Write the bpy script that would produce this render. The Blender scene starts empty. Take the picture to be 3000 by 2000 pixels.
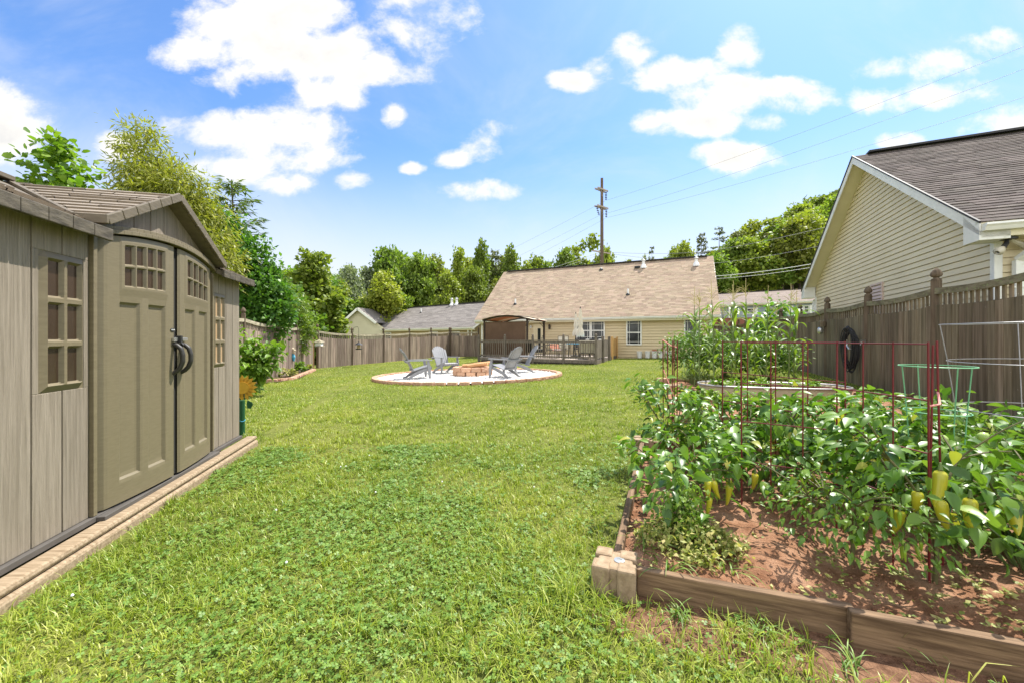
import bpy, math, random
import numpy as np
from mathutils import Vector, Matrix

C = bpy.context.scene
COL = C.collection
rnd = random.Random(11)
RNG = np.random.default_rng(7)
R = math.radians

# ---------------------------------------------------------------- camera
FPX, CXP, HVP, CAMZ = 915.0, 1176.0, 778.0, 1.22
cam_d = bpy.data.cameras.new('camera')
cam_d.sensor_width = 36.0
cam_d.lens = FPX / 2352.0 * 36.0
cam_d.shift_y = -6.0 / 2352.0
cam_d.clip_start = 0.05
cam_d.clip_end = 3000
cam = bpy.data.objects.new('camera', cam_d)
COL.objects.link(cam)
cam.location = (0, 0, CAMZ)
cam.rotation_euler = (R(90), 0, 0)
C.camera = cam

# ---------------------------------------------------------------- light
SUN_DIR = Vector((0.75, 0.66, 0.0)).normalized()
SUN_EL = R(61)
SUN_VEC = Vector((SUN_DIR.x * math.cos(SUN_EL), SUN_DIR.y * math.cos(SUN_EL), math.sin(SUN_EL)))
SKY_STRENGTH = 0.15
C.view_settings.view_transform = 'Standard'
C.view_settings.look = 'None'
C.view_settings.gamma = 1.0
C.view_settings.use_curve_mapping = False
EXPO = 1.2
C.view_settings.exposure = EXPO
C.render.engine = 'CYCLES'
C.cycles.use_denoising = True
C.cycles.max_bounces = 6
C.cycles.diffuse_bounces = 3
C.cycles.glossy_bounces = 2
C.cycles.transmission_bounces = 4
C.cycles.transparent_max_bounces = 6
C.cycles.caustics_reflective = False
C.cycles.caustics_refractive = False
C.cycles.sample_clamp_indirect = 6.0

sun_d = bpy.data.lights.new('sun', 'SUN')
sun_d.energy = 3.9
sun_d.angle = R(0.53)
sun_d.color = (1.0, 0.95, 0.86)
sun = bpy.data.objects.new('sun', sun_d)
COL.objects.link(sun)
sun.location = SUN_VEC * 60
sun.rotation_euler = SUN_VEC.to_track_quat('Z', 'Y').to_euler()


class NT:
    """tiny helper to write node trees"""
    def __init__(s, tree):
        s.t = tree
        s.n = tree.nodes
        s.l = tree.links

    def new(s, typ, **kw):
        nd = s.n.new(typ)
        for k, v in kw.items():
            setattr(nd, k, v)
        return nd

    def put(s, sock, val):
        if isinstance(val, bpy.types.NodeSocket):
            s.l.new(val, sock)
        elif val is not None:
            sock.default_value = val

    def m(s, op, a, b=None, c=None, clamp=False):
        nd = s.new('ShaderNodeMath', operation=op, use_clamp=clamp)
        s.put(nd.inputs[0], a)
        if b is not None:
            s.put(nd.inputs[1], b)
        if c is not None:
            s.put(nd.inputs[2], c)
        return nd.outputs[0]

    def step(s, x, a, b, o0=0.0, o1=1.0):
        nd = s.new('ShaderNodeMapRange', interpolation_type='SMOOTHSTEP')
        s.put(nd.inputs[0], x)
        for i, q in enumerate((a, b, o0, o1)):
            s.put(nd.inputs[i + 1], q)
        return nd.outputs[0]

    def mix(s, fac, a, b, blend='MIX'):
        nd = s.new('ShaderNodeMix', data_type='RGBA', blend_type=blend)
        s.put(nd.inputs[0], fac)
        s.put(nd.inputs[6], a if not isinstance(a, tuple) else (*a[:3], 1))
        s.put(nd.inputs[7], b if not isinstance(b, tuple) else (*b[:3], 1))
        return nd.outputs[2]

    def noise(s, vec, scale, detail=3.0, rough=0.55, dist=0.0):
        nd = s.new('ShaderNodeTexNoise')
        if vec is not None:
            s.l.new(vec, nd.inputs['Vector'])
        nd.inputs['Scale'].default_value = scale
        nd.inputs['Detail'].default_value = detail
        nd.inputs['Roughness'].default_value = rough
        nd.inputs['Distortion'].default_value = dist
        return nd.outputs[0]

    def scalevec(s, vec, sc):
        nd = s.new('ShaderNodeVectorMath', operation='MULTIPLY')
        s.l.new(vec, nd.inputs[0])
        nd.inputs[1].default_value = sc
        return nd.outputs[0]

    def ramp(s, fac, cols, pos=None):
        nd = s.new('ShaderNodeValToRGB')
        e = nd.color_ramp.elements
        n = len(cols)
        pos = pos or [i / (n - 1) for i in range(n)]
        while len(e) < n:
            e.new(0.5)
        for i in range(n):
            e[i].position = pos[i]
            e[i].color = (*cols[i], 1)
        s.put(nd.inputs[0], fac)
        return nd.outputs[0]


# ---- world: Nishita sky, with fair-weather clouds placed by direction
W = bpy.data.worlds.new('World')
C.world = W
W.use_nodes = True
w = NT(W.node_tree)
w.n.clear()
sky = w.new('ShaderNodeTexSky', sky_type='NISHITA')
sky.sun_disc = False
sky.sun_elevation = SUN_EL
sky.sun_rotation = math.atan2(SUN_VEC.x, SUN_VEC.y)
sky.altitude = 300
sky.air_density = 1.0
sky.dust_density = 1.2
sky.ozone_density = 1.6
tc = w.new('ShaderNodeTexCoord')
sep = w.new('ShaderNodeSeparateXYZ')
w.l.new(tc.outputs['Generated'], sep.inputs[0])
dx, dy, dz = sep.outputs
ys = w.m('MAXIMUM', dy, 0.05)
px = w.m('DIVIDE', dx, ys)
pz = w.m('DIVIDE', dz, ys)
cmb = w.new('ShaderNodeCombineXYZ')
w.l.new(px, cmb.inputs[0])
w.l.new(w.m('MULTIPLY', pz, 1.35), cmb.inputs[1])
n1 = w.noise(cmb.outputs[0], 6.5, 10.0, 0.64, 0.15)
n2 = w.noise(cmb.outputs[0], 1.6, 6.0, 0.62, 0.6)
n3 = w.noise(cmb.outputs[0], 3.2, 5.0, 0.55, 0.2)
BL = [(600, 40, 190, 95, 1.2), (690, 130, 190, 80, 1.2), (510, 122, 130, 42, .9), (820, 168, 150, 36, .9), (740, 205, 110, 48, .85), (545, 175, 75, 40, .7),
      (965, 30, 95, 70, .55), (990, 95, 38, 45, .45), (35, 285, 100, 85, 1.1), (650, 318, 155, 74, 1.2), (545, 300, 115, 46, .9),
      (705, 362, 110, 40, .9), (560, 385, 110, 26, .6), (675, 420, 60, 28, .6), (808, 414, 50, 22, .8), (907, 262, 27, 26, .6), (1035, 364, 44, 22, .8),
      (945, 386, 28, 12, .6), (1100, 438, 80, 22, .7), (1110, 320, 50, 30, .3), (1330, 185, 58, 26, .75), (1385, 155, 45, 30, .65), (1440, 125, 52, 44, .8),
      (1550, 175, 120, 34, .9), (1660, 215, 110, 58, 1.1), (1705, 110, 48, 46, .8), (1625, 275, 85, 36, .9), (1790, 205, 90, 24, .7),
      (1830, 235, 80, 32, .7), (1760, 280, 60, 22, .6), (2110, 158, 120, 34, .8), (2160, 215, 130, 34, .75), (2040, 230, 60, 26, .4), (1690, 362, 95, 38, 1.0),
      (2320, 285, 100, 42, .9), (2068, 328, 50, 20, .7), (2330, 100, 70, 32, .5), (1500, 280, 40, 20, .35), (440, 290, 60, 24, .5), (270, 340, 50, 30, .5)]
acc = None
for (bu, bv, su, sv, wt) in BL:
    qx = w.m('POWER', w.m('DIVIDE', w.m('SUBTRACT', px, (bu - CXP) / FPX), su / FPX), 2.0)
    qz = w.m('POWER', w.m('DIVIDE', w.m('SUBTRACT', pz, (HVP - bv) / FPX), sv / FPX), 2.0)
    f = w.m('MULTIPLY', w.m('SUBTRACT', 1.0, w.m('ADD', qx, qz)), wt)
    f = w.m('MAXIMUM', f, -1.7)
    acc = f if acc is None else w.m('SMOOTH_MAX', acc, f, 0.35)
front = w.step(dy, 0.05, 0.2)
acc = w.m('ADD', w.m('MULTIPLY', acc, front), w.m('MULTIPLY', w.m('SUBTRACT', 1.0, front), 0.30))  # cloud cover for the unseen rear sky, thickened for fill light
dens = w.m('ADD', acc, w.m('MULTIPLY', w.m('SUBTRACT', n1, 0.5), 4.6))
dens = w.m('ADD', dens, w.m('MULTIPLY', w.m('SUBTRACT', n3, 0.5), 2.2))
cl = w.step(w.m('ADD', dens, .12), -0.30, 1.05)
wisp = w.m('MULTIPLY', w.step(n2, 0.42, 0.78), 0.36)
lowhaze = w.step(dz, 0.44, 0.08)
veil = w.m('MULTIPLY', lowhaze, 0.93)
thin = w.m('SUBTRACT', 1.0, w.m('MULTIPLY', w.m('SUBTRACT', 1.0, wisp), w.m('SUBTRACT', 1.0, veil)))
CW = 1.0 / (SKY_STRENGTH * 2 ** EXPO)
skyc = w.mix(1.0, sky.outputs[0], (0.43, 0.585, 0.76), 'MULTIPLY')
# clouds in the unseen sky behind the camera, brightened to add fill light
rear_fill = w.m('MULTIPLY_ADD', w.step(dy, 0.25, -0.35), 1.35, 1.0)
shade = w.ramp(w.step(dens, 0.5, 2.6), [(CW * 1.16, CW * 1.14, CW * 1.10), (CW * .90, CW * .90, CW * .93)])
shade = w.mix(1.0, shade, w.ramp(w.m('DIVIDE', rear_fill, 4.0), [(0, 0, 0), (4, 3.95, 3.8)]), 'MULTIPLY')
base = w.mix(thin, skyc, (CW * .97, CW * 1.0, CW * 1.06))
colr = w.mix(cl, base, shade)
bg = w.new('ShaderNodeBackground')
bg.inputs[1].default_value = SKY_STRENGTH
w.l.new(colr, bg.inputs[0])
wo = w.new('ShaderNodeOutputWorld')
w.l.new(bg.outputs[0], wo.inputs[0])


# ---------------------------------------------------------------- surveying helpers
def sstep(a, b, x):
    t = np.clip((np.asarray(x, float) - a) / (b - a), 0, 1)
    return t * t * (3 - 2 * t)


def gz(x, y):
    """ground height"""
    x = np.asarray(x, float)
    y = np.asarray(y, float)
    h = .02 * np.clip(x, -12, 16)
    h = h + (.015 * np.clip(x + 9, -1, 0) * 0)
    h = h + .12 * np.clip(x - 12, 0, 40) * sstep(30, 46, y)
    h = h + .24 * np.clip(x - 18, 0, 120) * sstep(48, 78, y)
    return h


def gzf(x, y):
    return float(gz(x, y))


def G(u, v):
    """ground point seen at photo position (u, v) of a 2352 px wide print"""
    a = (u - CXP) / FPX
    b = (v - HVP) / FPX
    Y = CAMZ / (b + .02 * a)
    return Vector((a * Y, Y, .02 * a * Y))


def P(u, v, Y):
    return Vector(((u - CXP) / FPX * Y, Y, CAMZ - (v - HVP) / FPX * Y))


# ---------------------------------------------------------------- scene graph helpers
ORG = {}


def tag(o, label=None, cat=None, group=None, kind=None):
    if label:
        o['label'] = label
    if cat:
        o['category'] = cat
    if group:
        o['group'] = group
    if kind:
        o['kind'] = kind
    return o


def thing(name, label, cat, loc=(0, 0, 0), rz=0.0, group=None):
    o = bpy.data.objects.new(name, None)
    o.empty_display_size = 0.2
    COL.objects.link(o)
    o.location = loc
    o.rotation_euler = (0, 0, rz)
    ORG[o.name] = (Vector(loc), rz)
    return tag(o, label, cat, group)


def copy_tree(o, parent=None):
    c = o.copy()
    COL.objects.link(c)
    c.parent = parent
    for ch in o.children:
        copy_tree(ch, c)
    return c


def link_mesh(name, me, mats, parent=None, world=True, smooth=False, bevel=0.0, org=None):
    o = bpy.data.objects.new(name, me)
    COL.objects.link(o)
    for mm in (mats if isinstance(mats, (list, tuple)) else [mats]):
        me.materials.append(mm)
    if parent is not None:
        o.parent = parent
        if world:
            L, rz = ORG.get(parent.name, (Vector((0, 0, 0)), 0))
            M = (Matrix.Translation(L) @ Matrix.Rotation(rz, 4, 'Z')).inverted()
            me.transform(M)
            ORG[o.name] = (L, rz)
        else:
            ORG[o.name] = ORG.get(parent.name, (Vector((0, 0, 0)), 0))
    elif org is None and world:
        n = len(me.vertices)
        co = np.empty(n * 3, np.float32)
        me.vertices.foreach_get('co', co)
        co = co.reshape(-1, 3)
        lo, hi = co.min(0), co.max(0)
        c = Vector(((lo[0] + hi[0]) / 2, (lo[1] + hi[1]) / 2, lo[2]))
        me.transform(Matrix.Translation(-c))
        o.location = c
        ORG[o.name] = (c, 0)
    if smooth:
        me.polygons.foreach_set('use_smooth', np.ones(len(me.polygons), bool))
    if bevel:
        b = o.modifiers.new('bevel', 'BEVEL')
        b.width = bevel
        b.segments = 2
        b.limit_method = 'ANGLE'
        b.angle_limit = R(40)
    return o


class MB:
    """collects shapes and links them as ONE mesh object"""
    def __init__(s):
        s.v = []
        s.f = []

    def add(s, vs, fs):
        k = len(s.v)
        s.v += [tuple(q) for q in vs]
        s.f += [tuple(i + k for i in f) for f in fs]
        return s

    def quad(s, *p):
        return s.add(p, [tuple(range(len(p)))])

    def hexa(s, p):
        return s.add(p, [(0, 3, 2, 1), (4, 5, 6, 7), (0, 1, 5, 4), (1, 2, 6, 5), (2, 3, 7, 6), (3, 0, 4, 7)])

    def box(s, c, d, rz=0.0, M=None):
        x, y, z = d[0] / 2, d[1] / 2, d[2] / 2
        p = [Vector(q) for q in ((-x, -y, -z), (x, -y, -z), (x, y, -z), (-x, y, -z), (-x, -y, z), (x, -y, z), (x, y, z), (-x, y, z))]
        if M is None:
            M = Matrix.Rotation(rz, 3, 'Z')
        c = Vector(c)
        return s.hexa([c + M @ q for q in p])

    def beam(s, a, b, wd, th, up=(0, 0, 1)):
        """square bar from a to b; wd across, th along up"""
        a, b = Vector(a), Vector(b)
        d = (b - a).normalized()
        up = Vector(up)
        sd = d.cross(up)
        if sd.length < 1e-4:
            sd = d.cross(Vector((0, 1, 0)))
        sd.normalize()
        u2 = sd.cross(d).normalized()
        sx, sz = sd * wd / 2, u2 * th / 2
        return s.hexa([a - sx - sz, a + sx - sz, b + sx - sz, b - sx - sz, a - sx + sz, a + sx + sz, b + sx + sz, b - sx + sz])

    def tube(s, pts, r, n=6, cap=True):
        pts = [Vector(p) for p in pts]
        k0 = len(s.v)
        m = len(pts)
        rr = r if isinstance(r, (list, tuple)) else [r] * m
        ref = Vector((0.13, 0.31, 0.94)).normalized()
        for i, p in enumerate(pts):
            d = (pts[min(i + 1, m - 1)] - pts[max(i - 1, 0)]).normalized()
            a = d.cross(ref)
            if a.length < 1e-3:
                a = d.cross(Vector((1, 0, 0)))
            a.normalize()
            b = d.cross(a)
            for j in range(n):
                t = 2 * math.pi * j / n
                s.v.append(tuple(p + (a * math.cos(t) + b * math.sin(t)) * rr[i]))
        for i in range(m - 1):
            for j in range(n):
                j2 = (j + 1) % n
                s.f.append((k0 + i * n + j, k0 + i * n + j2, k0 + (i + 1) * n + j2, k0 + (i + 1) * n + j))
        if cap:
            s.f.append(tuple(k0 + j for j in range(n)))
            s.f.append(tuple(k0 + (m - 1) * n + j for j in reversed(range(n))))
        return s

    def lathe(s, prof, n=12, c=(0, 0, 0), rot=0.0, sq=False):
        c = Vector(c)
        k0 = len(s.v)
        m = len(prof)
        for (r, z) in prof:
            for j in range(n):
                t = 2 * math.pi * j / n + rot
                s.v.append((c.x + r * math.cos(t), c.y + r * math.sin(t), c.z + z))
        for i in range(m - 1):
            for j in range(n):
                j2 = (j + 1) % n
                s.f.append((k0 + i * n + j, k0 + i * n + j2, k0 + (i + 1) * n + j2, k0 + (i + 1) * n + j))
        s.f.append(tuple(k0 + j for j in reversed(range(n))))
        s.f.append(tuple(k0 + (m - 1) * n + j for j in range(n)))
        return s

    def prism(s, outline, off):
        """outline: list of 3D points of a flat polygon; off: extrusion vector"""
        off = Vector(off)
        n = len(outline)
        p = [Vector(q) for q in outline]
        return s.add(p + [q + off for q in p], [tuple(reversed(range(n))), tuple(range(n, 2 * n))] + [(i, (i + 1) % n, n + (i + 1) % n, n + i) for i in range(n)])

    def build(s, name, mat, parent=None, world=True, smooth=False, bevel=0.0):
        me = bpy.data.meshes.new(name)
        me.from_pydata(s.v, [], s.f)
        me.validate()
        return link_mesh(name, me, mat, parent, world, smooth, bevel)


def np_mesh(name, verts, faces):
    """verts (n,3); faces (m,k) of one k, or a list of such arrays"""
    if not isinstance(faces, list):
        faces = [faces]
    me = bpy.data.meshes.new(name)
    me.vertices.add(len(verts))
    me.vertices.foreach_set('co', np.ascontiguousarray(verts, np.float32).ravel())
    li = np.concatenate([f.ravel() for f in faces]).astype(np.int32)
    tot = np.concatenate([np.full(len(f), f.shape[1]) for f in faces]).astype(np.int32)
    st = np.concatenate([[0], np.cumsum(tot)[:-1]]).astype(np.int32)
    me.loops.add(len(li))
    me.loops.foreach_set('vertex_index', li)
    me.polygons.add(len(tot))
    me.polygons.foreach_set('loop_start', st)
    me.polygons.foreach_set('loop_total', tot)
    me.update(calc_edges=True)
    return me


# ---------------------------------------------------------------- materials
def mk(name, cols, scale=8.0, rough=0.7, bump=0.0, stretch=(1, 1, 1), island=0.0, detail=4.0, spec=0.4, metal=0.0, bscale=None,
       speck=None, objrand=0.0, bdist=0.01, hue=0.0, coat=0.0):
    m = bpy.data.materials.new(name)
    m.use_nodes = True
    t = NT(m.node_tree)
    b = t.n['Principled BSDF']
    tcn = t.new('ShaderNodeTexCoord')
    vec = t.scalevec(tcn.outputs['Object'], stretch)
    geo = t.new('ShaderNodeNewGeometry')
    if island:   # every board or tab carries its own piece of the grain
        ad = t.new('ShaderNodeVectorMath', operation='ADD')
        cx = t.new('ShaderNodeCombineXYZ')
        for i in range(3):
            t.l.new(t.m('MULTIPLY', geo.outputs['Random Per Island'], (37.0, 91.0, 53.0)[i]), cx.inputs[i])
        t.l.new(vec, ad.inputs[0])
        t.l.new(cx.outputs[0], ad.inputs[1])
        vec = ad.outputs[0]
    nz = t.noise(vec, scale, detail, 0.6)
    c = t.ramp(t.step(nz, 0.25, 0.75), cols)
    if speck:
        sn = t.noise(tcn.outputs['Object'], speck[1], 3.0, 0.6)
        c = t.mix(t.step(sn, speck[2], speck[2] + speck[3]), c, speck[0])
    var = None
    if island:
        var = t.m('MULTIPLY_ADD', geo.outputs['Random Per Island'], 2 * island, 1 - island)
    if objrand:
        oi = t.new('ShaderNodeObjectInfo')
        v2 = t.m('MULTIPLY_ADD', oi.outputs['Random'], 2 * objrand, 1 - objrand)
        var = v2 if var is None else t.m('MULTIPLY', var, v2)
    if var is not None:
        hs = t.new('ShaderNodeHueSaturation')
        t.l.new(c, hs.inputs['Color'])
        t.l.new(var, hs.inputs['Value'])
        if hue:
            t.l.new(t.m('MULTIPLY_ADD', t.m('FRACT', t.m('MULTIPLY', geo.outputs['Random Per Island'], 7.31)), 2 * hue, 0.5 - hue), hs.inputs['Hue'])
        c = hs.outputs[0]
    t.l.new(c, b.inputs['Base Color'])
    b.inputs['Roughness'].default_value = rough
    b.inputs['Specular IOR Level'].default_value = spec
    b.inputs['Metallic'].default_value = metal
    if coat:
        b.inputs['Coat Weight'].default_value = coat
    if bump:
        bn = nz if bscale is None else t.noise(vec, bscale, 5.0, 0.65)
        bp = t.new('ShaderNodeBump')
        bp.inputs['Strength'].default_value = bump
        bp.inputs['Distance'].default_value = bdist
        t.l.new(bn, bp.inputs['Height'])
        t.l.new(bp.outputs[0], b.inputs['Normal'])
    return m


def leafmat(name, cols, trans=0.35, rough=0.45, patch=0.0, pscale=0.5, pcols=None, objrand=0.0, spec=0.4, tcol=None, pos=None):
    m = bpy.data.materials.new(name)
    m.use_nodes = True
    t = NT(m.node_tree)
    b = t.n['Principled BSDF']
    geo = t.new('ShaderNodeNewGeometry')
    r = geo.outputs['Random Per Island']
    c = t.ramp(r, cols, pos)
    tcn = t.new('ShaderNodeTexCoord')
    if pcols:
        nz = t.noise(tcn.outputs['Object'], pscale, 4.0, 0.6)
        pc = t.ramp(t.step(nz, 0.3, 0.7), pcols)
        c = t.mix(patch, c, pc)
    if objrand:
        oi = t.new('ShaderNodeObjectInfo')
        hs = t.new('ShaderNodeHueSaturation')
        t.l.new(c, hs.inputs['Color'])
        t.l.new(t.m('MULTIPLY_ADD', oi.outputs['Random'], 2 * objrand, 1 - objrand), hs.inputs['Value'])
        t.l.new(t.m('MULTIPLY_ADD', t.m('FRACT', t.m('MULTIPLY', oi.outputs['Random'], 13.7)), 0.05, 0.472), hs.inputs['Hue'])
        c = hs.outputs[0]
    t.l.new(c, b.inputs['Base Color'])
    b.inputs['Roughness'].default_value = rough
    b.inputs['Specular IOR Level'].default_value = spec
    tr = t.new('ShaderNodeBsdfTranslucent')
    tcl = t.mix(1.0, c, tcol or (1.15, 1.25, 0.55), 'MULTIPLY')
    t.l.new(tcl, tr.inputs[0])
    ms = t.new('ShaderNodeMixShader')
    ms.inputs[0].default_value = trans
    t.l.new(b.outputs[0], ms.inputs[1])
    t.l.new(tr.outputs[0], ms.inputs[2])
    out = t.n['Material Output']
    t.l.new(ms.outputs[0], out.inputs[0])
    return m


def glassmat(name, col, rough=0.05):
    m = bpy.data.materials.new(name)
    m.use_nodes = True
    t = NT(m.node_tree)
    b = t.n['Principled BSDF']
    tcn = t.new('ShaderNodeTexCoord')
    nz = t.noise(tcn.outputs['Object'], 3.0, 4, 0.6)
    t.l.new(t.ramp(nz, [tuple(q * .7 for q in col), tuple(min(1, q * 1.4) for q in col)]), b.inputs['Base Color'])
    t.l.new(t.m('MULTIPLY_ADD', nz, 0.15, rough), b.inputs['Roughness'])
    b.inputs['Specular IOR Level'].default_value = 0.6
    return m


M = {}
M['vinyl_tan'] = mk('vinyl_siding_tan', [(.64, .55, .36), (.71, .62, .42)], 1.2, 0.55, 0.06, (1, 1, 1), speck=((.52, .45, .28), 3.0, .62, .2), bscale=60, bdist=.003)
M['vinyl_house'] = mk('vinyl_siding_cream', [(.58, .475, .29), (.64, .53, .335)], 0.8, 0.6, 0.05, bscale=40, bdist=.003)
M['vinyl_pale'] = mk('vinyl_siding_pale', [(.52, .48, .33), (.58, .54, .38)], 0.8, 0.6)
M['vinyl_brown'] = mk('siding_brown', [(.36, .27, .13), (.42, .32, .16)], 1.0, 0.7)
M['vinyl_blue'] = mk('siding_blue_grey', [(.26, .30, .36), (.31, .35, .41)], 1.0, 0.7)
M['trim_white'] = mk('trim_white', [(.70, .70, .65), (.80, .80, .75)], 3.0, 0.5, 0.03, speck=((.55, .56, .45), 5.0, .62, .2))
M['soffit'] = mk('soffit_vinyl', [(.66, .60, .42), (.72, .66, .47)], 2.0, 0.6)
M['shingle_tan'] = mk('shingle_tan', [(.265, .20, .14), (.345, .27, .20)], 0.35, 0.95, 0.15, island=.17, hue=.012, bscale=90, bdist=.004, spec=.2)
M['shingle_brown'] = mk('shingle_weathered_brown', [(.072, .060, .054), (.118, .098, .088)], 3.0, 0.95, 0.3, island=.22, hue=.015, bscale=110, bdist=.004, spec=.2)
M['shingle_grey'] = mk('shingle_grey', [(.155, .14, .128), (.215, .195, .18)], 0.3, 0.95, 0.1, island=.20, bscale=90, spec=.2)
M['shingle_far'] = mk('shingle_far', [(.22, .18, .155), (.28, .23, .20)], 0.5, 0.95, island=.12, spec=.2)
M['black_edge'] = mk('drip_edge_dark', [(.02, .02, .02), (.035, .033, .03)], 6, 0.6)
M['shed_wall'] = mk('shed_board', [(.195, .162, .122), (.295, .25, .195)], 2.4, 0.62, 1.0, (26, 26, .9), island=.07, bscale=2.4, bdist=.012, spec=.3)
M['shed_door'] = mk('shed_door_plastic', [(.152, .126, .076), (.178, .149, .092)], 2.5, 0.48, 0.10, (6, 6, 40), bscale=3.0, bdist=.002, spec=.4)
M['shed_trim'] = mk('shed_trim_plastic', [(.145, .118, .07), (.18, .148, .09)], 3.0, 0.5, 0.1, (4, 4, 20), bdist=.003)
M['shed_roof'] = mk('shed_roof_plastic', [(.22, .18, .135), (.275, .23, .175)], 5.0, 0.6, 0.25, (3, 12, 12), island=.05, bdist=.004)
M['shed_fascia'] = mk('shed_fascia_plastic', [(.11, .09, .06), (.15, .122, .084)], 9.0, 0.6, 0.5, (1.5, 1.5, 6), bdist=.006)
M['shed_eave'] = mk('shed_eave_weathered', [(.045, .037, .026), (.125, .105, .075)], 7.0, 0.7, 0.7, (1.5, 1.5, 5), bdist=.008, detail=7)
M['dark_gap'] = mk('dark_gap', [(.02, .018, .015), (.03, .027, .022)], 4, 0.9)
M['floor_edge'] = mk('shed_floor_edge', [(.075, .068, .06), (.10, .09, .08)], 6, 0.6)
M['pane_shed'] = glassmat('shed_pane', (.035, .022, .014), 0.12)
M['pane_shed_tan'] = mk('shed_pane_tan', [(.36, .24, .13), (.46, .32, .19)], 3, 0.5)  # plain tan colour for the right window's panes
M['pane'] = glassmat('window_pane', (.018, .022, .024), 0.04)
M['blind'] = mk('blind_dark', [(.05, .055, .055), (.10, .105, .10)], 5, 0.5)
M['sill_wood'] = mk('sill_timber', [(.18, .125, .07), (.36, .275, .18)], 3.0, 0.8, 0.5, (1.6, 20, 20), bscale=2.5, bdist=.006, island=.08)
M['bed_wood'] = mk('bed_timber', [(.085, .048, .024), (.25, .16, .09)], 3.2, 0.85, 0.9, (1.2, 18, 18), island=.05, bscale=2.4, bdist=.006, speck=((.16, .10, .06), 7.0, .64, .1))
M['fence'] = mk('fence_board', [(.135, .10, .078), (.34, .27, .215)], 2.2, 0.9, 0.5, (9, 9, .45), island=.36, hue=.01, bdist=.006, spec=.15, speck=((.42, .35, .28), 26.0, .70, .06))
M['fence_rail'] = mk('fence_rail_weathered', [(.23, .20, .14), (.46, .41, .30)], 5.0, 0.9, 0.6, (1, 1, 4), island=.12, bdist=.008, spec=.15, speck=((.30, .33, .18), 22.0, .60, .1))
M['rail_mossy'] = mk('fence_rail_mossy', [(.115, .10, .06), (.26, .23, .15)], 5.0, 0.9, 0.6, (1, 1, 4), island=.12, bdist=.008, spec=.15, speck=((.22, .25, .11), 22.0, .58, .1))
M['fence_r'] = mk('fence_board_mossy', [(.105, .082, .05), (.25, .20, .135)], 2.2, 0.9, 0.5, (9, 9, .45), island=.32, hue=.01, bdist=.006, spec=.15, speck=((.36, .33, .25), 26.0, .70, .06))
M['post'] = mk('fence_post', [(.085, .062, .043), (.17, .13, .092)], 3.0, 0.9, 0.5, (9, 9, .8), bdist=.006, spec=.15)
M['post_new'] = mk('post_orange', [(.27, .155, .07), (.38, .235, .12)], 3.0, 0.8, 0.3, (9, 9, .8), bdist=.005)
M['deck_wood'] = mk('deck_rail_grey', [(.12, .10, .08), (.23, .195, .16)], 3.0, 0.9, 0.4, (6, 6, 1.5), island=.2, bdist=.005, spec=.15)
M['deck_floor'] = mk('deck_floor', [(.36, .30, .25), (.46, .39, .33)], 2.0, 0.85, 0.2, (1, 9, 9), island=.1)
M['gate_wood'] = mk('gate_new_pine', [(.50, .29, .10), (.62, .38, .15)], 3.0, 0.7, 0.2, (8, 8, .7), island=.1)
M['bronze'] = mk('bronze_metal', [(.035, .024, .017), (.055, .04, .03)], 5, 0.5, metal=.3)
M['black'] = mk('black_metal', [(.016, .016, .017), (.03, .03, .03)], 5, 0.45)
M['rubber'] = mk('hose_rubber', [(.014, .014, .016), (.028, .028, .03)], 9, 0.38)
M['handle'] = mk('handle_plastic', [(.03, .028, .024), (.045, .042, .036)], 7, 0.5)
M['steel'] = mk('galvanised_steel', [(.42, .42, .40), (.56, .56, .54)], 6, 0.35, metal=.8)
M['vent_white'] = mk('vent_white', [(.74, .74, .72), (.84, .84, .82)], 3, 0.5)
M['screen'] = mk('screen_brown', [(.10, .056, .032), (.13, .076, .046)], 1.5, 0.8)
M['canopy_in'] = mk('canopy_rust', [(.42, .12, .04), (.50, .16, .06)], 2.5, 0.8)
M['canopy_out'] = mk('canopy_beige', [(.52, .44, .32), (.60, .51, .39)], 2.5, 0.85)
M['cream_cloth'] = mk('umbrella_cream', [(.66, .60, .48), (.76, .70, .59)], 6, 0.9, 0.3, (6, 6, 1), bdist=.02)
M['blue_cloth'] = mk('cushion_blue', [(.06, .28, .42), (.09, .36, .52)], 6, 0.8)
M['beige_cloth'] = mk('cushion_beige', [(.52, .47, .36), (.62, .57, .45)], 5, 0.85, 0.2)
M['red_cloth'] = mk('sling_rust', [(.36, .13, .08), (.45, .18, .11)], 5, 0.8)
M['chair'] = mk('chair_resin_grey', [(.21, .212, .222), (.25, .252, .262)], 4, 0.45, 0.04, bscale=60, spec=.4)
M['stone'] = mk('edging_stone', [(.36, .20, .125), (.55, .36, .255)], 9, 0.9, 0.6, objrand=.14, bscale=30, bdist=.012, island=.10, spec=.2)
M['stone_pit'] = mk('pit_stone', [(.40, .215, .125), (.60, .385, .26)], 8, 0.9, 0.6, island=.16, bscale=26, bdist=.012, objrand=.14, spec=.2)
M['block'] = mk('concrete_block', [(.225, .16, .10), (.36, .27, .18)], 26, 0.95, 0.6, bscale=120, bdist=.003, spec=.15, speck=((.34, .25, .17), 60.0, .66, .06))
M['brick'] = mk('brick_red', [(.20, .07, .045), (.32, .14, .10)], 30, 0.9, island=.2)
M['log'] = mk('firewood', [(.50, .26, .11), (.66, .41, .21)], 5, 0.8, 0.4, (2, 14, 14))
M['gravel'] = mk('gravel_white', [(.56, .54, .50), (.82, .80, .76)], 14, 0.95, island=.12)
M['cage_red'] = mk('cage_red_wire', [(.135, .011, .016), (.18, .018, .022)], 9, 0.45)
M['cage_green'] = mk('cage_green_wire', [(.13, .34, .17), (.18, .42, .22)], 9, 0.45)
M['cage_grey'] = mk('cage_galvanised', [(.26, .25, .25), (.36, .35, .35)], 9, 0.4, metal=.5)
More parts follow.
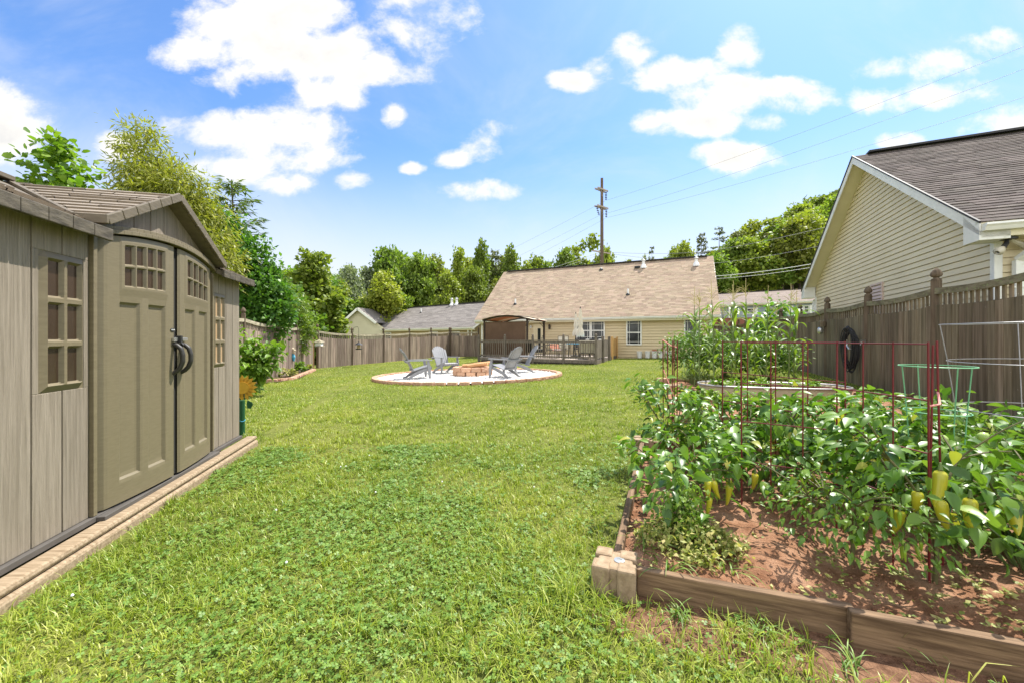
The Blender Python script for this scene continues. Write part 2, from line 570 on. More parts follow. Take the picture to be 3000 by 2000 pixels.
M['twine'] = mk('twine_pink', [(.62, .22, .20), (.75, .33, .27)], 9, 0.9)
M['tank'] = mk('tank_tan', [(.30, .25, .14), (.37, .31, .18)], 3, 0.45, 0.05, speck=((.40, .34, .18), 4.0, .6, .2))
M['bucket'] = mk('bucket_white', [(.72, .72, .69), (.80, .80, .77)], 4, 0.45)
M['pole_wood'] = mk('utility_pole_wood', [(.085, .06, .042), (.15, .11, .08)], 4, 0.9, 0.3, (6, 6, .4))
M['arm_wood'] = mk('crossarm_wood', [(.30, .25, .20), (.42, .36, .30)], 4, 0.9)
M['insul'] = mk('insulator', [(.05, .05, .055), (.08, .08, .085)], 4, 0.3)
M['wire'] = mk('wire_grey', [(.13, .135, .14), (.18, .185, .19)], 1, 0.6)
M['wire_pale'] = mk('wire_pale', [(.42, .44, .42), (.5, .52, .5)], 1, 0.6)
M['bark'] = mk('bark', [(.07, .052, .038), (.16, .125, .095)], 6, 0.95, 0.6, (4, 4, .7), bdist=.02)
M['stem'] = mk('green_stem', [(.10, .15, .045), (.17, .23, .07)], 9, 0.6)
M['stem_woody'] = mk('pepper_stem', [(.09, .085, .035), (.16, .15, .06)], 12, 0.7)
M['pepper_yellow'] = mk('pepper_skin_yellow', [(.33, .33, .02), (.47, .42, .03)], 9, 0.28, spec=.5, island=.1)
M['pepper_green'] = mk('pepper_skin_green', [(.20, .34, .025), (.32, .44, .04)], 14, 0.3, spec=.5, island=.15)
M['tomato'] = mk('tomato_green', [(.30, .42, .10), (.40, .50, .15)], 9, 0.3, spec=.5)
M['sunflower'] = mk('metal_petals_yellow', [(.52, .27, .015), (.66, .38, .03)], 9, 0.4)
M['metal_green'] = mk('painted_green_metal', [(.012, .075, .03), (.02, .10, .045)], 9, 0.4)
M['terracotta'] = mk('terracotta', [(.36, .13, .07), (.45, .18, .10)], 8, 0.8)
M['louver_pink'] = mk('gable_vent_tan', [(.52, .40, .34), (.60, .47, .41)], 3, 0.6)
M['flood'] = mk('flood_lamp', [(.40, .36, .26), (.52, .48, .37)], 4, 0.2)
M['tassel'] = leafmat('corn_tassel', [(.50, .42, .17), (.62, .55, .28)], .2, .7)

# ================================================================ GROUND
BEDO = Vector((.50, 1.93, 0))                 # outer corner of the near raised bed
E1 = Vector((.356, .934, 0)).normalized()      # along the bed, away from the viewer
E2 = Vector((E1.y, -E1.x, 0))                  # to the right
BED_D = 2.62
BED_W = 5.2


def bedc(x, y):
    dx_, dy_ = np.asarray(x) - BEDO.x, np.asarray(y) - BEDO.y
    return dx_ * E1.x + dy_ * E1.y, dx_ * E2.x + dy_ * E2.y


def bedp(t, s, z=0.0):
    p = BEDO + E1 * t + E2 * s
    return Vector((p.x, p.y, gzf(p.x, p.y) + z))


def make_ground():
    def axis(a, b, c0, c1, fine, ratio):
        out = list(np.arange(c0, c1, fine))
        st, x = fine, c1
        while x < b:
            out.append(x)
            st *= ratio
            x += st
        out.append(b)
        st, x, lo = fine, c0, []
        while x > a:
            st *= ratio
            x -= st
            lo.append(max(x, a))
        return np.array(sorted(set(lo + out)))
    xs = axis(-260, 320, -14, 18, .4, 1.25)
    ys = axis(-12, 420, -1, 34, .4, 1.22)
    X, Y = np.meshgrid(xs, ys)
    Z = gz(X, Y)
    v = np.stack([X.ravel(), Y.ravel(), Z.ravel()], 1)
    nx, ny = len(xs), len(ys)
    i = (np.arange(ny - 1)[:, None] * nx + np.arange(nx - 1)[None]).ravel()
    f = np.stack([i, i + 1, i + 1 + nx, i + nx], 1)
    m = bpy.data.materials.new('ground_thatch')
    m.use_nodes = True
    t = NT(m.node_tree)
    b = t.n['Principled BSDF']
    tcn = t.new('ShaderNodeTexCoord')
    o = tcn.outputs['Object']
    big = t.noise(o, .55, 4, .6)
    sm = t.noise(o, 34, 4, .7)
    md = t.noise(o, 6, 4, .65)
    g = t.ramp(t.m('MULTIPLY_ADD', sm, .6, t.m('MULTIPLY', md, .4)), [(.045, .055, .014), (.12, .14, .03), (.21, .22, .055)], [.3, .5, .72])
    g = t.mix(t.step(big, .42, .66, 0, .45), g, (.20, .20, .055))
    soil = t.ramp(t.noise(o, 22, 6, .7), [(.10, .052, .03), (.25, .14, .085)], [.35, .68])
    sp = t.new('ShaderNodeSeparateXYZ')
    t.l.new(o, sp.inputs[0])
    # bare earth in front of the timber
    ddx = t.m('SUBTRACT', sp.outputs[0], BEDO.x)
    ddy = t.m('SUBTRACT', sp.outputs[1], BEDO.y)
    tt = t.m('ADD', t.m('MULTIPLY', ddx, E1.x), t.m('MULTIPLY', ddy, E1.y))
    ss = t.m('ADD', t.m('MULTIPLY', ddx, E2.x), t.m('MULTIPLY', ddy, E2.y))
    near = t.m('MULTIPLY', t.step(tt, -.5, -.12), t.step(tt, .3, .0))
    near = t.m('MULTIPLY', near, t.step(ss, -.3, .1))
    mask = t.step(t.m('ADD', near, t.m('MULTIPLY', t.m('SUBTRACT', t.noise(o, 5, 5, .65), .5), 1.6)), .35, .7)
    c = t.mix(mask, g, soil)
    t.l.new(c, b.inputs['Base Color'])
    b.inputs['Roughness'].default_value = 1.0
    b.inputs['Specular IOR Level'].default_value = .1
    bp = t.new('ShaderNodeBump')
    bp.inputs['Strength'].default_value = .8
    bp.inputs['Distance'].default_value = .03
    t.l.new(sm, bp.inputs['Height'])
    t.l.new(bp.outputs[0], b.inputs['Normal'])
    ob = link_mesh('ground', np_mesh('ground', v, f), m, org=1, smooth=True)
    tag(ob, 'mown back lawn and the rising land behind it', None, None, 'structure')


make_ground()


# ================================================================ HOUSES
def lap_rows(mb, A, B, n, z0, z1, expo, ext=None, lap=.020, groove=.012):
    """overlapping siding courses between A and B (2D), n = outward normal; ext(z)->(t0,t1) trims each course"""
    A, B, n = Vector((A[0], A[1], 0)), Vector((B[0], B[1], 0)), Vector((n[0], n[1], 0)).normalized()
    L = (B - A).length
    d = (B - A) / L
    z = z0
    while z < z1 - 1e-4:
        zt = min(z + expo, z1)
        a0, a1 = ext(z) if ext else (0, L)
        b0, b1 = ext(zt) if ext else (0, L)
        if a1 - a0 > .02:
            o0, o1 = lap, .004
            zg = min(z + groove, zt - .005)
            if ext:
                a0, a1 = ext(zg)
            p = [A + d * a0 + n * o0 + Vector((0, 0, zg)), A + d * a1 + n * o0 + Vector((0, 0, zg)),
                 A + d * b1 + n * o1 + Vector((0, 0, zt)), A + d * b0 + n * o1 + Vector((0, 0, zt))]
            mb.quad(*p)
            g0, g1 = A + d * a0 - n * .012, A + d * a1 - n * .012
            mb.quad(g0 + Vector((0, 0, zg)), g1 + Vector((0, 0, zg)), p[1], p[0])
            mb.quad(g0 + Vector((0, 0, z)), g1 + Vector((0, 0, z)), g1 + Vector((0, 0, zg)), g0 + Vector((0, 0, zg)))
            mb.quad(A + d * a0 + n * .004 + Vector((0, 0, z)), A + d * a1 + n * .004 + Vector((0, 0, z)), g1 + Vector((0, 0, z)), g0 + Vector((0, 0, z)))
        z = zt


def shingles(mb, E0, E1_, R0, R1, expo, tab, gap=.004, lift=.012, seed=1):
    """courses of separate tabs from the eave edge E0-E1 up to the ridge R0-R1"""
    E0, E1_, R0, R1 = map(Vector, (E0, E1_, R0, R1))
    rr = random.Random(seed)
    nrm = (E1_ - E0).cross(R0 - E0).normalized()
    if nrm.z < 0:
        nrm = -nrm
    sl = ((R0 - E0).length + (R1 - E1_).length) / 2
    nc = max(1, round(sl / expo))
    for k in range(nc):
        t0, t1 = k / nc, (k + 1) / nc
        A0, A1 = E0.lerp(R0, t0), E1_.lerp(R1, t0)
        B0, B1 = E0.lerp(R0, t1), E1_.lerp(R1, t1)
        Lk = (A1 - A0).length
        x = -rr.random() * tab
        while x < Lk:
            wv = tab * rr.uniform(.75, 1.25)
            u0, u1 = max(0, x + gap / 2) / Lk, min(Lk, x + wv - gap / 2) / Lk
            x += wv
            if u1 - u0 < .002:
                continue
            lf = lift * rr.uniform(.6, 1.2)
            a, b_ = A0.lerp(A1, u0), A0.lerp(A1, u1)
            c, d_ = B0.lerp(B1, u1), B0.lerp(B1, u0)
            mb.add([a, b_, a + nrm * lf, b_ + nrm * lf, c + nrm * .002, d_ + nrm * .002], [(0, 1, 3, 2), (2, 3, 4, 5)])


class House:
    """gabled house: long wall along ex, gables at both ends"""
    def __init__(s, label, O, ex, ey, L, D, zb, ze, zr, name='house'):
        s.O, s.ex, s.ey = Vector((O[0], O[1], 0)), Vector((ex[0], ex[1], 0)).normalized(), Vector((ey[0], ey[1], 0)).normalized()
        s.L, s.D, s.zb, s.ze, s.zr = L, D, zb, ze, zr
        s.t = thing(name, label, 'house', (O[0], O[1], zb))

    def W(s, a, b, z):
        return s.O + s.ex * a + s.ey * b + Vector((0, 0, z))

    def slope(s):
        return (s.zr - s.ze) / (s.D / 2)

    def roof(s, mat, ovg, ove, th, expo, tab, lift, fmat, edge=True, seed=1, gutter=True):
        k = s.slope()
        zt = .10
        a0, a1 = -ovg, s.L + ovg
        e = -ove
        zE = s.ze - ove * k + zt
        zR = s.zr + zt
        h = s.D / 2
        # deck of the roof
        mb = MB()
        for sg in (0, 1):
            b0 = e if sg == 0 else s.D + ove
            p = [s.W(a0, b0, zE - th), s.W(a1, b0, zE - th), s.W(a1, h, zR - th), s.W(a0, h, zR - th),
                 s.W(a0, b0, zE), s.W(a1, b0, zE), s.W(a1, h, zR), s.W(a0, h, zR)]
            mb.hexa(p)
        rf = mb.build('roof', M['soffit'], s.t)
        mb = MB()
        up = Vector((0, 0, .004))
        shingles(mb, s.W(a0 - .02, e - .03, zE) + up, s.W(a1 + .02, e - .03, zE) + up, s.W(a0 - .02, h, zR) + up, s.W(a1 + .02, h, zR) + up, expo, tab, lift=lift, seed=seed)
        shingles(mb, s.W(a0 - .02, s.D + ove + .03, zE) + up, s.W(a1 + .02, s.D + ove + .03, zE) + up, s.W(a0 - .02, h, zR) + up, s.W(a1 + .02, h, zR) + up, expo * 2, tab * 3, lift=lift, seed=seed + 1)
        mb.build('shingles', mat, rf)
        mb = MB()
        # ridge vent
        mb.beam(s.W(a0 + .3, h, zR + .035), s.W(a1 - .3, h, zR + .035), .30, .05)
        mb.build('ridge_cap', M['black_edge'], rf)
        # barge boards
        for aa, sg in ((a0, -1), (a1, 1)):
            for b0 in (e, s.D + ove):
                mb = MB()
                x0, x1 = (aa - .025, aa - .002) if sg < 0 else (aa + .002, aa + .025)
                q = [(b0, zE - .20), (h, zR - .20), (h, zR - .012), (b0, zE - .012)]
                mb.prism([s.W(x0, y_, z_) for y_, z_ in q], s.ex * (x1 - x0))
                mb.build('barge_board', fmat, rf)
        if edge:
            for aa in (a0 - .03, a1 + .03):
                for b0 in (e - .02, s.D + ove + .02):
                    mb = MB()
                    mb.beam(s.W(aa, b0, zE + .012), s.W(aa, h, zR + .012), .03, .03)
                    mb.build('drip_edge', M['black_edge'], rf)
        # level soffit box and fascia under the long eaves
        for b0, b1 in ((e, -.002), (s.D + .002, s.D + ove)):
            mb = MB()
            mb.hexa([s.W(a0, b0, zE - .24), s.W(a1, b0, zE - .24), s.W(a1, b1, zE - .24), s.W(a0, b1, zE - .24),
                     s.W(a0, b0, zE - th - .01), s.W(a1, b0, zE - th - .01), s.W(a1, b1, zE - th - .01), s.W(a0, b1, zE - th - .01)])
            mb.build('soffit', M['soffit'], rf)
        if gutter:
            mb = MB()
            prof = [(0, 0), (-.115, 0), (-.125, -.03), (-.10, -.06), (-.075, -.115), (0, -.115)]
            o = s.W(a0, e - .003, zE - .03)
            mb.prism([o + s.ey * x + Vector((0, 0, z)) for x, z in prof], s.ex * (a1 - a0))
            mb.build('gutter', fmat, rf)
        s.zE, s.e, s.a0, s.a1 = zE, e, a0, a1
        return rf

    def walls(s, mat, expo, lap=.020, groove=.012):
        mb = MB()
        k = s.slope()
        lap_rows(mb, s.W(0, 0, 0), s.W(s.L, 0, 0), -s.ey, s.zb, s.ze, expo, None, lap, groove)

        def ext(z):
            if z <= s.ze:
                return (0, s.D)
            q = (z - s.ze) / k
            return (q, s.D - q)
        lap_rows(mb, s.W(0, 0, 0), s.W(0, s.D, 0), -s.ex, s.zb, s.zr, expo, ext, lap, groove)
        lap_rows(mb, s.W(s.L, 0, 0), s.W(s.L, s.D, 0), s.ex, s.zb, s.zr, expo * 2, ext)
        mb.quad(s.W(0, s.D, s.zb), s.W(s.L, s.D, s.zb), s.W(s.L, s.D, s.ze), s.W(0, s.D, s.ze))
        # backing so nothing shows through
        for aa in (.03, s.L - .03):
            mb.add([s.W(aa, .03, s.zb), s.W(aa, s.D - .03, s.zb), s.W(aa, s.D - .03, s.ze), s.W(aa, s.D / 2, s.zr - .03), s.W(aa, .03, s.ze)], [(0, 1, 2, 3, 4)])
        return mb.build('wall', mat, s.t)

    def wallrect(s, mb, a0, a1, z0, z1, out0, out1):
        """box on the long wall"""
        mb.hexa([s.W(a0, -out1, z0), s.W(a1, -out1, z0), s.W(a1, -out0, z0), s.W(a0, -out0, z0),
                 s.W(a0, -out1, z1), s.W(a1, -out1, z1), s.W(a1, -out0, z1), s.W(a0, -out0, z1)])

    def window(s, a0, a1, z0, z1, prairie=True, simple=False, par=None):
        fw = .07
        mb = MB()
        s.wallrect(mb, a0, a1, z1 - fw, z1, .0, .065)
        s.wallrect(mb, a0, a1, z0, z0 + fw, .0, .07)
        s.wallrect(mb, a0, a0 + fw, z0 + fw, z1 - fw, .0, .065)
        s.wallrect(mb, a1 - fw, a1, z0 + fw, z1 - fw, .0, .065)
        zm = (z0 + z1) / 2
        s.wallrect(mb, a0 + fw, a1 - fw, zm - .03, zm + .03, .0, .060)
        fr = mb.build('window', M['trim_white'], s.t if par is None else par)
        if prairie:
            mb = MB()
            for (q0, q1) in ((z0 + fw, zm - .03), (zm + .03, z1 - fw)):
                for xx in (a0 + fw + .11, a1 - fw - .11):
                    s.wallrect(mb, xx - .009, xx + .009, q0, q1, .046, .053)
                for zz in (q0 + .12, q1 - .12):
                    if (zz > zm and zz > q1 - .2) or (zz < zm and zz < q0 + .2):
                        s.wallrect(mb, a0 + fw, a1 - fw, zz - .009, zz + .009, .0455, .0525)
            mb.build('muntin', M['trim_white'], fr)
        mb = MB()
        s.wallrect(mb, a0 + fw, a1 - fw, z0 + fw, z1 - fw, .002, .044)
        mb.build('pane', M['pane'], fr)
        if not simple:
            mb = MB()
            z = zm + .05
            while z < z1 - fw:
                s.wallrect(mb, a0 + fw + .01, a1 - fw - .01, z, z + .022, .0445, .0452)
                z += .05
            mb.build('blind', M['blind'], fr)
        return fr


# ---- the house at the back of the lawn
HX = Vector((.909, -.416, 0)).normalized()
HY = Vector((.385, .923, 0)).normalized()
wp = Vector((8.45, 21.85, 0))          # wall foot under the middle of the eave


def along(u, base, d):
    a = (u - CXP) / FPX
    return (a * base.y - base.x) / (d.x - a * d.y)


tR, tL = along(1637, wp, HX), along(1106, wp, HX)
hO = wp + HX * tL
hL = tR - tL
main = House('cream sided single storey house with tan shingle roof behind the deck', hO, HX, HY, hL, 9.0, .02, 2.62, 6.28)
main.walls(M['vinyl_house'], .16, .030, .028)
mroof = main.roof(M['shingle_tan'], .33, .32, .12, .142, .31, .010, M['trim_white'], edge=False, seed=5)


def ms(u):
    return along(u, wp, HX) - tL


def mz(u, v):
    p = wp + HX * along(u, wp, HX)
    return CAMZ - (v - HVP) / FPX * p.y


for (u0, u1, v0, v1) in ((1438.5, 1474, 735, 792), (1571, 1609, 731, 792)):
    main.window(ms(u0), ms(u1), mz(u0, v1), mz(u1, v0))
a0, a1 = ms(1324), ms(1389.5)
am = (a0 + a1) / 2
main.window(a0, am + .02, mz(1389, 781), mz(1389, 737))
main.window(am + .03, a1, mz(1389, 781), mz(1389, 737))
# back door
mb = MB()
d0, d1, dz0, dz1 = ms(1226), ms(1252), .30, mz(1240, 744)
main.wallrect(mb, d0, d0 + .12, dz0, dz1, 0, .065)
main.wallrect(mb, d1 - .12, d1, dz0, dz1, 0, .065)
main.wallrect(mb, d0 + .12, d1 - .12, dz1 - .14, dz1, 0, .065)
main.wallrect(mb, d0 + .12, d1 - .12, dz0, dz1 - .14, 0, .045)
dr = mb.build('door', M['vinyl_tan'], main.t)
mb = MB()
main.wallrect(mb, d0 + .28, d1 - .28, dz0 + .25, dz1 - .28, .046, .055)
mb.build('door_glass', M['pane'], dr)
mb = MB()
mb.tube([main.W(d1 - .19, -.03, 1.25), main.W(d1 - .19, -.08, 1.25)], .03, 8)
mb.build('door_handle', M['bronze'], dr)
mb = MB()
lampc = main.W(ms(1263), -.10, mz(1263, 751))
mb.lathe([(.02, .16), (.05, .13), (.075, .10), (.065, -.12), (.03, -.16)], 6, lampc)
mb.beam(lampc + HY * .10, lampc, .05, .07)
mb.build('wall_lantern', M['bronze'], main.t, bevel=.004)
mb = MB()
cc = main.W(ms(1219.7), -.05, mz(1219.7, 751))
mb.box(cc, (.10, .05, .16), rz=math.atan2(HX.y, HX.x))
bell = mb.build('camera_box', M['vent_white'], main.t, bevel=.01)
mb = MB()
mb.tube([cc - HY * .024, cc - HY * .035], .022, 8)
mb.build('lens', M['black'], bell)
for q0, q1 in ((0, .1), (main.L - .1, main.L)):
    mb = MB()
    main.wallrect(mb, q0, q1, main.zb, main.ze, 0, .045)
    mb.build('corner_trim', M['trim_white'], main.t)
mb = MB()
main.wallrect(mb, 0.12, main.L - .12, -.15, .09, .0, .03)
mb.build('foundation', M['block'], main.t)
# pipes and flues on the roof
def on_roof(H, u, v):
    k = H.slope()
    a = (u - CXP) / FPX
    best = None
    for i in range(400):
        b = i / 400 * H.D / 2
        base = H.O + H.ey * b
        t_ = along(u, base, H.ex)
        p = base + H.ex * t_
        z = H.ze + b * k + .1
        vv = HVP - (z - CAMZ) / p.y * FPX
        if best is None or abs(vv - v) < best[0]:
            best = (abs(vv - v), Vector((p.x, p.y, z)))
    return best[1]


def vent_pipe(H, par, u, v, h=.36, r=.055):
    p = on_roof(H, u, v)
    mb = MB()
    mb.tube([p - Vector((0, 0, .06)), p + Vector((0, 0, h))], r, 10)
    o = mb.build('vent_pipe', M['vent_white'], par, smooth=False)
    mb = MB()
    mb.lathe([(r * 2.6, -.05), (r * 2.2, .03), (r * 1.25, .09)], 10, p)
    mb.build('pipe_boot', M['black'], o)


def flue(H, par, u, v, h=.52, r=.09):
    p = on_roof(H, u, v)
    mb = MB()
    mb.lathe([(r * 2.3, -.08), (r * 2.0, .04), (r, .22), (r, h * .75)], 12, p)
    o = mb.build('flue', M['vent_white'], par)
    mb = MB()
    mb.lathe([(r * .9, h * .75), (r * 1.7, h * .77), (r * 1.7, h * .83), (r * .9, h * .9), (r * .8, h), (r * .2, h * 1.06)], 12, p)
    mb.build('flue_cap', M['steel'], o)


vent_pipe(main, mroof, 1183.7, 699)
vent_pipe(main, mroof, 1442.4, 677)
flue(main, mroof, 1478, 614)
flue(main, mroof, 1599, 609)
vent_pipe(main, mroof, 1381, 620, .16, .06)
mb = MB()
p = on_roof(main, 1464, 616)
mb.box(p + Vector((0, 0, .05)), (.34, .28, .14), rz=math.atan2(HX.y, HX.x))
mb.build('roof_vent', M['black'], mroof, bevel=.02)


# ---- the neighbour's house at the right
gC = Vector((8.02, 6.6, 0))                       # near corner of the gable wall
GY = Vector((.392, .92, 0)).normalized()           # along the gable wall, away from the viewer
GX = Vector((.909, -.416, 0)).normalized()         # along the ridge
# House(): long wall faces -ey; gable at a=0 faces -ex.
right = House('cream sided house with weathered brown roof, rising over the right fence', gC, GX, GY, 15.0, 9.6, .10, 3.22, 6.22)
right.walls(M['vinyl_tan'], .122, .020, .014)
rroof = right.roof(M['shingle_brown'], .36, .38, .12, .142, .36, .017, M['trim_white'], edge=True, seed=9)
mb = MB()
def gbox(mb, b0, b1, z0, z1, o0, o1):
    mb.hexa([right.W(-o1, b0, z0), right.W(-o1, b1, z0), right.W(-o0, b1, z0), right.W(-o0, b0, z0),
             right.W(-o1, b0, z1), right.W(-o1, b1, z1), right.W(-o0, b1, z1), right.W(-o0, b0, z1)])
gbox(mb, -.03, .075, .1, right.zE - .25, -.06, .035)
mb.build('corner_trim', M['trim_white'], right.t)
mb = MB()
gbox(mb, 9.5, 9.63, .1, right.zE - .25, -.10, .035)
mb.build('corner_trim', M['trim_white'], right.t)
# boxed eave returns at both gable ends
zq = right.zE
for b0, b1 in ((-.38, .02), (9.58, 9.98)):
    mb = MB()
    q = [right.W(-.385, b0, zq - .28), right.W(-.385, b1, zq - .28), right.W(-.03, b1, zq - .28), right.W(-.03, b0, zq - .28)]
    ztop0 = zq - .13 if b0 < 0 else zq + .20
    ztop1 = zq + .20 if b0 < 0 else zq - .13
    q += [right.W(-.385, b0, ztop0), right.W(-.385, b1, ztop1), right.W(-.03, b1, ztop1), right.W(-.03, b0, ztop0)]
    mb.hexa(q)
    mb.build('eave_return', M['trim_white'], rroof)
# downspouts
mb = MB()
dpt = [right.W(.42, -.40, zq - .16), right.W(.38, -.40, zq - .30), right.W(.20, -.10, zq - .60), right.W(.20, -.09, .15)]
for i in range(3):
    mb.beam(dpt[i], dpt[i + 1] - (dpt[i + 1] - dpt[i]).normalized() * .0, .10, .085, up=(.3, .9, .2))
mb.box(right.W(.20, -.09, 2.05), (.13, .12, .03), rz=math.atan2(GX.y, GX.x))
mb.build('downspout', M['trim_white'], right.t)
mb = MB()
dpt = [right.W(.0, 9.8, zq - .36), right.W(-.06, 9.66, zq - .62), right.W(-.06, 9.66, .15)]
for i in range(2):
    mb.beam(dpt[i], dpt[i + 1], .09, .08, up=(.3, .9, .2))
mb.build('downspout', M['trim_white'], right.t)
# louvred vent in the gable
tv0, tv1 = along(2031, gC, GY), along(2004, gC, GY)
zv1 = CAMZ + (778 - 647) / FPX * (gC + GY * tv0).y
zv0 = zv1 - .92
mb = MB()
gbox(mb, tv0, tv0 + .05, zv0, zv1, 0, .05)
gbox(mb, tv1 - .05, tv1, zv0, zv1, 0, .05)
gbox(mb, tv0 + .05, tv1 - .05, zv1 - .05, zv1, 0, .05)
gbox(mb, tv0 + .05, tv1 - .05, zv0, zv0 + .05, 0, .05)
lv = mb.build('louver_vent', M['louver_pink'], right.t)
mb = MB()
for i in range(9):
    z = zv0 + .06 + i * (zv1 - zv0 - .12) / 9
    mb.hexa([right.W(-.045, tv0 + .05, z), right.W(-.045, tv1 - .05, z), right.W(-.022, tv1 - .05, z + .07), right.W(-.022, tv0 + .05, z + .07),
             right.W(-.048, tv0 + .05, z + .008), right.W(-.048, tv1 - .05, z + .008), right.W(-.025, tv1 - .05, z + .078), right.W(-.025, tv0 + .05, z + .078)])
mb.build('slats', M['louver_pink'], lv)
# flood light under the eave
fl = right.W(.02, -.24, zq - .255)
mb = MB()
mb.lathe([(.10, -.025), (.10, 0)], 12, fl)
mb.tube([fl + Vector((-.03, 0, -.02)), fl + Vector((-.06, -.02, -.09)), fl + Vector((-.16, -.05, -.17))], [.025, .03, .04], 8)
fo = mb.build('flood_light', M['black'], right.t)
mb = MB()
a = fl + Vector((-.15, -.048, -.165))
dd = Vector((-.8, -.15, -.55)).normalized()
mb.tube([a, a + dd * .05, a + dd * .12, a + dd * .15], [.03, .055, .065, .03], 10)
mb.build('bulb', M['flood'], fo, smooth=True)
mb = MB()
mb.tube([fl + Vector((.03, 0, -.02)), fl + Vector((.10, .0, -.06)), fl + Vector((.2, .0, -.10))], [.025, .03, .04], 8)
mb.tube([fl + Vector((.2, 0, -.10)), fl + Vector((.30, 0, -.15)), fl + Vector((.33, 0, -.165))], [.045, .06, .03], 8)
mb.build('flood_light', M['flood'], right.t)

# ---- neighbour's house at the left, beyond the fence
nR = P(1085, 748, 33.5)
nL = P(833, 755, 43.0)
NX = Vector((nR.x - nL.x, nR.y - nL.y, 0)).normalized()
NY = Vector((-NX.y, NX.x, 0))
nL2 = (Vector((nR.x, nR.y, 0)) - Vector((nL.x, nL.y, 0))).length
neigh = House('tan sided house with grey shingle roof, seen over the left fence', (nL.x, nL.y), NX, NY, nL2, 8.6, -.6, 2.25, 4.62)
neigh.walls(M['vinyl_brown'], .18)
nroof = neigh.roof(M['shingle_grey'], .3, .3, .12, .16, .7, .010, M['trim_white'], edge=False, seed=3)
nbase = Vector((nL.x, nL.y, 0))
for u0, u1 in ((884, 899), (987, 1006), (1037, 1057)):
    neigh.window(along(u0, nbase, NX), along(u1, nbase, NX), .9, 1.85, prairie=False)
vent_pipe(neigh, nroof, 967.5, 718, .42, .07)
flue(neigh, nroof, 1038, 701, .7, .12)
flue(neigh, nroof, 1049, 700, .7, .12)
mb = MB()
neigh.wallrect(mb, nL2 - .12, nL2, -.6, 2.1, 0, .04)
mb.build('corner_trim', M['trim_white'], neigh.t)
mb = MB()
neigh.wallrect(mb, 0, .12, -.6, 2.1, 0, .04)
mb.build('corner_trim', M['trim_white'], neigh.t)
mb = MB()
neigh.wallrect(mb, nL2 - .45, nL2 - .33, -.6, 2.0, 0.04, .14)
mb.build('downspout', M['trim_white'], neigh.t)
# cross gable wing
wing = MB()
gA, gBp, gT = P(752, 770, 40.5), P(857, 737, 40.5), P(823.5, 711.5, 40.5)
gl, gr = P(765, 763, 40.5), P(859, 737, 40.5)
wn = NY
wx = Vector((1, 0, 0))
def wing_ext(z):
    k1 = (gT.z - gl.z) / (gT.x - gl.x)
    k2 = (gT.z - gr.z) / (gr.x - gT.x)
    return (gT.x - (gT.z - z) / k1 - gl.x, gT.x + min((gT.z - z) / k2, 3.0) - gl.x)
lap_rows(wing, (gl.x, gl.y), (gr.x + 3, gr.y), (0, -1), -.6, gT.z, .18, wing_ext)
wing.build('wing_wall', M['vinyl_pale'], neigh.t)
mb = MB()
dpt = Vector((1.2, 6.0, 0))
k1 = (gT.z - gl.z) / (gT.x - gl.x)
k2 = (gT.z - gr.z) / (gr.x - gT.x)
eL = Vector((gT.x - 3.4, gT.y - .35, gT.z - 3.4 * k1))
eR = Vector((gT.x + 1.9, gT.y - .35, gT.z - 1.9 * k2))
tp = Vector((gT.x, gT.y - .35, gT.z + .08))
mb.hexa([eL, tp, tp + dpt, eL + dpt, eL + Vector((0, 0, .12)), tp + Vector((0, 0, .12)), tp + dpt + Vector((0, 0, .12)), eL + dpt + Vector((0, 0, .12))])
mb.hexa([eR, tp, tp + dpt, eR + dpt, eR + Vector((0, 0, .12)), tp + Vector((0, 0, .12)), tp + dpt + Vector((0, 0, .12)), eR + dpt + Vector((0, 0, .12))])
mb.build('wing_roof', M['shingle_grey'], neigh.t)
for e_ in (eL, eR):
    mb = MB()
    mb.beam(e_ + Vector((0, -.03, -.02)), tp + Vector((0, -.03, -.02)), .04, .22, up=(0, 0, 1))
    mb.build('barge_board', M['trim_white'], neigh.t)

# ---- blue house far off at the right
bL, bR = P(1692, 694.5, 48), P(1871, 686, 43.8)
BX = Vector((bR.x - bL.x, bR.y - bL.y, 0)).normalized()
BY = Vector((-BX.y, BX.x, 0))
bO = Vector((bL.x, bL.y, 0)) - BX * 3.2
bW = (Vector((bR.x, bR.y, 0)) - bO).length + 6
zbb = 1.5
blue = House('blue grey two storey house with white shuttered windows over brick, far right', (bO.x, bO.y), BX, BY, bW, 7.5, zbb, 5.45, 7.0)
blue.walls(M['vinyl_blue'], .2)
blue.roof(M['shingle_far'], .3, .45, .14, .22, .9, .012, M['trim_white'], edge=False, seed=4)
mb = MB()
blue.wallrect(mb, 0, bW, zbb - .6, 3.72, .03, .09)
mb.build('brick_storey', M['brick'], blue.t)
for u0, u1, zt_, zb_ in ((1706, 1741, .75, 1.35), (1796, 1822, .7, 1.4), (1839, 1866, .68, 1.35)):
    s0, s1 = along(u0, bO, BX), along(u1, bO, BX)
    wd = s1 - s0
    fr = blue.window(s0 + wd * .27, s1 - wd * .27, 5.45 - zb_, 5.45 - zt_ + .12, prairie=False, simple=True)
    for q0, q1 in ((s0, s0 + wd * .24), (s1 - wd * .24, s1)):
        mb = MB()
        blue.wallrect(mb, q0, q1, 5.45 - zb_ - .05, 5.45 - zt_ + .17, .0, .06)
        mb.build('shutter', M['vent_white'], blue.t)
mb = MB()
for q in (.25, 1.3, 2.45, 3.1):
    blue.wallrect(mb, q - .09, q + .09, 3.72, 5.3, .09, .27)
blue.wallrect(mb, .0, 3.2, 5.05, 5.3, .09, .24)
pc = mb.build('porch_post', M['trim_white'], blue.t)
mb = MB()
for i in range(22):
    blue.wallrect(mb, .3 + i * .13, .34 + i * .13, 3.75, 4.45, .12, .16)
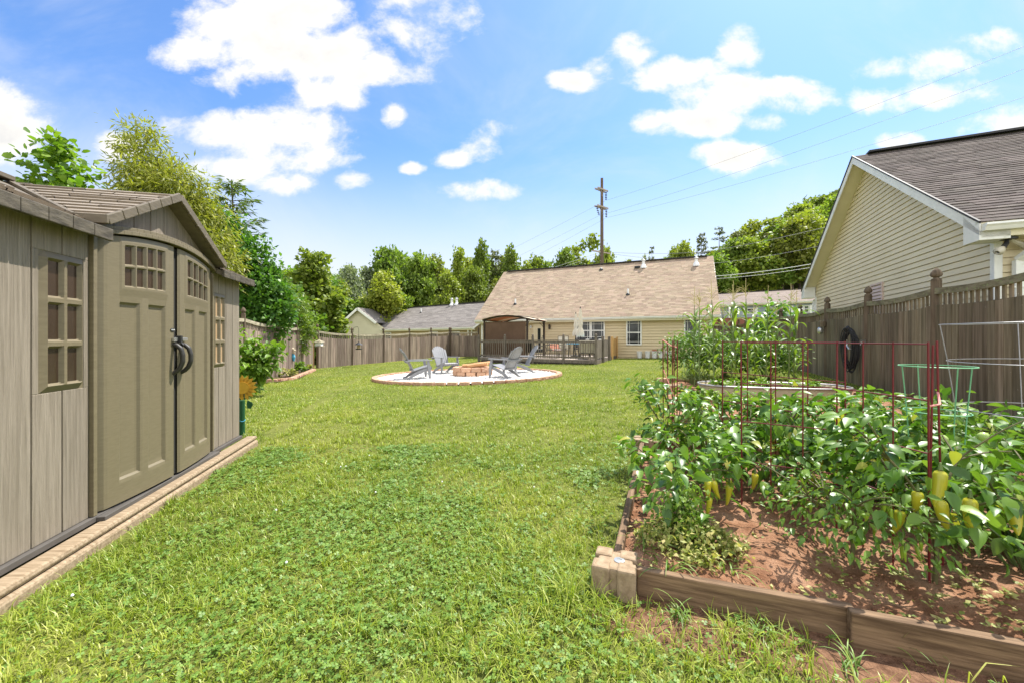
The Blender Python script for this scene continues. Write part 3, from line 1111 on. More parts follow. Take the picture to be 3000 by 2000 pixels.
blue.wallrect(mb, .3, 3.1, 4.45, 4.52, .10, .18)
mb.build('porch_railing', M['trim_white'], pc)


# ================================================================ FENCES
def fence(name, label, pts, bm, rm, pm, pm_at=None, top=.27, brd=.14, face=1, sink=.35):
    """pts: (x, y, z of rail top). boards on the lawn side"""
    root = thing(name, label, 'fence', (pts[0][0], pts[0][1], pts[0][2] - 1.85))
    rr = random.Random(len(pts) * 7 + int(abs(pts[0][0]) * 10))
    for i, (x, y, z) in enumerate(pts):
        mb = MB()
        gnd = z - 1.85 - sink
        hh = z + .13
        mb.box((x, y, (gnd + hh) / 2), (.105, .105, hh - gnd), rz=.35)
        po = mb.build('post', pm_at.get(i, pm) if pm_at else pm, root, bevel=.006)
        mb = MB()
        mb.lathe([(.062, 0), (.062, .022), (.036, .036), (.036, .05), (.064, .062), (.074, .09), (.068, .125), (.046, .165), (.018, .195), (.003, .205)], 8, (x, y, hh), rot=.35 + R(22.5))
        mb.build('post_cap', pm, po)
    for i in range(len(pts) - 1):
        A, B = Vector(pts[i]), Vector(pts[i + 1])
        d = Vector((B.x - A.x, B.y - A.y, 0))
        L = d.length
        d.normalize()
        n = Vector((d.y, -d.x, 0)) * face
        mbb, mbp = MB(), MB()
        s = .06
        while s < L - .06:
            wdt = brd * rr.uniform(.93, 1.05)
            wdt = min(wdt, L - .05 - s)
            t = (s + wdt / 2) / L
            zt = A.z + (B.z - A.z) * t - .045 * math.sin(math.pi * t)
            lo = zt - 1.85 - sink * .8
            c = A + d * (s + wdt / 2)
            j = rr.uniform(-.006, .006)
            q = [c - d * (wdt / 2 - .002) + n * (.012 + j), c + d * (wdt / 2 - .002) + n * (.012 + j + rr.uniform(-.003, .003)),
                 c + d * (wdt / 2 - .002) + n * (.032 + j), c - d * (wdt / 2 - .002) + n * (.032 + j)]
            h1 = zt - top - rr.uniform(0, .008)
            mbb.hexa([Vector((p.x, p.y, lo)) for p in q] + [Vector((p.x, p.y, h1)) for p in q])
            s += wdt + .003
        mbb.build('board_panel', bm, root)
        s = .12
        while s < L - .08:
            t = s / L
            zt = A.z + (B.z - A.z) * t - .045 * math.sin(math.pi * t)
            c = A + d * s
            mbp.box((c.x + n.x * .0, c.y + n.y * .0, zt - .19), (.052, .02, .26), rz=math.atan2(d.y, d.x))
            s += .118
        mbp.build('picket_topper', bm, root)
        mb = MB()
        k = 6
        for j in range(k):
            t0, t1 = j / k, (j + 1) / k
            z0 = A.z + (B.z - A.z) * t0 - .045 * math.sin(math.pi * t0)
            z1 = A.z + (B.z - A.z) * t1 - .045 * math.sin(math.pi * t1)
            a, b = A + d * (.05 + (L - .1) * t0), A + d * (.05 + (L - .1) * t1)
            mb.beam((a.x + n.x * .03, a.y + n.y * .03, z0 - .05), (b.x + n.x * .03, b.y + n.y * .03, z1 - .05), .035, .10)
        mb.build('top_rail', rm, root)
        mb = MB()
        for hz in (.55, 1.15, 1.7):
            mb.beam((A.x - n.x * .02, A.y - n.y * .02, A.z - 1.85 + hz - .2), (B.x - n.x * .02, B.y - n.y * .02, B.z - 1.85 + hz - .2), .035, .085)
        mb.build('back_rail', rm, root)
    return root


K = FPX / 980.0
lf = [(-7.5, 9.45, 1.88), (-8.0, 11.86, 1.82), (-8.45, 14.15, 1.71), (-8.9, 16.43, 1.67), (-9.37, 18.73, 1.62)]
fence('wooden_fence', 'weathered brown board fence along the left side, nearest the shed', lf, M['fence'], M['fence_rail'], M['post'], {4: M['post_new']}, face=1)
lf2 = []
lv_ = [(718, 758.4), (811, 766.4), (885.6, 766.4), (945.6, 764.5), (998, 763), (1039.5, 762)]
for i, (u, v) in enumerate(lv_):
    b = Vector((-9.37, 18.73, 0)) + Vector((4.65, 11.34, 0)) * (i / 5)
    a = (u - CXP) / FPX
    Yk = b.y
    lf2.append((b.x, Yk, CAMZ - (v - HVP) / FPX * Yk))
fence('wooden_fence', 'long sunlit board fence running back behind the fire pit chairs', lf2[0:] if False else [(-9.28, 18.99, 1.60)] + lf2[1:], M['fence'], M['fence_rail'], M['post'], None, face=1)
e0 = Vector(lf2[-1])
fence('wooden_fence', 'short dark shaded board fence between the corner post and the house', [(e0.x + .12, e0.y - .06, e0.z), (-2.45, 29.2, 1.74)], M['fence'], M['fence_rail'], M['post'], None, face=1)
rp = []
for k_ in range(-1, 9):
    b = Vector((7.774, 8.697, 0)) + Vector((.385, 1, 0)) * (2.19 * k_)
    zz = {-1: 2.04, 0: 2.03, 1: 2.03, 2: 2.03}.get(k_, 2.03 + .01 * k_)
    rp.append((b.x, b.y, zz))
rp = [(rp[0][0] - .385 * 2.19, rp[0][1] - 2.19, 2.06), ] + rp
rp = [(rp[0][0] - .385 * 2.19, rp[0][1] - 2.19, 2.08), ] + rp
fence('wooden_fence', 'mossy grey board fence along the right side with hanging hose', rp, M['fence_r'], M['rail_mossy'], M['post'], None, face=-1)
xl = rp[-1]
cx = (main.W(main.L, .6, 0).x + .1, main.W(main.L, .6, 0).y)
npn = 3
cf = [(xl[0] - .1 + (cx[0] - xl[0]) * i / npn, xl[1] + .05 + (cx[1] - xl[1]) * i / npn, 2.06) for i in range(npn + 1)]
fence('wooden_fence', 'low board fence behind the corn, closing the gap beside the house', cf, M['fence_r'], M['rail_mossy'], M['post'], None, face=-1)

# ================================================================ SHED
SO = Vector((-2.873, 3.319, .07))
SD = Vector((-.234, .972, 0)).normalized()
SN = Vector((SD.y, -SD.x, 0))


def S(s, o, z):
    return SO + SD * s + SN * o + Vector((0, 0, z))


shed = thing('garden_shed', 'taupe plastic garden shed with arched double doors and small dormer roof', 'shed', tuple(SO))


def sbox(mb, s0, s1, o0, o1, z0, z1):
    mb.hexa([S(s0, o0, z0), S(s1, o0, z0), S(s1, o1, z0), S(s0, o1, z0), S(s0, o0, z1), S(s1, o0, z1), S(s1, o1, z1), S(s0, o1, z1)])


def mroof_z(o):
    return 1.84 + (.10 - o) * .445


# wall boards (front), with openings left for the windows
mb = MB()
WIN = [(-1.163, -.858, .848, 1.642), (.752, 1.026, .855, 1.622)]


def board(s0, s1, z0, z1, o=.0):
    sbox(mb, s0 + .004, s1 - .004, o - .03, o, z0, z1)


for (s0, s1) in ((-1.60, -1.402), (-1.40, -1.205), (-1.205, -1.012), (-1.012, -.815), (.735, .888), (.888, 1.055), (1.055, 1.22), (1.22, 1.395)):
    cuts = [(s0, s1, .02, 1.86)]
    for (w0, w1, y0, y1) in WIN:
        nxt = []
        for (a, b, c, d_) in cuts:
            if b <= w0 or a >= w1 or c >= y1 or d_ <= y0:
                nxt.append((a, b, c, d_))
                continue
            nxt += [(a, b, c, y0), (a, b, y1, d_)]
            if a < w0 - .012:
                nxt.append((a, w0 + .004, y0, y1))
            if b > w1 + .012:
                nxt.append((w1 - .004, b, y0, y1))
        cuts = nxt
    for (a, b, c, d_) in cuts:
        if b - a > .012:
            board(a, b, c, d_)
# other walls
for o in np.linspace(-2.1, -.235, 10):
    mb.hexa([S(1.36, o, .02), S(1.395, o, .02), S(1.395, o + .194, .02), S(1.36, o + .194, .02),
             S(1.36, o, mroof_z(max(o, -2.1 - o)) - .06), S(1.395, o, mroof_z(max(o, -2.1 - o)) - .06), S(1.395, o + .194, mroof_z(max(o + .194, -2.1 - o)) - .09), S(1.36, o + .194, mroof_z(max(o + .194, -2.1 - o)) - .09)])
    mb.hexa([S(-1.60, o, .02), S(-1.565, o, .02), S(-1.565, o + .194, .02), S(-1.60, o + .194, .02),
             S(-1.60, o, 1.8), S(-1.565, o, 1.8), S(-1.565, o + .194, 1.8), S(-1.60, o + .194, 1.8)])
sbox(mb, -1.6, 1.395, -2.13, -2.1, .02, 1.85)
# gable boards over the arch
gz_edges = [-.80, -.60, -.40, -.21, -.04, .16, .37, .55, .73]


def arch(s):
    return 1.905 - .085 * ((s + .03) / .74) ** 2


def gtop(s):
    return 2.325 - .525 * abs(s + .04) - .01


for a, b in zip(gz_edges[:-1], gz_edges[1:]):
    a_, b_ = a + .004, b - .004
    q = [(a_, arch(a_) + .02), (b_, arch(b_) + .02), (b_, max(gtop(b_), arch(b_) + .03)), (a_, max(gtop(a_), arch(a_) + .03))]
    mb.prism([S(x, -.03, z) for x, z in q], SN * .03)
mb.build('wall', M['shed_wall'], shed, bevel=.003)
mb = MB()
sbox(mb, -1.58, 1.375, -.06, -.0315, .02, 1.86)
for q in ([(-.80, 1.80), (.73, 1.80), (-.04, 2.28)],):
    mb.prism([S(x, -.06, z) for x, z in q], SN * .028)
mb.build('backing', M['dark_gap'], shed)


def hfield(name, sl, zl, depth, warp, mat, parent, smooth=False):
    ns, nz_ = len(sl), len(zl)
    v = []
    for z in zl:
        for s_ in sl:
            q = S(s_, depth(s_, z), warp(s_, z))
            v.append(tuple(q))
    f = []
    for j in range(nz_ - 1):
        for i in range(ns - 1):
            f.append((j * ns + i, j * ns + i + 1, (j + 1) * ns + i + 1, (j + 1) * ns + i))
    mb_ = MB()
    mb_.add(v, f)
    return mb_.build(name, mat, parent)


def lines(a, b, marks, n, bev):
    out = set(np.round(np.linspace(a, b, n), 4))
    for mk_ in marks:
        for e in (-bev, 0, bev):
            out.add(round(mk_ + e, 4))
    return sorted(x for x in out if a - 1e-6 <= x <= b + 1e-6)


def inrect(s_, z, r, bev):
    """0 outside .. 1 fully inside a bevelled rectangle"""
    d = min(s_ - r[0], r[1] - s_, z - r[2], r[3] - z)
    return min(1, max(0, (d + bev) / (2 * bev)))


def make_door(s0, s1, win, recs, hand):
    bul = lambda s_: .02 + .055 * (1 - ((s_ + .03) / .74) ** 2)
    npx = 4
    wf = .028
    rects = []
    pw = (win[1] - win[0] - wf) / npx
    ph = (win[3] - win[2] - wf) / 2
    for i in range(npx):
        for j in range(2):
            rects.append((win[0] + wf * .5 + i * pw + .012, win[0] + wf * .5 + (i + 1) * pw - .012, win[2] + wf * .5 + j * ph + .012, win[2] + wf * .5 + (j + 1) * ph - .012))
    sm, zm = [], []
    for r in rects + recs + [win]:
        sm += [r[0], r[1]]
        zm += [r[2], r[3]]
    sl = lines(s0, s1, sm, 34, .007)
    zl = lines(.03, 1.905, zm, 30, .007)

    def depth(s_, z):
        d = bul(s_)
        e = min(s_ - s0, s1 - s_)
        outer = s_ - s0 if hand < 0 else s1 - s_
        if outer < .06:
            d -= .05 * (1 - outer / .06) ** 2
        if e < .006:
            d -= .012
        d += .006 * inrect(s_, z, (win[0] - .012, win[1] + .012, win[2] - .012, win[3] + .012), .007)
        for r in rects:
            d -= .022 * inrect(s_, z, r, .007)
        for k, r in enumerate(recs):
            d -= .020 * inrect(s_, z, r, .010)
        return d

    def warp(s_, z):
        k = max(0, (z - 1.30)) / .605
        return z - (1.905 - arch(s_)) * k * k * (3 - 2 * k)
    o = hfield('door', sl, zl, depth, warp, M['shed_door'], shed)
    mb_ = MB()
    for r in rects:
        c = .004
        q = [(r[0] - c, r[2] - c), (r[1] + c, r[2] - c), (r[1] + c, r[3] + c), (r[0] - c, r[3] + c)]
        mb_.quad(*[S(x, bul(x) - .012, warp(x, z)) for x, z in q])
    mb_.build('pane', M['pane_shed'], o)
    return o


dl = make_door(-.775, -.035, (-.60, -.155, 1.505, 1.865), [(-.605, -.44, .19, 1.40), (-.345, -.17, .19, 1.40)], -1)
drr = make_door(.015, .705, (.125, .575, 1.505, 1.865), [(.125, .285, .19, 1.40), (.385, .56, .19, 1.40)], 1)
# arch trim and jambs
mb = MB()
N = 24
for i in range(N):
    a, b = -.81 + 1.55 * i / N, -.81 + 1.55 * (i + 1) / N
    fo = lambda s_: .03 + .06 * (1 - ((s_ + .03) / .78) ** 2)
    for (z0, z1, ex) in ((.012, .042, .012), (.042, .068, .0)):
        p = []
        for zz in (z0, z1):
            p += [S(a, -.02, arch(a) + zz), S(b, -.02, arch(b) + zz), S(b, fo(b) + ex, arch(b) + zz), S(a, fo(a) + ex, arch(a) + zz)]
        mb.hexa(p)
sbox(mb, -.815, -.783, -.03, .024, .02, 1.83)
sbox(mb, .712, .737, -.03, .024, .02, 1.80)
sbox(mb, -.037, .0, -.02, .050, .03, 1.895)
mb.build('door_frame', M['shed_trim'], shed, bevel=.003)
mb = MB()
sbox(mb, -.04, .02, -.01, .052, .03, 1.90)
mb.build('door_gap', M['dark_gap'], shed)


def shed_window(w0, w1, y0, y1, mat):
    px_, pz_ = (w1 - w0 - .05) / 2, (y1 - y0 - .05) / 3
    rects = [(w0 + .025 + i * px_ + .018, w0 + .025 + (i + 1) * px_ - .018, y0 + .025 + j * pz_ + .02, y0 + .025 + (j + 1) * pz_ - .02) for i in range(2) for j in range(3)]
    sl = lines(w0, w1, [q for r in rects for q in r[:2]], 4, .008)
    zl = lines(y0, y1, [q for r in rects for q in r[2:]], 4, .008)

    def depth(s_, z):
        e = min(s_ - w0, w1 - s_, z - y0, y1 - z)
        d = .016 if e > .012 else .016 * e / .012 - .004
        for r in rects:
            d -= .024 * inrect(s_, z, r, .008)
        return d
    o = hfield('window', sl, zl, depth, lambda s_, z: z, M['shed_trim'], shed)
    mb_ = MB()
    for r in rects:
        mb_.quad(S(r[0] - .004, -.004, r[2] - .004), S(r[1] + .004, -.004, r[2] - .004), S(r[1] + .004, -.004, r[3] + .004), S(r[0] - .004, -.004, r[3] + .004))
    mb_.build('pane', mat, o)


shed_window(-1.163, -.858, .848, 1.642, M['pane_shed'])
shed_window(.752, 1.026, .855, 1.622, M['pane_shed_tan'])
# roof
mb = MB()
for (s0, s1, o1) in ((-1.72, -.815, .10), (-.815, .74, -.04), (.74, 1.50, .10)):
    z1 = mroof_z(o1)
    mb.hexa([S(s0, o1, z1 - .05), S(s1, o1, z1 - .05), S(s1, -1.0, 2.28), S(s0, -1.0, 2.28), S(s0, o1, z1), S(s1, o1, z1), S(s1, -1.0, 2.33), S(s0, -1.0, 2.33)])
mb.hexa([S(-1.72, -2.2, 1.75), S(1.50, -2.2, 1.75), S(1.50, -1.0, 2.28), S(-1.72, -1.0, 2.28), S(-1.72, -2.2, 1.80), S(1.50, -2.2, 1.80), S(1.50, -1.0, 2.33), S(-1.72, -1.0, 2.33)])
dz0 = 1.915
for sg, se in ((-1, -.84), (1, .755)):
    p = [S(se, .10, dz0), S(-.04, .10, 2.335), S(-.04, -1.0, 2.335), S(se, -.07, dz0)]
    th_ = Vector((0, 0, -.045))
    mb.hexa([q + th_ for q in p] + p)
roof_s = mb.build('roof', M['shed_fascia'], shed)
mb = MB()
up = Vector((0, 0, .004))
for (s0, s1, o1) in ((-1.72, -.79, .105), (.72, 1.50, .105)):
    shingles(mb, S(s0, o1, mroof_z(o1)) + up, S(s1, o1, mroof_z(o1)) + up, S(s0, -1.0, 2.33) + up, S(s1, -1.0, 2.33) + up, .11, .34, gap=.008, lift=.016, seed=int(s0 * 10) + 40)
shingles(mb, S(-1.72, -2.2, 1.80) + up, S(1.5, -2.2, 1.80) + up, S(-1.72, -1.0, 2.33) + up, S(1.5, -1.0, 2.33) + up, .11, .34, gap=.008, lift=.016, seed=77)
for se in (-.84, .755):
    shingles(mb, S(se, -.07, dz0) + up, S(se, .10, dz0) + up, S(-.04, -1.0, 2.335) + up, S(-.04, .10, 2.335) + up, .105, .30, gap=.007, lift=.015, seed=51)
mb.build('roof_tiles', M['shed_roof'], roof_s)
mb = MB()
mb.beam(S(-1.72, -1.0, 2.352), S(-.10, -1.0, 2.352), .16, .035)
mb.beam(S(.02, -1.0, 2.352), S(1.5, -1.0, 2.352), .16, .035)
mb.beam(S(-.865, -.02, 1.905), S(-.06, -1.0, 2.35), .035, .022)
mb.beam(S(.78, -.02, 1.905), S(-.02, -1.0, 2.35), .035, .022)
mb.build('ridge_cap', M['shed_fascia'], roof_s, bevel=.004)
mb = MB()
# fascias, cast in short moulded lengths
for (s0, s1) in ((-1.73, -.80), (.725, 1.51)):
    mb = MB()
    n_ = 6
    for i in range(n_):
        a, b = s0 + (s1 - s0) * i / n_, s0 + (s1 - s0) * (i + 1) / n_ - .003
        sbox(mb, a, b, .098, .122, 1.775, 1.852)
    mb.build('eave_fascia', M['shed_eave'], roof_s, bevel=.005)
mb = MB()
for se in (-.845, .76):
    n_ = 6
    for i in range(n_):
        t0, t1 = i / n_, (i + 1) / n_ - .006
        a, b = S(se, .112, dz0 - .012).lerp(S(-.04, .112, 2.325), t0), S(se, .112, dz0 - .012).lerp(S(-.04, .112, 2.325), t1)
        mb.beam(a, b, .024, .062, up=(0, 0, 1))
    sg = -1 if se < 0 else 1
    mb.beam(S(se + sg * .008, -.09, dz0 - .01), S(se + sg * .008, .124, dz0 - .01), .022, .058)
mb.build('fascia', M['shed_fascia'], roof_s, bevel=.005)
mb = MB()
sbox(mb, -1.60, 1.41, -.05, .028, -.018, .018)
sbox(mb, -.80, .74, .026, .075, -.018, .012)
mb.build('floor_edge', M['floor_edge'], shed, bevel=.004)
# handles and latch
for s_, par in ((-.062, dl), (.058, drr)):
    mb = MB()
    prof = [(.070, 1.105), (.098, 1.098), (.128, 1.07), (.142, 1.02), (.142, .965), (.125, .915), (.10, .885), (.070, .868)]
    zz_ = np.linspace(0, 7, 29)
    mb.tube([S(s_, float(np.interp(q, range(8), [p_[0] for p_ in prof])), float(np.interp(q, range(8), [p_[1] for p_ in prof]))) for q in zz_], .0175, 8)
    mb.build('door_handle', M['handle'], par, smooth=True)
mb = MB()
sbox(mb, -.085, -.05, .075, .098, 1.125, 1.16)
sbox(mb, -.05, .115, .082, .094, 1.132, 1.158)
la = mb.build('latch', M['steel'], dl, bevel=.003)
mb = MB()
sbox(mb, -.035, -.005, .075, .115, 1.115, 1.175)
mb.tube([S(-.02, .11, 1.12), S(-.02, .125, 1.10), S(-.02, .11, 1.08)], .008, 8)
mb.build('padlock', M['black'], la, bevel=.006)
mb = MB()
out = [(math.cos(t) * .030 * (1 if abs(math.cos(t)) < .8 else 1), math.sin(t) * .014) for t in np.linspace(0, 2 * math.pi, 17)[:-1]]
mb.prism([S(-.075 + a, .0765, 1.222 + b) for a, b in out], SN * .003)
pl = mb.build('badge', M['black'], dl)
fc = bpy.data.curves.new('lettering', 'FONT')
fc.body = 'LIFETIME'
fc.size = .0125
fc.align_x = 'CENTER'
fc.align_y = 'CENTER'
fc.extrude = .0006
ft = bpy.data.objects.new('lettering_tmp', fc)
COL.objects.link(ft)
bpy.context.view_layer.update()
lme = bpy.data.meshes.new_from_object(ft.evaluated_get(bpy.context.evaluated_depsgraph_get()))
bpy.data.objects.remove(ft)
lp = S(-.075, .0802, 1.222) - ORG[shed.name][0]
ax = Matrix((SD, Vector((0, 0, 1)), SN)).transposed()
lme.transform(Matrix.Translation(lp) @ ax.to_4x4())
lme.materials.clear()
link_mesh('lettering', lme, M['vent_white'], pl, world=False)

mb = MB()
for (s0, s1, o0, o1, z0, z1) in ((-1.95, 1.52, .03, .145, -.058, -.016), (-1.95, 1.50, .0, .165, -.16, -.062)):
    sbox(mb, s0, s1, o0, o1, z0, z1)
sl_ = mb.build('timber_sill', M['sill_wood'], None, bevel=.018)
tag(sl_, 'pale weathered timber sill along the foot of the shed', 'timber')


# ================================================================ DECK
DC = Vector((3.75, 17.8, 0))
DX = Vector((-1.74 - 3.75, 20.9 - 17.8, 0))
DLEN = DX.length
DX.normalize()
DY = Vector((.40, .916, 0)).normalized()
DZ = .285


def D(a, b, z=0.0):
    """deck point: a metres left of the front right corner, b metres back, z above the boards"""
    p = DC + DX * a + DY * b
    return Vector((p.x, p.y, DZ + z))


deck = thing('wooden_deck', 'grey wooden deck with baluster railing and lattice skirt', 'deck', tuple(D(0, 0, -DZ)))
DDEP = 5.9
mb = MB()
nb = 42
for i in range(nb):
    b0, b1 = DDEP * i / nb, DDEP * (i + 1) / nb - .008
    mb.hexa([D(0, b0, -.035), D(DLEN, b0, -.035), D(DLEN, b1, -.035), D(0, b1, -.035), D(0, b0), D(DLEN, b0), D(DLEN, b1), D(0, b1)])
mb.build('deck_boards', M['deck_floor'], deck)
mb = MB()
mb.beam(D(-.0, -.015, -.10), D(DLEN, -.015, -.10), .03, .13)
mb.beam(D(-.015, 0, -.10), D(-.015, DDEP, -.10), .03, .13)
mb.build('rim_board', M['deck_wood'], deck)
mb = MB()
x = -.3
while x < DLEN + .3:
    for sg in (1, -1):
        a0, z0, a1, z1 = x, -.42, x + sg * .29, -.16
        if 0 <= min(a0, a1) and max(a0, a1) <= DLEN:
            o = -.02 if sg > 0 else -.008
            mb.beam(D(a0, o, z0), D(a1, o, z1), .008, .032, up=DY)
    x += .092
x = 0
while x < DDEP:
    for sg in (1, -1):
        b0, b1 = x, x + sg * .29
        if 0 <= min(b0, b1) and max(b0, b1) <= DDEP:
            mb.beam(D(-.02 if sg > 0 else -.008, b0, -.42), D(-.02 if sg > 0 else -.008, b1, -.16), .008, .032, up=DX)
    x += .092
mb.build('lattice_skirt', M['deck_wood'], deck)
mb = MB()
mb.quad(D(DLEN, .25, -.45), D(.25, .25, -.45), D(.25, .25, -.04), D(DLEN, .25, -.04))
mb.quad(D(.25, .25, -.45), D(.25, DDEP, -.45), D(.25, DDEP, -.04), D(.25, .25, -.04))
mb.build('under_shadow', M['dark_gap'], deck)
RT = .86
for k in range(5):
    a = DLEN * k / 4
    a = [0.0, 1.55, 3.15, 4.72, DLEN][k]
    mb = MB()
    mb.box(D(a, .0, (RT + .17 - .28) / 2), (.10, .10, RT + .17 + .28), rz=math.atan2(DX.y, DX.x))
    po = mb.build('post', M['deck_wood'], deck, bevel=.006)
    mb = MB()
    mb.lathe([(.055, 0), (.06, .02), (.035, .035), (.055, .06), (.05, .10), (.0, .14)], 8, D(a, 0, RT + .17))
    mb.build('post_cap', M['deck_wood'], po)
mb = MB()
mb.beam(D(0, 0, RT), D(DLEN, 0, RT), .09, .04)
mb.beam(D(0, 0, RT - .08), D(DLEN, 0, RT - .08), .035, .085)
mb.beam(D(0, 0, .10), D(DLEN, 0, .10), .035, .085)
mb.build('rail', M['deck_wood'], deck)
bal = MB()
x = .12
while x < DLEN - .06:
    bal.beam(D(x, -.03, .03), D(x, -.03, RT - .04), .032, .032)
    x += .118
bal.build('balusters', M['deck_wood'], deck)
# boarded side railing and the new gate
mb = MB()
for i in range(20):
    b0 = .10 + i * .145
    if b0 > 3.0:
        break
    mb.hexa([D(-.03, b0, .05), D(-.03, b0 + .138, .05), D(-.01, b0 + .138, .05), D(-.01, b0, .05),
             D(-.03, b0, RT + .02), D(-.03, b0 + .138, RT + .02), D(-.01, b0 + .138, RT + .02), D(-.01, b0, RT + .02)])
mb.build('side_boards', M['deck_wood'], deck)
for b in (1.35, 3.05, 3.95):
    mb = MB()
    mb.box(D(-.05, b, .28), (.10, .10, 1.55), rz=.4)
    mb.build('post', M['deck_wood'] if b < 3.5 else M['gate_wood'], deck, bevel=.006)
mb = MB()
for i in range(9):
    b0 = 4.05 + i * .17
    mb.hexa([D(-.03, b0, .0), D(-.03, b0 + .16, .0), D(-.0, b0 + .16, .0), D(-.0, b0, .0), D(-.03, b0, RT + .1), D(-.03, b0 + .16, RT + .1), D(0, b0 + .16, RT + .1), D(0, b0, RT + .1)])
mb.box(D(-.05, 5.65, .35), (.10, .10, 1.4), rz=.4)
g_ = mb.build('gate', M['gate_wood'], deck)

# ---- gazebo
gaz = thing('gazebo', 'bronze framed gazebo with brown screen and arched canopy on the deck', 'gazebo', tuple(D(5.0, 1.6)))
ga0, ga1, gb0, gb1, GH = DLEN - .12, DLEN - 2.68, .42, 3.0, 1.88
for a in (ga0, ga1):
    for b in (gb0, gb1):
        mb = MB()
        mb.box(D(a, b, GH / 2), (.085, .085, GH), rz=math.atan2(DX.y, DX.x))
        mb.lathe([(.09, 0), (.09, .02), (.06, .05)], 8, D(a, b, 0))
        mb.build('post', M['bronze'], gaz)


def garch(t):
    return GH + .02 + .20 * math.sin(math.pi * t)


mb = MB()
for b in (gb0, gb1, (gb0 + gb1) / 2):
    pts = [D(ga0 + .12 + (ga1 - ga0 - .24) * i / 12, b, garch(i / 12) + (0 if b != (gb0 + gb1) / 2 else .06)) for i in range(13)]
    mb.tube(pts, .035, 6)
for a in (ga0, ga1):
    mb.tube([D(a, gb0 - .1, GH + .02), D(a, gb1 + .1, GH + .02)], .03, 6)
for a, sg in ((ga0, -1), (ga1, 1)):
    for b, sb in ((gb0, 1), (gb1, -1)):
        mb.tube([D(a, b, GH - .45), D(a + sg * .08, b, GH - .25), D(a + sg * .28, b, GH - .06)], .014, 5)
        mb.tube([D(a, b, GH - .45), D(a, b + sb * .08, GH - .25), D(a, b + sb * .28, GH - .02)], .014, 5)
mb.build('frame', M['bronze'], gaz)
mb = MB()
n_ = 12
for i in range(n_):
    t0, t1 = i / n_, (i + 1) / n_
    x0, x1 = ga0 + .16 + (ga1 - ga0 - .32) * t0, ga0 + .16 + (ga1 - ga0 - .32) * t1
    for j in range(4):
        c0, c1 = gb0 - .12 + (gb1 - gb0 + .24) * j / 4, gb0 - .12 + (gb1 - gb0 + .24) * (j + 1) / 4
        sgg = lambda jj: .03 * math.sin(math.pi * jj / 4 * 2) ** 2
        mb.quad(D(x0, c0, garch(t0) + .05 - sgg(j)), D(x1, c0, garch(t1) + .05 - sgg(j)), D(x1, c1, garch(t1) + .05 - sgg(j + 1)), D(x0, c1, garch(t0) + .05 - sgg(j + 1)))
mb.build('canopy', M['canopy_out'], gaz, smooth=True)
mb = MB()
for i in range(n_):
    t0, t1 = i / n_, (i + 1) / n_
    x0, x1 = ga0 + .16 + (ga1 - ga0 - .32) * t0, ga0 + .16 + (ga1 - ga0 - .32) * t1
    mb.quad(D(x0, gb0 + .1, garch(t0) + .02), D(x1, gb0 + .1, garch(t1) + .02), D(x1, gb1 - .1, garch(t1) + .03), D(x0, gb1 - .1, garch(t0) + .03))
mb.build('canopy_lining', M['canopy_in'], gaz, smooth=True)
mb = MB()
nx_ = 20
for i in range(nx_):
    t0, t1 = i / nx_, (i + 1) / nx_
    wv = lambda t: .012 * math.sin(t * 23) + .01 * math.sin(t * 51)
    q = [D(ga0 - .07 + (ga1 - ga0 + .14) * t0, gb0 - .02 + wv(t0), .03), D(ga0 - .07 + (ga1 - ga0 + .14) * t1, gb0 - .02 + wv(t1), .03),
         D(ga0 - .07 + (ga1 - ga0 + .14) * t1, gb0 - .02 + wv(t1) * .3, GH - .10), D(ga0 - .07 + (ga1 - ga0 + .14) * t0, gb0 - .02 + wv(t0) * .3, GH - .10)]
    mb.quad(*q)
mb.tube([D(ga0 - .04, gb0 - .02, GH - .09), D(ga1 + .04, gb0 - .02, GH - .09)], .018, 6)
mb.build('screen', M['screen'], gaz)


# ---- folded umbrellas
def umbrella(u, v_top, v_bot, Y, label, r=.17):
    top, bot = P(u, v_top, Y), P(u, v_bot, Y)
    root = thing('patio_umbrella', label, 'umbrella', (top.x, top.y, DZ), 0, 'folded patio umbrellas on the deck')
    mb_ = MB()
    mb_.tube([(top.x, top.y, DZ), (top.x, top.y, top.z)], .022, 8)
    mb_.tube([(top.x, top.y, top.z - .02), (top.x, top.y, top.z + .08)], [.03, .012], 8)
    mb_.build('pole', M['black'], root)
    mb_ = MB()
    mb_.lathe([(.25, 0), (.25, .04), (.05, .08), (.04, .2)], 16, (top.x, top.y, DZ))
    mb_.build('base', M['black'], root)
    H = top.z - bot.z
    n_, m_ = 16, 14
    k0 = 0
    vs, fs = [], []
    rr = random.Random(int(u))
    ph = [rr.uniform(-.15, .15) for _ in range(n_)]
    for i in range(m_ + 1):
        t = i / m_
        rad = r * (.12 + .75 * t ** .7)
        if t > .62 and t < .74:
            rad *= .72
        if t > .85:
            rad *= 1.15
        for j in range(n_):
            fold = 1.0 if j % 2 else .55
            a_ = 2 * math.pi * j / n_ + ph[j] * t
            vs.append((top.x + rad * fold * math.cos(a_), top.y + rad * fold * math.sin(a_), top.z - H * t - (.05 * (j % 2) if i == m_ else 0)))
    for i in range(m_):
        for j in range(n_):
            j2 = (j + 1) % n_
            fs.append((i * n_ + j, (i + 1) * n_ + j, (i + 1) * n_ + j2, i * n_ + j2))
    mb_ = MB()
    mb_.add(vs, fs)
    mb_.build('canopy', M['cream_cloth'], root)


umbrella(1333, 708, 772, 19.9, 'taller cream patio umbrella, folded, in front of the twin window', .21)
umbrella(1322.5, 720, 770, 21.4, 'shorter cream patio umbrella with rust hem, folded, left of the taller one', .19)


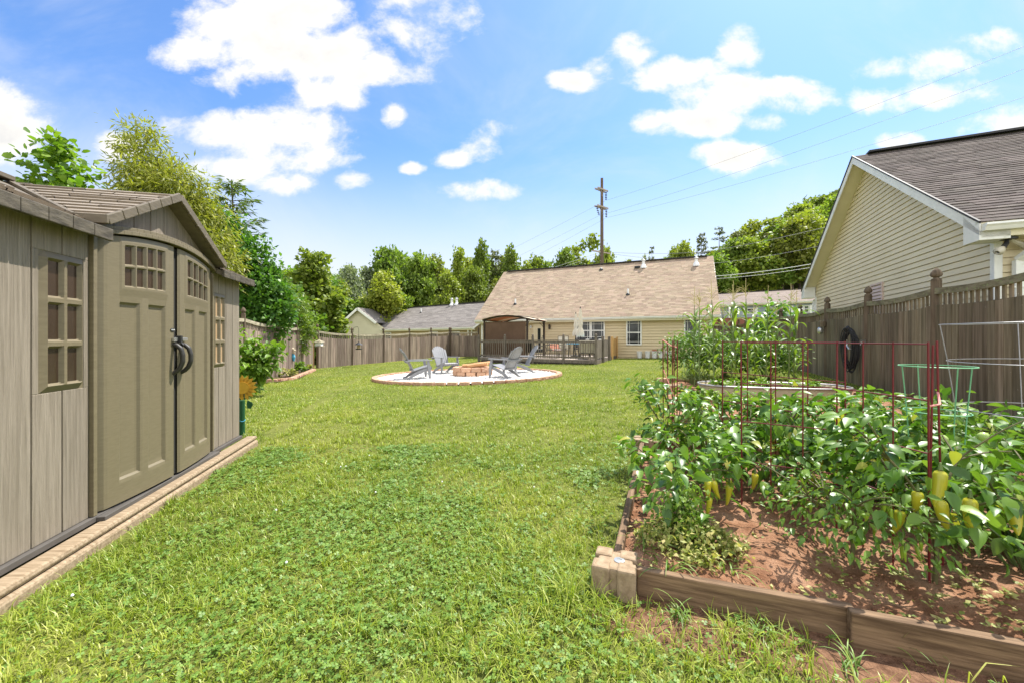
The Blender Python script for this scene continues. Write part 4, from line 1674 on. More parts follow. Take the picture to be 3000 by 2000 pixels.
# ---- deck furniture
def patio_chair(p, rz, label, cloth, name='patio_chair', hb=1.0, parent=None):
    root = thing(name, label, 'chair', tuple(p), rz, 'patio chairs on the deck')
    mb_ = MB()
    for sx in (-.27, .27):
        mb_.tube([(sx, -.30, 0), (sx, -.26, .38), (sx, .18, .42)], .014, 6)
        mb_.tube([(sx, .34, 0), (sx, .20, .40), (sx, .40, hb)], .014, 6)
        mb_.tube([(sx, -.28, .40), (sx, -.26, .62), (sx, .28, .64)], .014, 6)
    for z, y in ((.40, -.26), (.42, .18), (hb, .40)):
        mb_.tube([(-.27, y, z), (.27, y, z)], .014, 6)
    mb_.build('frame', M['black'], root, world=False)
    mb_ = MB()
    for i in range(6):
        t0, t1 = i / 6, (i + 1) / 6
        y0, y1 = -.25 + .43 * t0, -.25 + .43 * t1
        mb_.hexa([(-.25, y0, .40 - .03 * math.sin(math.pi * t0)), (.25, y0, .40 - .03 * math.sin(math.pi * t0)), (.25, y1, .40 - .03 * math.sin(math.pi * t1)), (-.25, y1, .40 - .03 * math.sin(math.pi * t1)),
                  (-.25, y0, .425 - .03 * math.sin(math.pi * t0)), (.25, y0, .425 - .03 * math.sin(math.pi * t0)), (.25, y1, .425 - .03 * math.sin(math.pi * t1)), (-.25, y1, .425 - .03 * math.sin(math.pi * t1))])
    mb_.build('seat', cloth, root, world=False)
    mb_ = MB()
    for i in range(6):
        t0, t1 = i / 6, (i + 1) / 6
        za, zb = .46 + (hb - .50) * t0, .46 + (hb - .50) * t1
        ya, yb = .215 + .18 * t0, .215 + .18 * t1
        mb_.hexa([(-.25, ya - .01, za), (.25, ya - .01, za), (.25, ya + .012, za), (-.25, ya + .012, za), (-.25, yb - .01, zb), (.25, yb - .01, zb), (.25, yb + .012, zb), (-.25, yb + .012, zb)])
    mb_.build('backrest', cloth, root, world=False)
    return root


dr_ = math.atan2(DX.y, DX.x) + math.pi
patio_chair(D(2.45, .75), dr_ + 2.0, 'patio sling chair seen side on behind the deck railing', M['beige_cloth'], hb=1.08)
patio_chair(D(2.15, 1.9), dr_ + 0.35, 'pale backed patio chair facing the lawn beside the door', M['beige_cloth'], hb=1.08)
patio_chair(D(2.05, .62), dr_ + .9, 'low folding chair with rust sling behind the railing', M['red_cloth'], hb=.72)
patio_chair(D(1.45, 2.6), dr_ + .2, 'dark framed dining chair at the far side of the deck table', M['black'], hb=.98)
patio_chair(D(.95, 2.9), dr_ - .3, 'dark framed dining chair nearest the twin window', M['black'], hb=.98)
tb = thing('patio_table', 'dark patio table with blue cloth top behind the railing', 'table', tuple(D(1.05, 1.5)), dr_)
mb = MB()
mb.box((0, 0, .69), (1.25, .85, .035))
mb.build('table_top', M['blue_cloth'], tb, world=False, bevel=.01)
for sx in (-.5, .5):
    for sy in (-.32, .32):
        mb = MB()
        mb.tube([(sx, sy, .67), (sx * 1.08, sy * 1.08, 0)], .02, 8)
        mb.build('leg', M['black'], tb, world=False)

def patio_armchair(p, rz, label, cloth, fm):
    so = thing('patio_armchair', label, 'armchair', tuple(p), rz)
    mb = MB()
    for sx in (-.40, .40):
        for sy in (-.3, .3):
            mb.tube([(sx, sy, 0), (sx, sy, .55)], .02, 6)
        mb.tube([(sx, -.34, .56), (sx, .34, .58)], .025, 6)
    mb.box((0, 0, .26), (.8, .6, .04))
    mb.build('frame', fm, so, world=False)
    mb = MB()
    mb.box((0, .02, .35), (.74, .62, .14))
    mb.build('seat', cloth, so, world=False, bevel=.04)
    mb = MB()
    mb.box((0, -.27, .62), (.76, .16, .48), M=Matrix.Rotation(.15, 3, 'X'))
    mb.build('backrest', cloth, so, world=False, bevel=.05)


patio_armchair(D(.45, .62), dr_, 'pale cushioned patio armchair in the near corner of the deck', M['beige_cloth'], M['bronze'])
patio_armchair(D(4.55, 1.2), dr_ + .5, 'black patio armchair under the gazebo, nearer its left post', M['black'], M['black'])
patio_armchair(D(3.6, 1.3), dr_ - .5, 'black patio armchair under the gazebo, nearer its right post', M['black'], M['black'])

# ---- white buckets along the house wall
bk = None
for i, (u, wdt) in enumerate(((1470, 12), (1488.5, 12), (1504, 11.5), (1519.5, 12.5), (1536, 12))):
    s_ = ms(u)
    p = main.W(s_, -.32, 0)
    p.z = gzf(p.x, p.y) + .03
    lab = ['white plastic bucket, leftmost of the row under the house window', 'empty white bucket, second in the row by the house wall',
           'white bucket with a terracotta pot standing in it', 'white bucket with a small grey green plant growing in it',
           'white bucket at the right end of the row, behind the red cages'][i]
    root = thing('bucket', lab, 'bucket', tuple(p), i * .9, 'white buckets along the house wall')
    mb = MB()
    mb.lathe([(.115, 0), (.145, .34), (.152, .345), (.152, .365), (.140, .368), (.112, .02)], 18)
    mb.build('shell', M['bucket'], root, world=False)
    mb = MB()
    mb.tube([(.15 * math.cos(t), .02, .33 - .17 * math.sin(t)) for t in np.linspace(0, math.pi, 9)], .004, 5)
    mb.build('handle', M['steel'], root, world=False)
    if i == 2:
        mb = MB()
        mb.lathe([(.10, .34), (.12, .40), (.135, .40), (.135, .45), (.11, .45)], 16)
        t_ = mb.build('flower_pot', M['terracotta'], None, world=False)
        t_.location = p
        tag(t_, 'terracotta pot sitting in the middle bucket', 'pot')
    if i == 3:
        bucket_plant = p.copy()

# ================================================================ FIRE PIT AND CHAIRS
RC = Vector((-1.45, 13.3, 0))
RA, RB = 3.02, 2.55


def ringpt(t, k=1.0):
    x, y = RC.x + RA * k * math.cos(t), RC.y + RB * k * math.sin(t)
    return Vector((x, y, gzf(x, y)))


def rough_block(name, w, d, h, mat, seed, taper=.88):
    rr = random.Random(seed)
    nx, ny, nz_ = 4, 3, 3
    mb_ = MB()
    bmv = {}
    vs = []
    for k in range(nz_):
        for j in range(ny):
            for i in range(nx):
                if 0 < i < nx - 1 and 0 < j < ny - 1 and 0 < k < nz_ - 1:
                    continue
                x, y, z = i / (nx - 1) - .5, j / (ny - 1) - .5, k / (nz_ - 1)
                tx = 1 + (taper - 1) * (y + .5)
                e = sum((abs(x) > .49, abs(y) > .49, z in (0, 1)))
                sh = .94 if e >= 2 else 1.0
                bmv[(i, j, k)] = len(vs)
                vs.append((x * w * tx * sh + rr.uniform(-.006, .006), y * d * sh + rr.uniform(-.008, .008), z * h * (1 if z == 0 else .985 if e < 2 else .96) + rr.uniform(-.004, .004) * (z > 0)))
    fs = []
    for j in range(ny - 1):
        for i in range(nx - 1):
            for k, rv in ((0, True), (nz_ - 1, False)):
                q = [bmv[(i, j, k)], bmv[(i + 1, j, k)], bmv[(i + 1, j + 1, k)], bmv[(i, j + 1, k)]]
                fs.append(q[::-1] if rv else q)
    for k in range(nz_ - 1):
        for i in range(nx - 1):
            for j, rv in ((0, False), (ny - 1, True)):
                q = [bmv[(i, j, k)], bmv[(i + 1, j, k)], bmv[(i + 1, j, k + 1)], bmv[(i, j, k + 1)]]
                fs.append(q[::-1] if rv else q)
        for j in range(ny - 1):
            for i, rv in ((0, True), (nx - 1, False)):
                q = [bmv[(i, j, k)], bmv[(i, j + 1, k)], bmv[(i, j + 1, k + 1)], bmv[(i, j, k + 1)]]
                fs.append(q[::-1] if rv else q)
    mb_.add(vs, fs)
    me = bpy.data.meshes.new(name)
    me.from_pydata(mb_.v, [], mb_.f)
    me.materials.append(mat)
    return me


edge_me = [rough_block('edging_stone', .295, .17, .115, M['stone'], 30 + i) for i in range(4)]


def put(me, name, loc, rz, parent=None, **tags):
    o = bpy.data.objects.new(name, me)
    COL.objects.link(o)
    if parent is not None:
        o.parent = parent
        o.location = Vector(loc) - ORG[parent.name][0]
    else:
        o.location = loc
    o.rotation_euler = (0, 0, rz)
    return tag(o, **tags) if tags else o


n = 58
for i in range(n):
    t = 2 * math.pi * i / n
    p = ringpt(t)
    tg = Vector((-RA * math.sin(t), RB * math.cos(t), 0))
    p.z -= .02
    put(edge_me[i % 4], 'edging_stone', p, math.atan2(tg.y, tg.x) + math.pi + rnd.uniform(-.03, .03), None,
        label='rough tan edging stone set in the ring around the white gravel', cat='stone', group='edging stones around the gravel circle')
# gravel
th = np.linspace(0, 2 * np.pi, 60, endpoint=False)
rings = [np.array([[RC.x, RC.y, gzf(RC.x, RC.y) + .04]])]
for k in np.linspace(.08, .975, 18):
    q = np.stack([RC.x + RA * k * np.cos(th), RC.y + RB * k * np.sin(th)], 1)
    z = gz(q[:, 0], q[:, 1]) + .04 + RNG.normal(0, .006, len(q))
    rings.append(np.column_stack([q, z]))
gv = np.concatenate(rings)
gf = []
for r_ in range(17):
    for j in range(60):
        a = 1 + r_ * 60 + j
        b = 1 + r_ * 60 + (j + 1) % 60
        gf.append((a, b, b + 60, a + 60))
npb = 5200
rad = np.sqrt(RNG.uniform(0, .92, npb))
ta = RNG.uniform(0, 2 * np.pi, npb)
c = np.stack([RC.x + RA * rad * np.cos(ta), RC.y + RB * rad * np.sin(ta)], 1)
cz = gz(c[:, 0], c[:, 1]) + .045
octa = np.array([[1, 0, 0], [-1, 0, 0], [0, 1, 0], [0, -1, 0], [0, 0, .7], [0, 0, -.7]], float)
sz_ = RNG.uniform(.012, .030, npb)
pv = (octa[None] * (1 + RNG.uniform(-.35, .35, (npb, 6, 1)))) * sz_[:, None, None]
pv = pv + np.column_stack([c, cz])[:, None, :]
of = np.array([[0, 2, 4], [2, 1, 4], [1, 3, 4], [3, 0, 4], [2, 0, 5], [1, 2, 5], [3, 1, 5], [0, 3, 5]])
pf = (of[None] + (np.arange(npb) * 6)[:, None, None]).reshape(-1, 3) + len(gv)
tri0 = np.array([[0, 1 + j, 1 + (j + 1) % 60] for j in range(60)])
grv = link_mesh('gravel', np_mesh('gravel', np.concatenate([gv, pv.reshape(-1, 3)]), [np.array(gf), np.concatenate([tri0, pf])]), M['gravel'])
tag(grv, 'white gravel filling the stone edged circle', 'gravel', None, 'stuff')

pitc = Vector((-1.32, 13.42, 0))
pitc.z = gzf(pitc.x, pitc.y) + .045
pit = thing('fire_pit', 'round fire pit of two courses of tan stone blocks', 'fire pit', tuple(pitc))
pit_me = [rough_block('stone', .315, .20, .135, M['stone_pit'], 60 + i, .78) for i in range(4)]
for cse in range(2):
    for i in range(12):
        t = 2 * math.pi * (i + .5 * cse) / 12
        p = pitc + Vector((.56 * math.cos(t), .56 * math.sin(t), cse * .137))
        put(pit_me[(i + cse) % 4], 'stone', p, t + math.pi / 2 + rnd.uniform(-.03, .03), pit)
mb = MB()
mb.lathe([(.46, .02), (.40, .10), (.2, .13), (.02, .14)], 20, pitc)
mb.build('ash_bed', M['deck_wood'], pit)
for (a, b, r_, lab) in (((-.15, -.25, .30), (.52, -.30, .40), .075, 'split orange log lying across the front of the fire pit'),
                        ((-.35, -.02, .30), (.35, .15, .33), .06, 'paler log lying in the middle of the fire pit'),
                        ((.15, -.05, .33), (.62, .22, .40), .06, 'log propped on the far right rim of the fire pit')):
    mb = MB()
    A_, B_ = pitc + Vector(a), pitc + Vector(b)
    mb.tube([A_, A_.lerp(B_, .5) + Vector((0, .01, .01)), B_], [r_, r_ * 1.08, r_ * .95], 7)
    tag(mb.build('firewood_log', M['log']), lab, 'log', 'logs in the fire pit')


def slat_prof(t):
    """side profile of the backrest, y and z for t in 0..1 up its length"""
    return (-.17 - .33 * t - .05 * t * t, .235 + .74 * t - .02 * t * t)


def make_adirondack():
    root = thing('adirondack_chair', 'x', 'chair', (0, 0, 0), 0, 'grey resin chairs around the fire pit')
    ct = M['chair']
    # seat slats, rolled over at the front
    mb_ = MB()
    sp = [(.375, .30), (.385, .345), (.36, .375), (.28, .372), (.1, .325), (-.06, .275), (-.18, .238)]
    for i in range(6):
        x0 = -.265 + i * .0895
        x1 = x0 + .083
        for (y0, z0), (y1, z1) in zip(sp[:-1], sp[1:]):
            d = Vector((0, y1 - y0, z1 - z0)).normalized()
            nn = Vector((0, d.z, -d.y)) * .018
            a, b = Vector((0, y0, z0)), Vector((0, y1, z1))
            mb_.hexa([Vector((x0, a.y, a.z)) + nn, Vector((x1, a.y, a.z)) + nn, Vector((x1, b.y, b.z)) + nn, Vector((x0, b.y, b.z)) + nn,
                      (x0, a.y, a.z), (x1, a.y, a.z), (x1, b.y, b.z), (x0, b.y, b.z)])
    mb_.build('seat', ct, root, world=False)
    # backrest: fanned slats under an arched top
    mb_ = MB()
    ns = 7
    for i in range(ns):
        c = (i - (ns - 1) / 2) / ((ns - 1) / 2)
        Lk = 1.0 - .17 * abs(c) ** 2.2
        m_ = 8
        for k in range(m_):
            t0, t1 = Lk * k / m_, Lk * (k + 1) / m_
            q = []
            for t in (t0, t1):
                y, z = slat_prof(t)
                xc = c * (.215 + .045 * min(t, .8))
                hw = .0345 + .006 * min(t, .8)
                if k == m_ - 1 and t == t1:
                    hw *= .80
                cup = .022 * abs(c) ** 2
                q.append((xc, hw, y + cup, z))
            (xa, ha, ya, za), (xb, hb_, yb, zb) = q
            mb_.hexa([(xa - ha, ya - .012, za), (xa + ha, ya - .012, za), (xa + ha, ya + .008, za), (xa - ha, ya + .008, za),
                      (xb - hb_, yb - .012, zb), (xb + hb_, yb - .012, zb), (xb + hb_, yb + .008, zb), (xb - hb_, yb + .008, zb)])
    # rim and back brace
    pts = []
    for i in range(17):
        c = -1 + 2 * i / 16
        t = 1.0 - .17 * abs(c) ** 2.2 - .035
        y, z = slat_prof(t)
        pts.append((c * (.215 + .045 * .8) * 1.02, y - .012, z))
    lo = [slat_prof(t) for t in (.05, .3, .55)]
    side = lambda s_: [(s_ * (.215 + .045 * t + .028), slat_prof(t)[0] + .01, slat_prof(t)[1]) for t in (.02, .25, .5, .72)]
    mb_.tube(list(side(-1)) + [(p_[0], p_[1] + .0, p_[2]) for p_ in pts[1:-1]] + list(reversed(side(1))), .014, 6)
    mb_.build('backrest', ct, root, world=False)
    mb_ = MB()
    y, z = slat_prof(.44)
    mb_.beam((-.34, y - .035, z - .03), (.34, y - .035, z - .03), .035, .06)
    y, z = slat_prof(.04)
    mb_.beam((-.28, y - .03, z), (.28, y - .03, z), .03, .05)
    mb_.build('back_brace', ct, root, world=False, bevel=.006)
    for s_ in (-1, 1):
        # arm
        mb_ = MB()
        ol = [(.275, -.42), (.345, -.42), (.375, .0), (.385, .34), (.365, .39), (.30, .39), (.275, .34), (.270, .0)]
        mb_.prism([(s_ * x, y_, .545 + .02 * (y_ + .42)) for x, y_ in ol], (0, 0, .026))
        mb_.build('armrest', ct, root, world=False, bevel=.006)
        # front leg
        mb_ = MB()
        fl_ = [(.40, .30, .56), (.40, .22, .56), (.40, .24, .36), (.43, .285, 0), (.43, .345, 0), (.405, .35, .36)]
        mb_.prism([Vector((s_ * (x - .085), y_, z_)) for x, y_, z_ in fl_], (s_ * .034, 0, 0))
        mb_.build('leg', ct, root, world=False, bevel=.006)
        # side rail sweeping down into the rear leg
        mb_ = MB()
        cv = [(.36, .345, .06), (.15, .305, .09), (-.05, .24, .11), (-.22, .15, .10), (-.34, .05, .075), (-.42, -.0, .06)]
        for (y0, z0, h0), (y1, z1, h1) in zip(cv[:-1], cv[1:]):
            x0, x1 = s_ * .275, s_ * .308
            mb_.hexa([(x0, y0, z0 - h0), (x1, y0, z0 - h0), (x1, y1, z1 - h1 * (1 if z1 > .01 else 0)), (x0, y1, z1 - h1 * (1 if z1 > .01 else 0)),
                      (x0, y0, z0), (x1, y0, z0), (x1, y1, z1 + (.0 if z1 > .01 else .03)), (x0, y1, z1 + (.0 if z1 > .01 else .03))])
        mb_.build('leg', ct, root, world=False, bevel=.006)
    return root


ad = make_adirondack()
chairs = [((-2.97, 12.55), -1.18, 'grey resin garden chair seen from the side, left of the fire pit'),
          ((-2.40, 14.35), -2.40, 'grey resin garden chair facing the camera, far left of the fire pit'),
          ((-.22, 12.35), .95, 'grey resin garden chair with its back to the camera, right of the fire pit'),
          ((.36, 14.05), 1.75, 'grey resin garden chair turned to the left, partly hidden by the one before it')]
for i, ((x, y), rz, lab) in enumerate(chairs):
    o = ad if i == 0 else copy_tree(ad)
    o.location = (x, y, gzf(x, y) + .045)
    o.rotation_euler = (0, 0, rz)
    o['label'] = lab

# ================================================================ UTILITY POLE AND LINES
pb = P(1382.5, 700, 46)
pole = thing('utility_pole', 'tall dark wooden utility pole with two crossarms behind the house', 'utility pole', (pb.x, pb.y, -.3))
ptop = P(1382.5, 410, 46)
mb = MB()
mb.tube([(pb.x, pb.y, -.3), (pb.x, pb.y, 10), (pb.x, pb.y, ptop.z)], [.24, .20, .155], 12)
mb.build('shaft', M['pole_wood'], pole)
ad_ = Vector((1.67, 1.35, 0)).normalized()


def insulator(p, lean=(0, 0, 0), n_=5, L=.95, par=None):
    mb_ = MB()
    for k in range(n_):
        t = (k + .3) / n_
        q = Vector(p) + Vector((lean[0] * t, lean[1] * t, -L * t))
        mb_.lathe([(.03, .08), (.13, .03), (.14, 0), (.03, -.02)], 10, q)
    mb_.tube([p, Vector(p) + Vector((lean[0], lean[1], -L))], .02, 5)
    mb_.build('insulator', M['insul'], par)
    return Vector(p) + Vector((lean[0], lean[1], -L))


wires_at = []
for v_, hl, hr in ((437, 1.0, .85), (477, 1.05, .9)):
    c = P(1382.5, v_, 46)
    for off in (.20, -.20):
        mb = MB()
        nn = Vector((-ad_.y, ad_.x, 0)) * off
        mb.beam(c - ad_ * hl + nn, c + ad_ * hr + nn, .10, .17)
        arm = mb.build('crossarm', M['arm_wood'], pole)
    mb = MB()
    nn = Vector((-ad_.y, ad_.x, 0)) * -.2
    for s_ in ((-.85, 0), (-.4, 0)):
        mb.tube([c + ad_ * s_[0] + nn, c + Vector((0, 0, -.85)) + nn * .6], .02, 5)
    mb.build('brace', M['arm_wood'], pole)
    wires_at.append(insulator(c + ad_ * (hr - .1) + Vector((0, 0, -.09)), par=pole))
    if v_ == 477:
        wires_at.append(insulator(c - ad_ * (hl - .1) + Vector((0, 0, -.09)), (.35, .25, 0), par=pole))
lowc = P(1382.5, 579, 46)
mb = MB()
mb.beam(P(1360, 576, 46), P(1402, 583, 46), .12, .14)
mb.build('crossarm', M['arm_wood'], pole)


def line(pts, r, mat, label, sag=.0, seg=24, name='power_line'):
    mb_ = MB()
    for A_, B_ in zip(pts[:-1], pts[1:]):
        A_, B_ = Vector(A_), Vector(B_)
        q = []
        for i in range(seg + 1):
            t = i / seg
            p_ = A_.lerp(B_, t)
            p_.z -= sag * 4 * t * (1 - t)
            q.append(p_)
        mb_.tube(q, r, 5)
    tag(mb_.build(name, mat), label, 'cable', 'overhead lines crossing the yard')


for i, (w_, (u2, v2, Y2), lab) in enumerate(zip(wires_at, ((2352, 100, 21.0), (2352, 217, 23.0), (2352, 152, 22.0)),
                                         ('highest power line climbing to the upper right',
                                          'lowest of the three power lines, from the lower right insulator',
                                          'middle power line, from the left insulator of the lower crossarm'))):
    e2 = P(u2, v2, Y2)
    e2 = e2 + (e2 - w_) * .12
    vL = (662, 712, 684)[i]
    e1 = P(985, vL, 62)
    line([e1, w_], .009, M['wire'], ('highest', 'lowest', 'middle')[i] + ' of the three power line spans left of the utility pole', .25)
    line([w_, e2], .0095, M['wire'], lab, .45)
for (pts, mt, r, lab) in ((((955, 697, 60), (1145, 650, 52), (1381, 579, 46)), 'wire_pale', .019, 'upper pale cable rising behind the left roofs to the pole'),
                   (((955, 703, 60), (1145, 657, 52), (1381, 584, 46)), 'wire_pale', .016, 'lower pale cable rising behind the left roofs to the pole'),
                   (((1400, 700, 47), (1639, 635, 41), (1885, 603, 36)), 'wire_pale', .028, 'thick pale cable across the wooded hill above the blue house'),
                   (((1400, 706, 47), (1641, 641, 41), (1885, 611, 36)), 'wire_pale', .020, 'thin pale cable just under the thick one across the hill'),
                   (((1402, 583, 46), (1645, 604.6, 41), (1890, 564, 36)), 'wire', .016, 'grey cable crossing the middle of the wooded hill'),
                   (((1402, 580, 46), (1613, 579.6, 41), (1905, 520, 36)), 'wire', .016, 'grey cable crossing the upper wooded hill near the pines')):
    line([P(*q) for q in pts], r, M[mt], lab, .15)

# ================================================================ THINGS ON THE FENCES
# coiled hose on the right fence
hp_ = rp[3]      # post beside the hose
fd = Vector((.385, 1, 0)).normalized()
fn = Vector((-fd.y, fd.x, 0))       # towards the lawn
pts = []
rr = random.Random(4)
hx_ = (fd + fn * .8).normalized()
hc = Vector((hp_[0], hp_[1], 0)) + fd * .30 + fn * .17
loops = 17
for i in range(loops * 22):
    t = 2 * math.pi * i / 22
    k = i // 22
    kw = .085 + .045 * (k % 5) / 4 + .02 * math.sin(k * 2.1) + .015 * rr.uniform(-1, 1) * (i % 22 == 0)
    kh = .40 + .05 * math.sin(k * 1.3 + .7)
    x = kw * math.sin(t) + .03 * math.sin(k * 3.3)
    z = 1.02 + kh * math.cos(t) * (1 if math.cos(t) > 0 else 1.16) - .05 * math.sin(k * 1.7)
    pts.append(hc + hx_ * x * 1.12 + fn * (.02 + .05 * (k % 4) / 4 * 1.8 + .03 * math.sin(t * .5 + k)) + Vector((0, 0, z)))
mb = MB()
mb.tube(pts, .0115, 6)
hose = mb.build('garden_hose', M['rubber'], None, smooth=True)
tag(hose, 'black garden hose hanging in coils on the right fence', 'hose')
mb = MB()
q = hc + fd * -.05 + fn * .12 + Vector((0, 0, 1.05))
mb.tube([q + Vector((0, 0, .15)), q + Vector((0, 0, .02)), q + fd * -.12 + Vector((0, 0, -.06)), q + fd * -.20 + Vector((0, 0, -.05))], [.012, .018, .016, .012], 8)
nz_o = mb.build('nozzle', M['steel'], hose)
q = Vector((hp_[0], hp_[1], 1.16)) + fn * .06 - fd * .04
mb = MB()
mb.tube([q, q + fn * .10], .014, 8)
mb.tube([q + fn * .05, q + fn * .09 + Vector((0, 0, -.07))], .013, 8)
mb.beam(q + fn * .04 + Vector((-.05, 0, .035)), q + fn * .04 + Vector((.05, 0, .035)), .02, .012)
tag(mb.build('garden_tap', M['steel']), 'steel garden tap on the fence post beside the hose', 'tap')
# jar lantern on the next post
jp = Vector((rp[4][0], rp[4][1], 0)) + fn * .07
jr = thing('jar_lantern', 'glass jar lantern on a wooden bracket on the right fence', 'lantern', (jp.x, jp.y, 1.55))
mb = MB()
mb.box(jp + fn * .05 + Vector((0, 0, 1.62)), (.17, .12, .14), rz=1.2)
mb.build('bracket', M['fence_r'], jr, bevel=.006)
mb = MB()
mb.lathe([(.03, .06), (.05, .05), (.065, .02), (.065, -.07), (.05, -.11), (.02, -.115)], 12, jp + fn * .09 + Vector((0, 0, 1.47)))
mb.build('jar', M['steel'], jr, smooth=True)
# bird feeders and trinkets on the left fence
fpt = P(733, 790, 17.6)
bf = thing('bird_feeder', 'white house shaped bird feeder hanging beside the orange fence post', 'bird feeder', tuple(fpt))
mb = MB()
mb.box(fpt, (.26, .22, .17))
mb.build('body', M['vent_white'], bf, bevel=.01)
mb = MB()
mb.lathe([(.25, .085), (.05, .18), (.01, .20)], 4, fpt, rot=R(45))
mb.tube([fpt + Vector((0, 0, .19)), fpt + Vector((0, .0, .55)), fpt + Vector((-.3, .15, .60))], .008, 5)
mb.build('roof', M['fence_rail'], bf)
mb = MB()
mb.box(fpt + Vector((0, 0, -.10)), (.40, .32, .025))
mb.build('tray', M['fence_rail'], bf)
fpt = P(824, 795, 20.0)
bf = thing('bird_feeder', 'small dark roofed bird feeder hanging on the fence behind the lawn', 'bird feeder', tuple(fpt))
mb = MB()
mb.lathe([(.08, -.11), (.08, .09)], 8, fpt)
mb.build('body', M['vinyl_brown'], bf)
mb = MB()
mb.lathe([(.22, .07), (.13, .13), (.03, .19), (.03, .22)], 8, fpt)
mb.tube([fpt + Vector((0, 0, .2)), fpt + Vector((0, 0, .85)), fpt + Vector((-.05, .0, .97)), fpt + Vector((-.25, .0, .93)), fpt + Vector((-.3, .1, .7))], .01, 5)
mb.build('roof', M['black'], bf)
mb = MB()
mb.lathe([(.15, -.16), (.17, -.12), (.14, -.11)], 8, fpt)
mb.build('tray', M['black'], bf)
fpt = P(672, 805, 15.9)
fw_ = thing('ceramic_flower', 'pale ceramic flower ornament with teal leaf on the left fence', 'ornament', tuple(fpt))
mb = MB()
for k in range(8):
    a_ = k * math.pi / 4
    mb.tube([fpt, fpt + Vector((.07 * math.cos(a_), 0, .07 * math.sin(a_))), fpt + Vector((.13 * math.cos(a_), .02, .13 * math.sin(a_)))], [.02, .045, .02], 6)
mb.build('petals', M['canopy_out'], fw_)
mb = MB()
mb.tube([fpt + Vector((.02, .0, -.12)), fpt + Vector((.03, 0, -.25)), fpt + Vector((.05, 0, -.42))], [.03, .08, .02], 6)
mb.build('leaf', M['blue_cloth'], fw_)
mb = MB()
c_ = P(631, 771, 14.2)
mb.box(c_, (.16, .13, .22), rz=.9)
bx_ = mb.build('nest_box', M['fence_rail'], None, bevel=.008)
tag(bx_, 'small square wooden nest box on the left fence', 'nest box')
mb = MB()
mb.box(c_ + Vector((0, 0, .12)), (.2, .19, .02), rz=.9)
mb.build('roof', M['fence_rail'], bx_)

# stone edged flower bed by the left fence
ctrl = [(600, 878, 0), (640, 876, 0), (672, 872, 0), (700, 860, 0), (722, 851, 0)]
cp = [G(u, v) for u, v, _ in ctrl]
den = []
for a, b in zip(cp[:-1], cp[1:]):
    for k in range(20):
        den.append(a.lerp(b, k / 20))
acc_, last = 0, den[0]
k = 0
for q in den:
    acc_ += (q - last).length
    tgd = (q - last)
    last = q
    if acc_ >= .30:
        acc_ = 0
        put(edge_me[k % 4], 'edging_stone', (q.x, q.y, gzf(q.x, q.y) - .02), math.atan2(tgd.y, tgd.x) + rnd.uniform(-.1, .1), None,
            label='tan edging stone in the curved row bordering the flower bed by the left fence', cat='stone', group='edging stones of the flower bed')
        k += 1
q = [G(585, 882), G(640, 878), G(690, 868), G(724, 851)] + [Vector((-9.2, 18.6, 0)), Vector((-8.8, 16.4, 0)), Vector((-8.35, 14.1, 0)), Vector((-7.95, 12.3, 0))]
mb = MB()
mb.add([Vector((p_.x, p_.y, gzf(p_.x, p_.y) + .03)) for p_ in q], [tuple(range(len(q)))])
M['soil_dark'] = mk('soil_dark', [(.06, .04, .028), (.14, .095, .065)], 9, 1.0, .8, bdist=.02, spec=.1)
tag(mb.build('flower_bed_soil', M['soil_dark']), 'dark soil of the flower bed by the left fence', None, None, 'structure')

# ================================================================ RAISED BEDS
def beam_board(t0, s0, t1, s1, h, z0, th_, label, cat='timber', mat=None, grp=None, bow=0.0):
    mb_ = MB()
    a, b = bedp(t0, s0, 0), bedp(t1, s1, 0)
    n_ = 12
    d = (b - a).normalized()
    sd = Vector((-d.y, d.x, 0)) * th_ / 2
    k0 = len(mb_.v)
    rr_ = random.Random(int(s1 * 100 + t1 * 31))
    for i in range(n_ + 1):
        c = a.lerp(b, i / n_) + Vector((-d.y, d.x, 0)) * bow * math.sin(math.pi * i / n_)
        w1 = rr_.uniform(-.003, .003)
        for p_ in (c - sd + Vector((0, 0, z0)), c + sd + Vector((0, 0, z0)), c + sd + Vector((0, 0, z0 + h + w1)), c - sd + Vector((0, 0, z0 + h + w1))):
            mb_.v.append(tuple(p_))
    for i in range(n_):
        o = k0 + i * 4
        for j in range(4):
            j2 = (j + 1) % 4
            mb_.f.append((o + j, o + j2, o + 4 + j2, o + 4 + j))
    mb_.f.append((k0 + 3, k0 + 2, k0 + 1, k0))
    e = k0 + n_ * 4
    mb_.f.append((e, e + 1, e + 2, e + 3))
    o = mb_.build('bed_timber', mat or M['bed_wood'], None, bevel=.007)
    # let the grain run along the board
    ang = math.atan2(d.y, d.x)
    o.data.transform(Matrix.Rotation(-ang, 4, 'Z'))
    o.rotation_euler = (0, 0, ang)
    return tag(o, label, cat, grp)


def corner_block(t, s, label, z=.0, sub=True):
    o = bedp(t, s, z)
    ang = math.atan2(E2.y, E2.x)
    root = thing('concrete_block', label, 'block', tuple(o), ang, 'slotted concrete corner blocks of the raised beds')
    mb_ = MB()
    q = .083
    for sx in (-1, 1):
        for sy in (-1, 1):
            mb_.box((sx * (.10 - q / 2 + .0), sy * (.10 - q / 2), .075), (q, q, .15))
    mb_.box((0, 0, .071), (.165, .165, .142))
    mb_.build('body', M['block'], root, world=False, bevel=.011)
    if sub:
        mb_ = MB()
        mb_.lathe([(.026, .0), (.026, .003), (.011, .004), (.011, .0015)], 16, (.02, .0, .1425))
        mb_.build('washer', M['steel'], root, world=False)
    return root


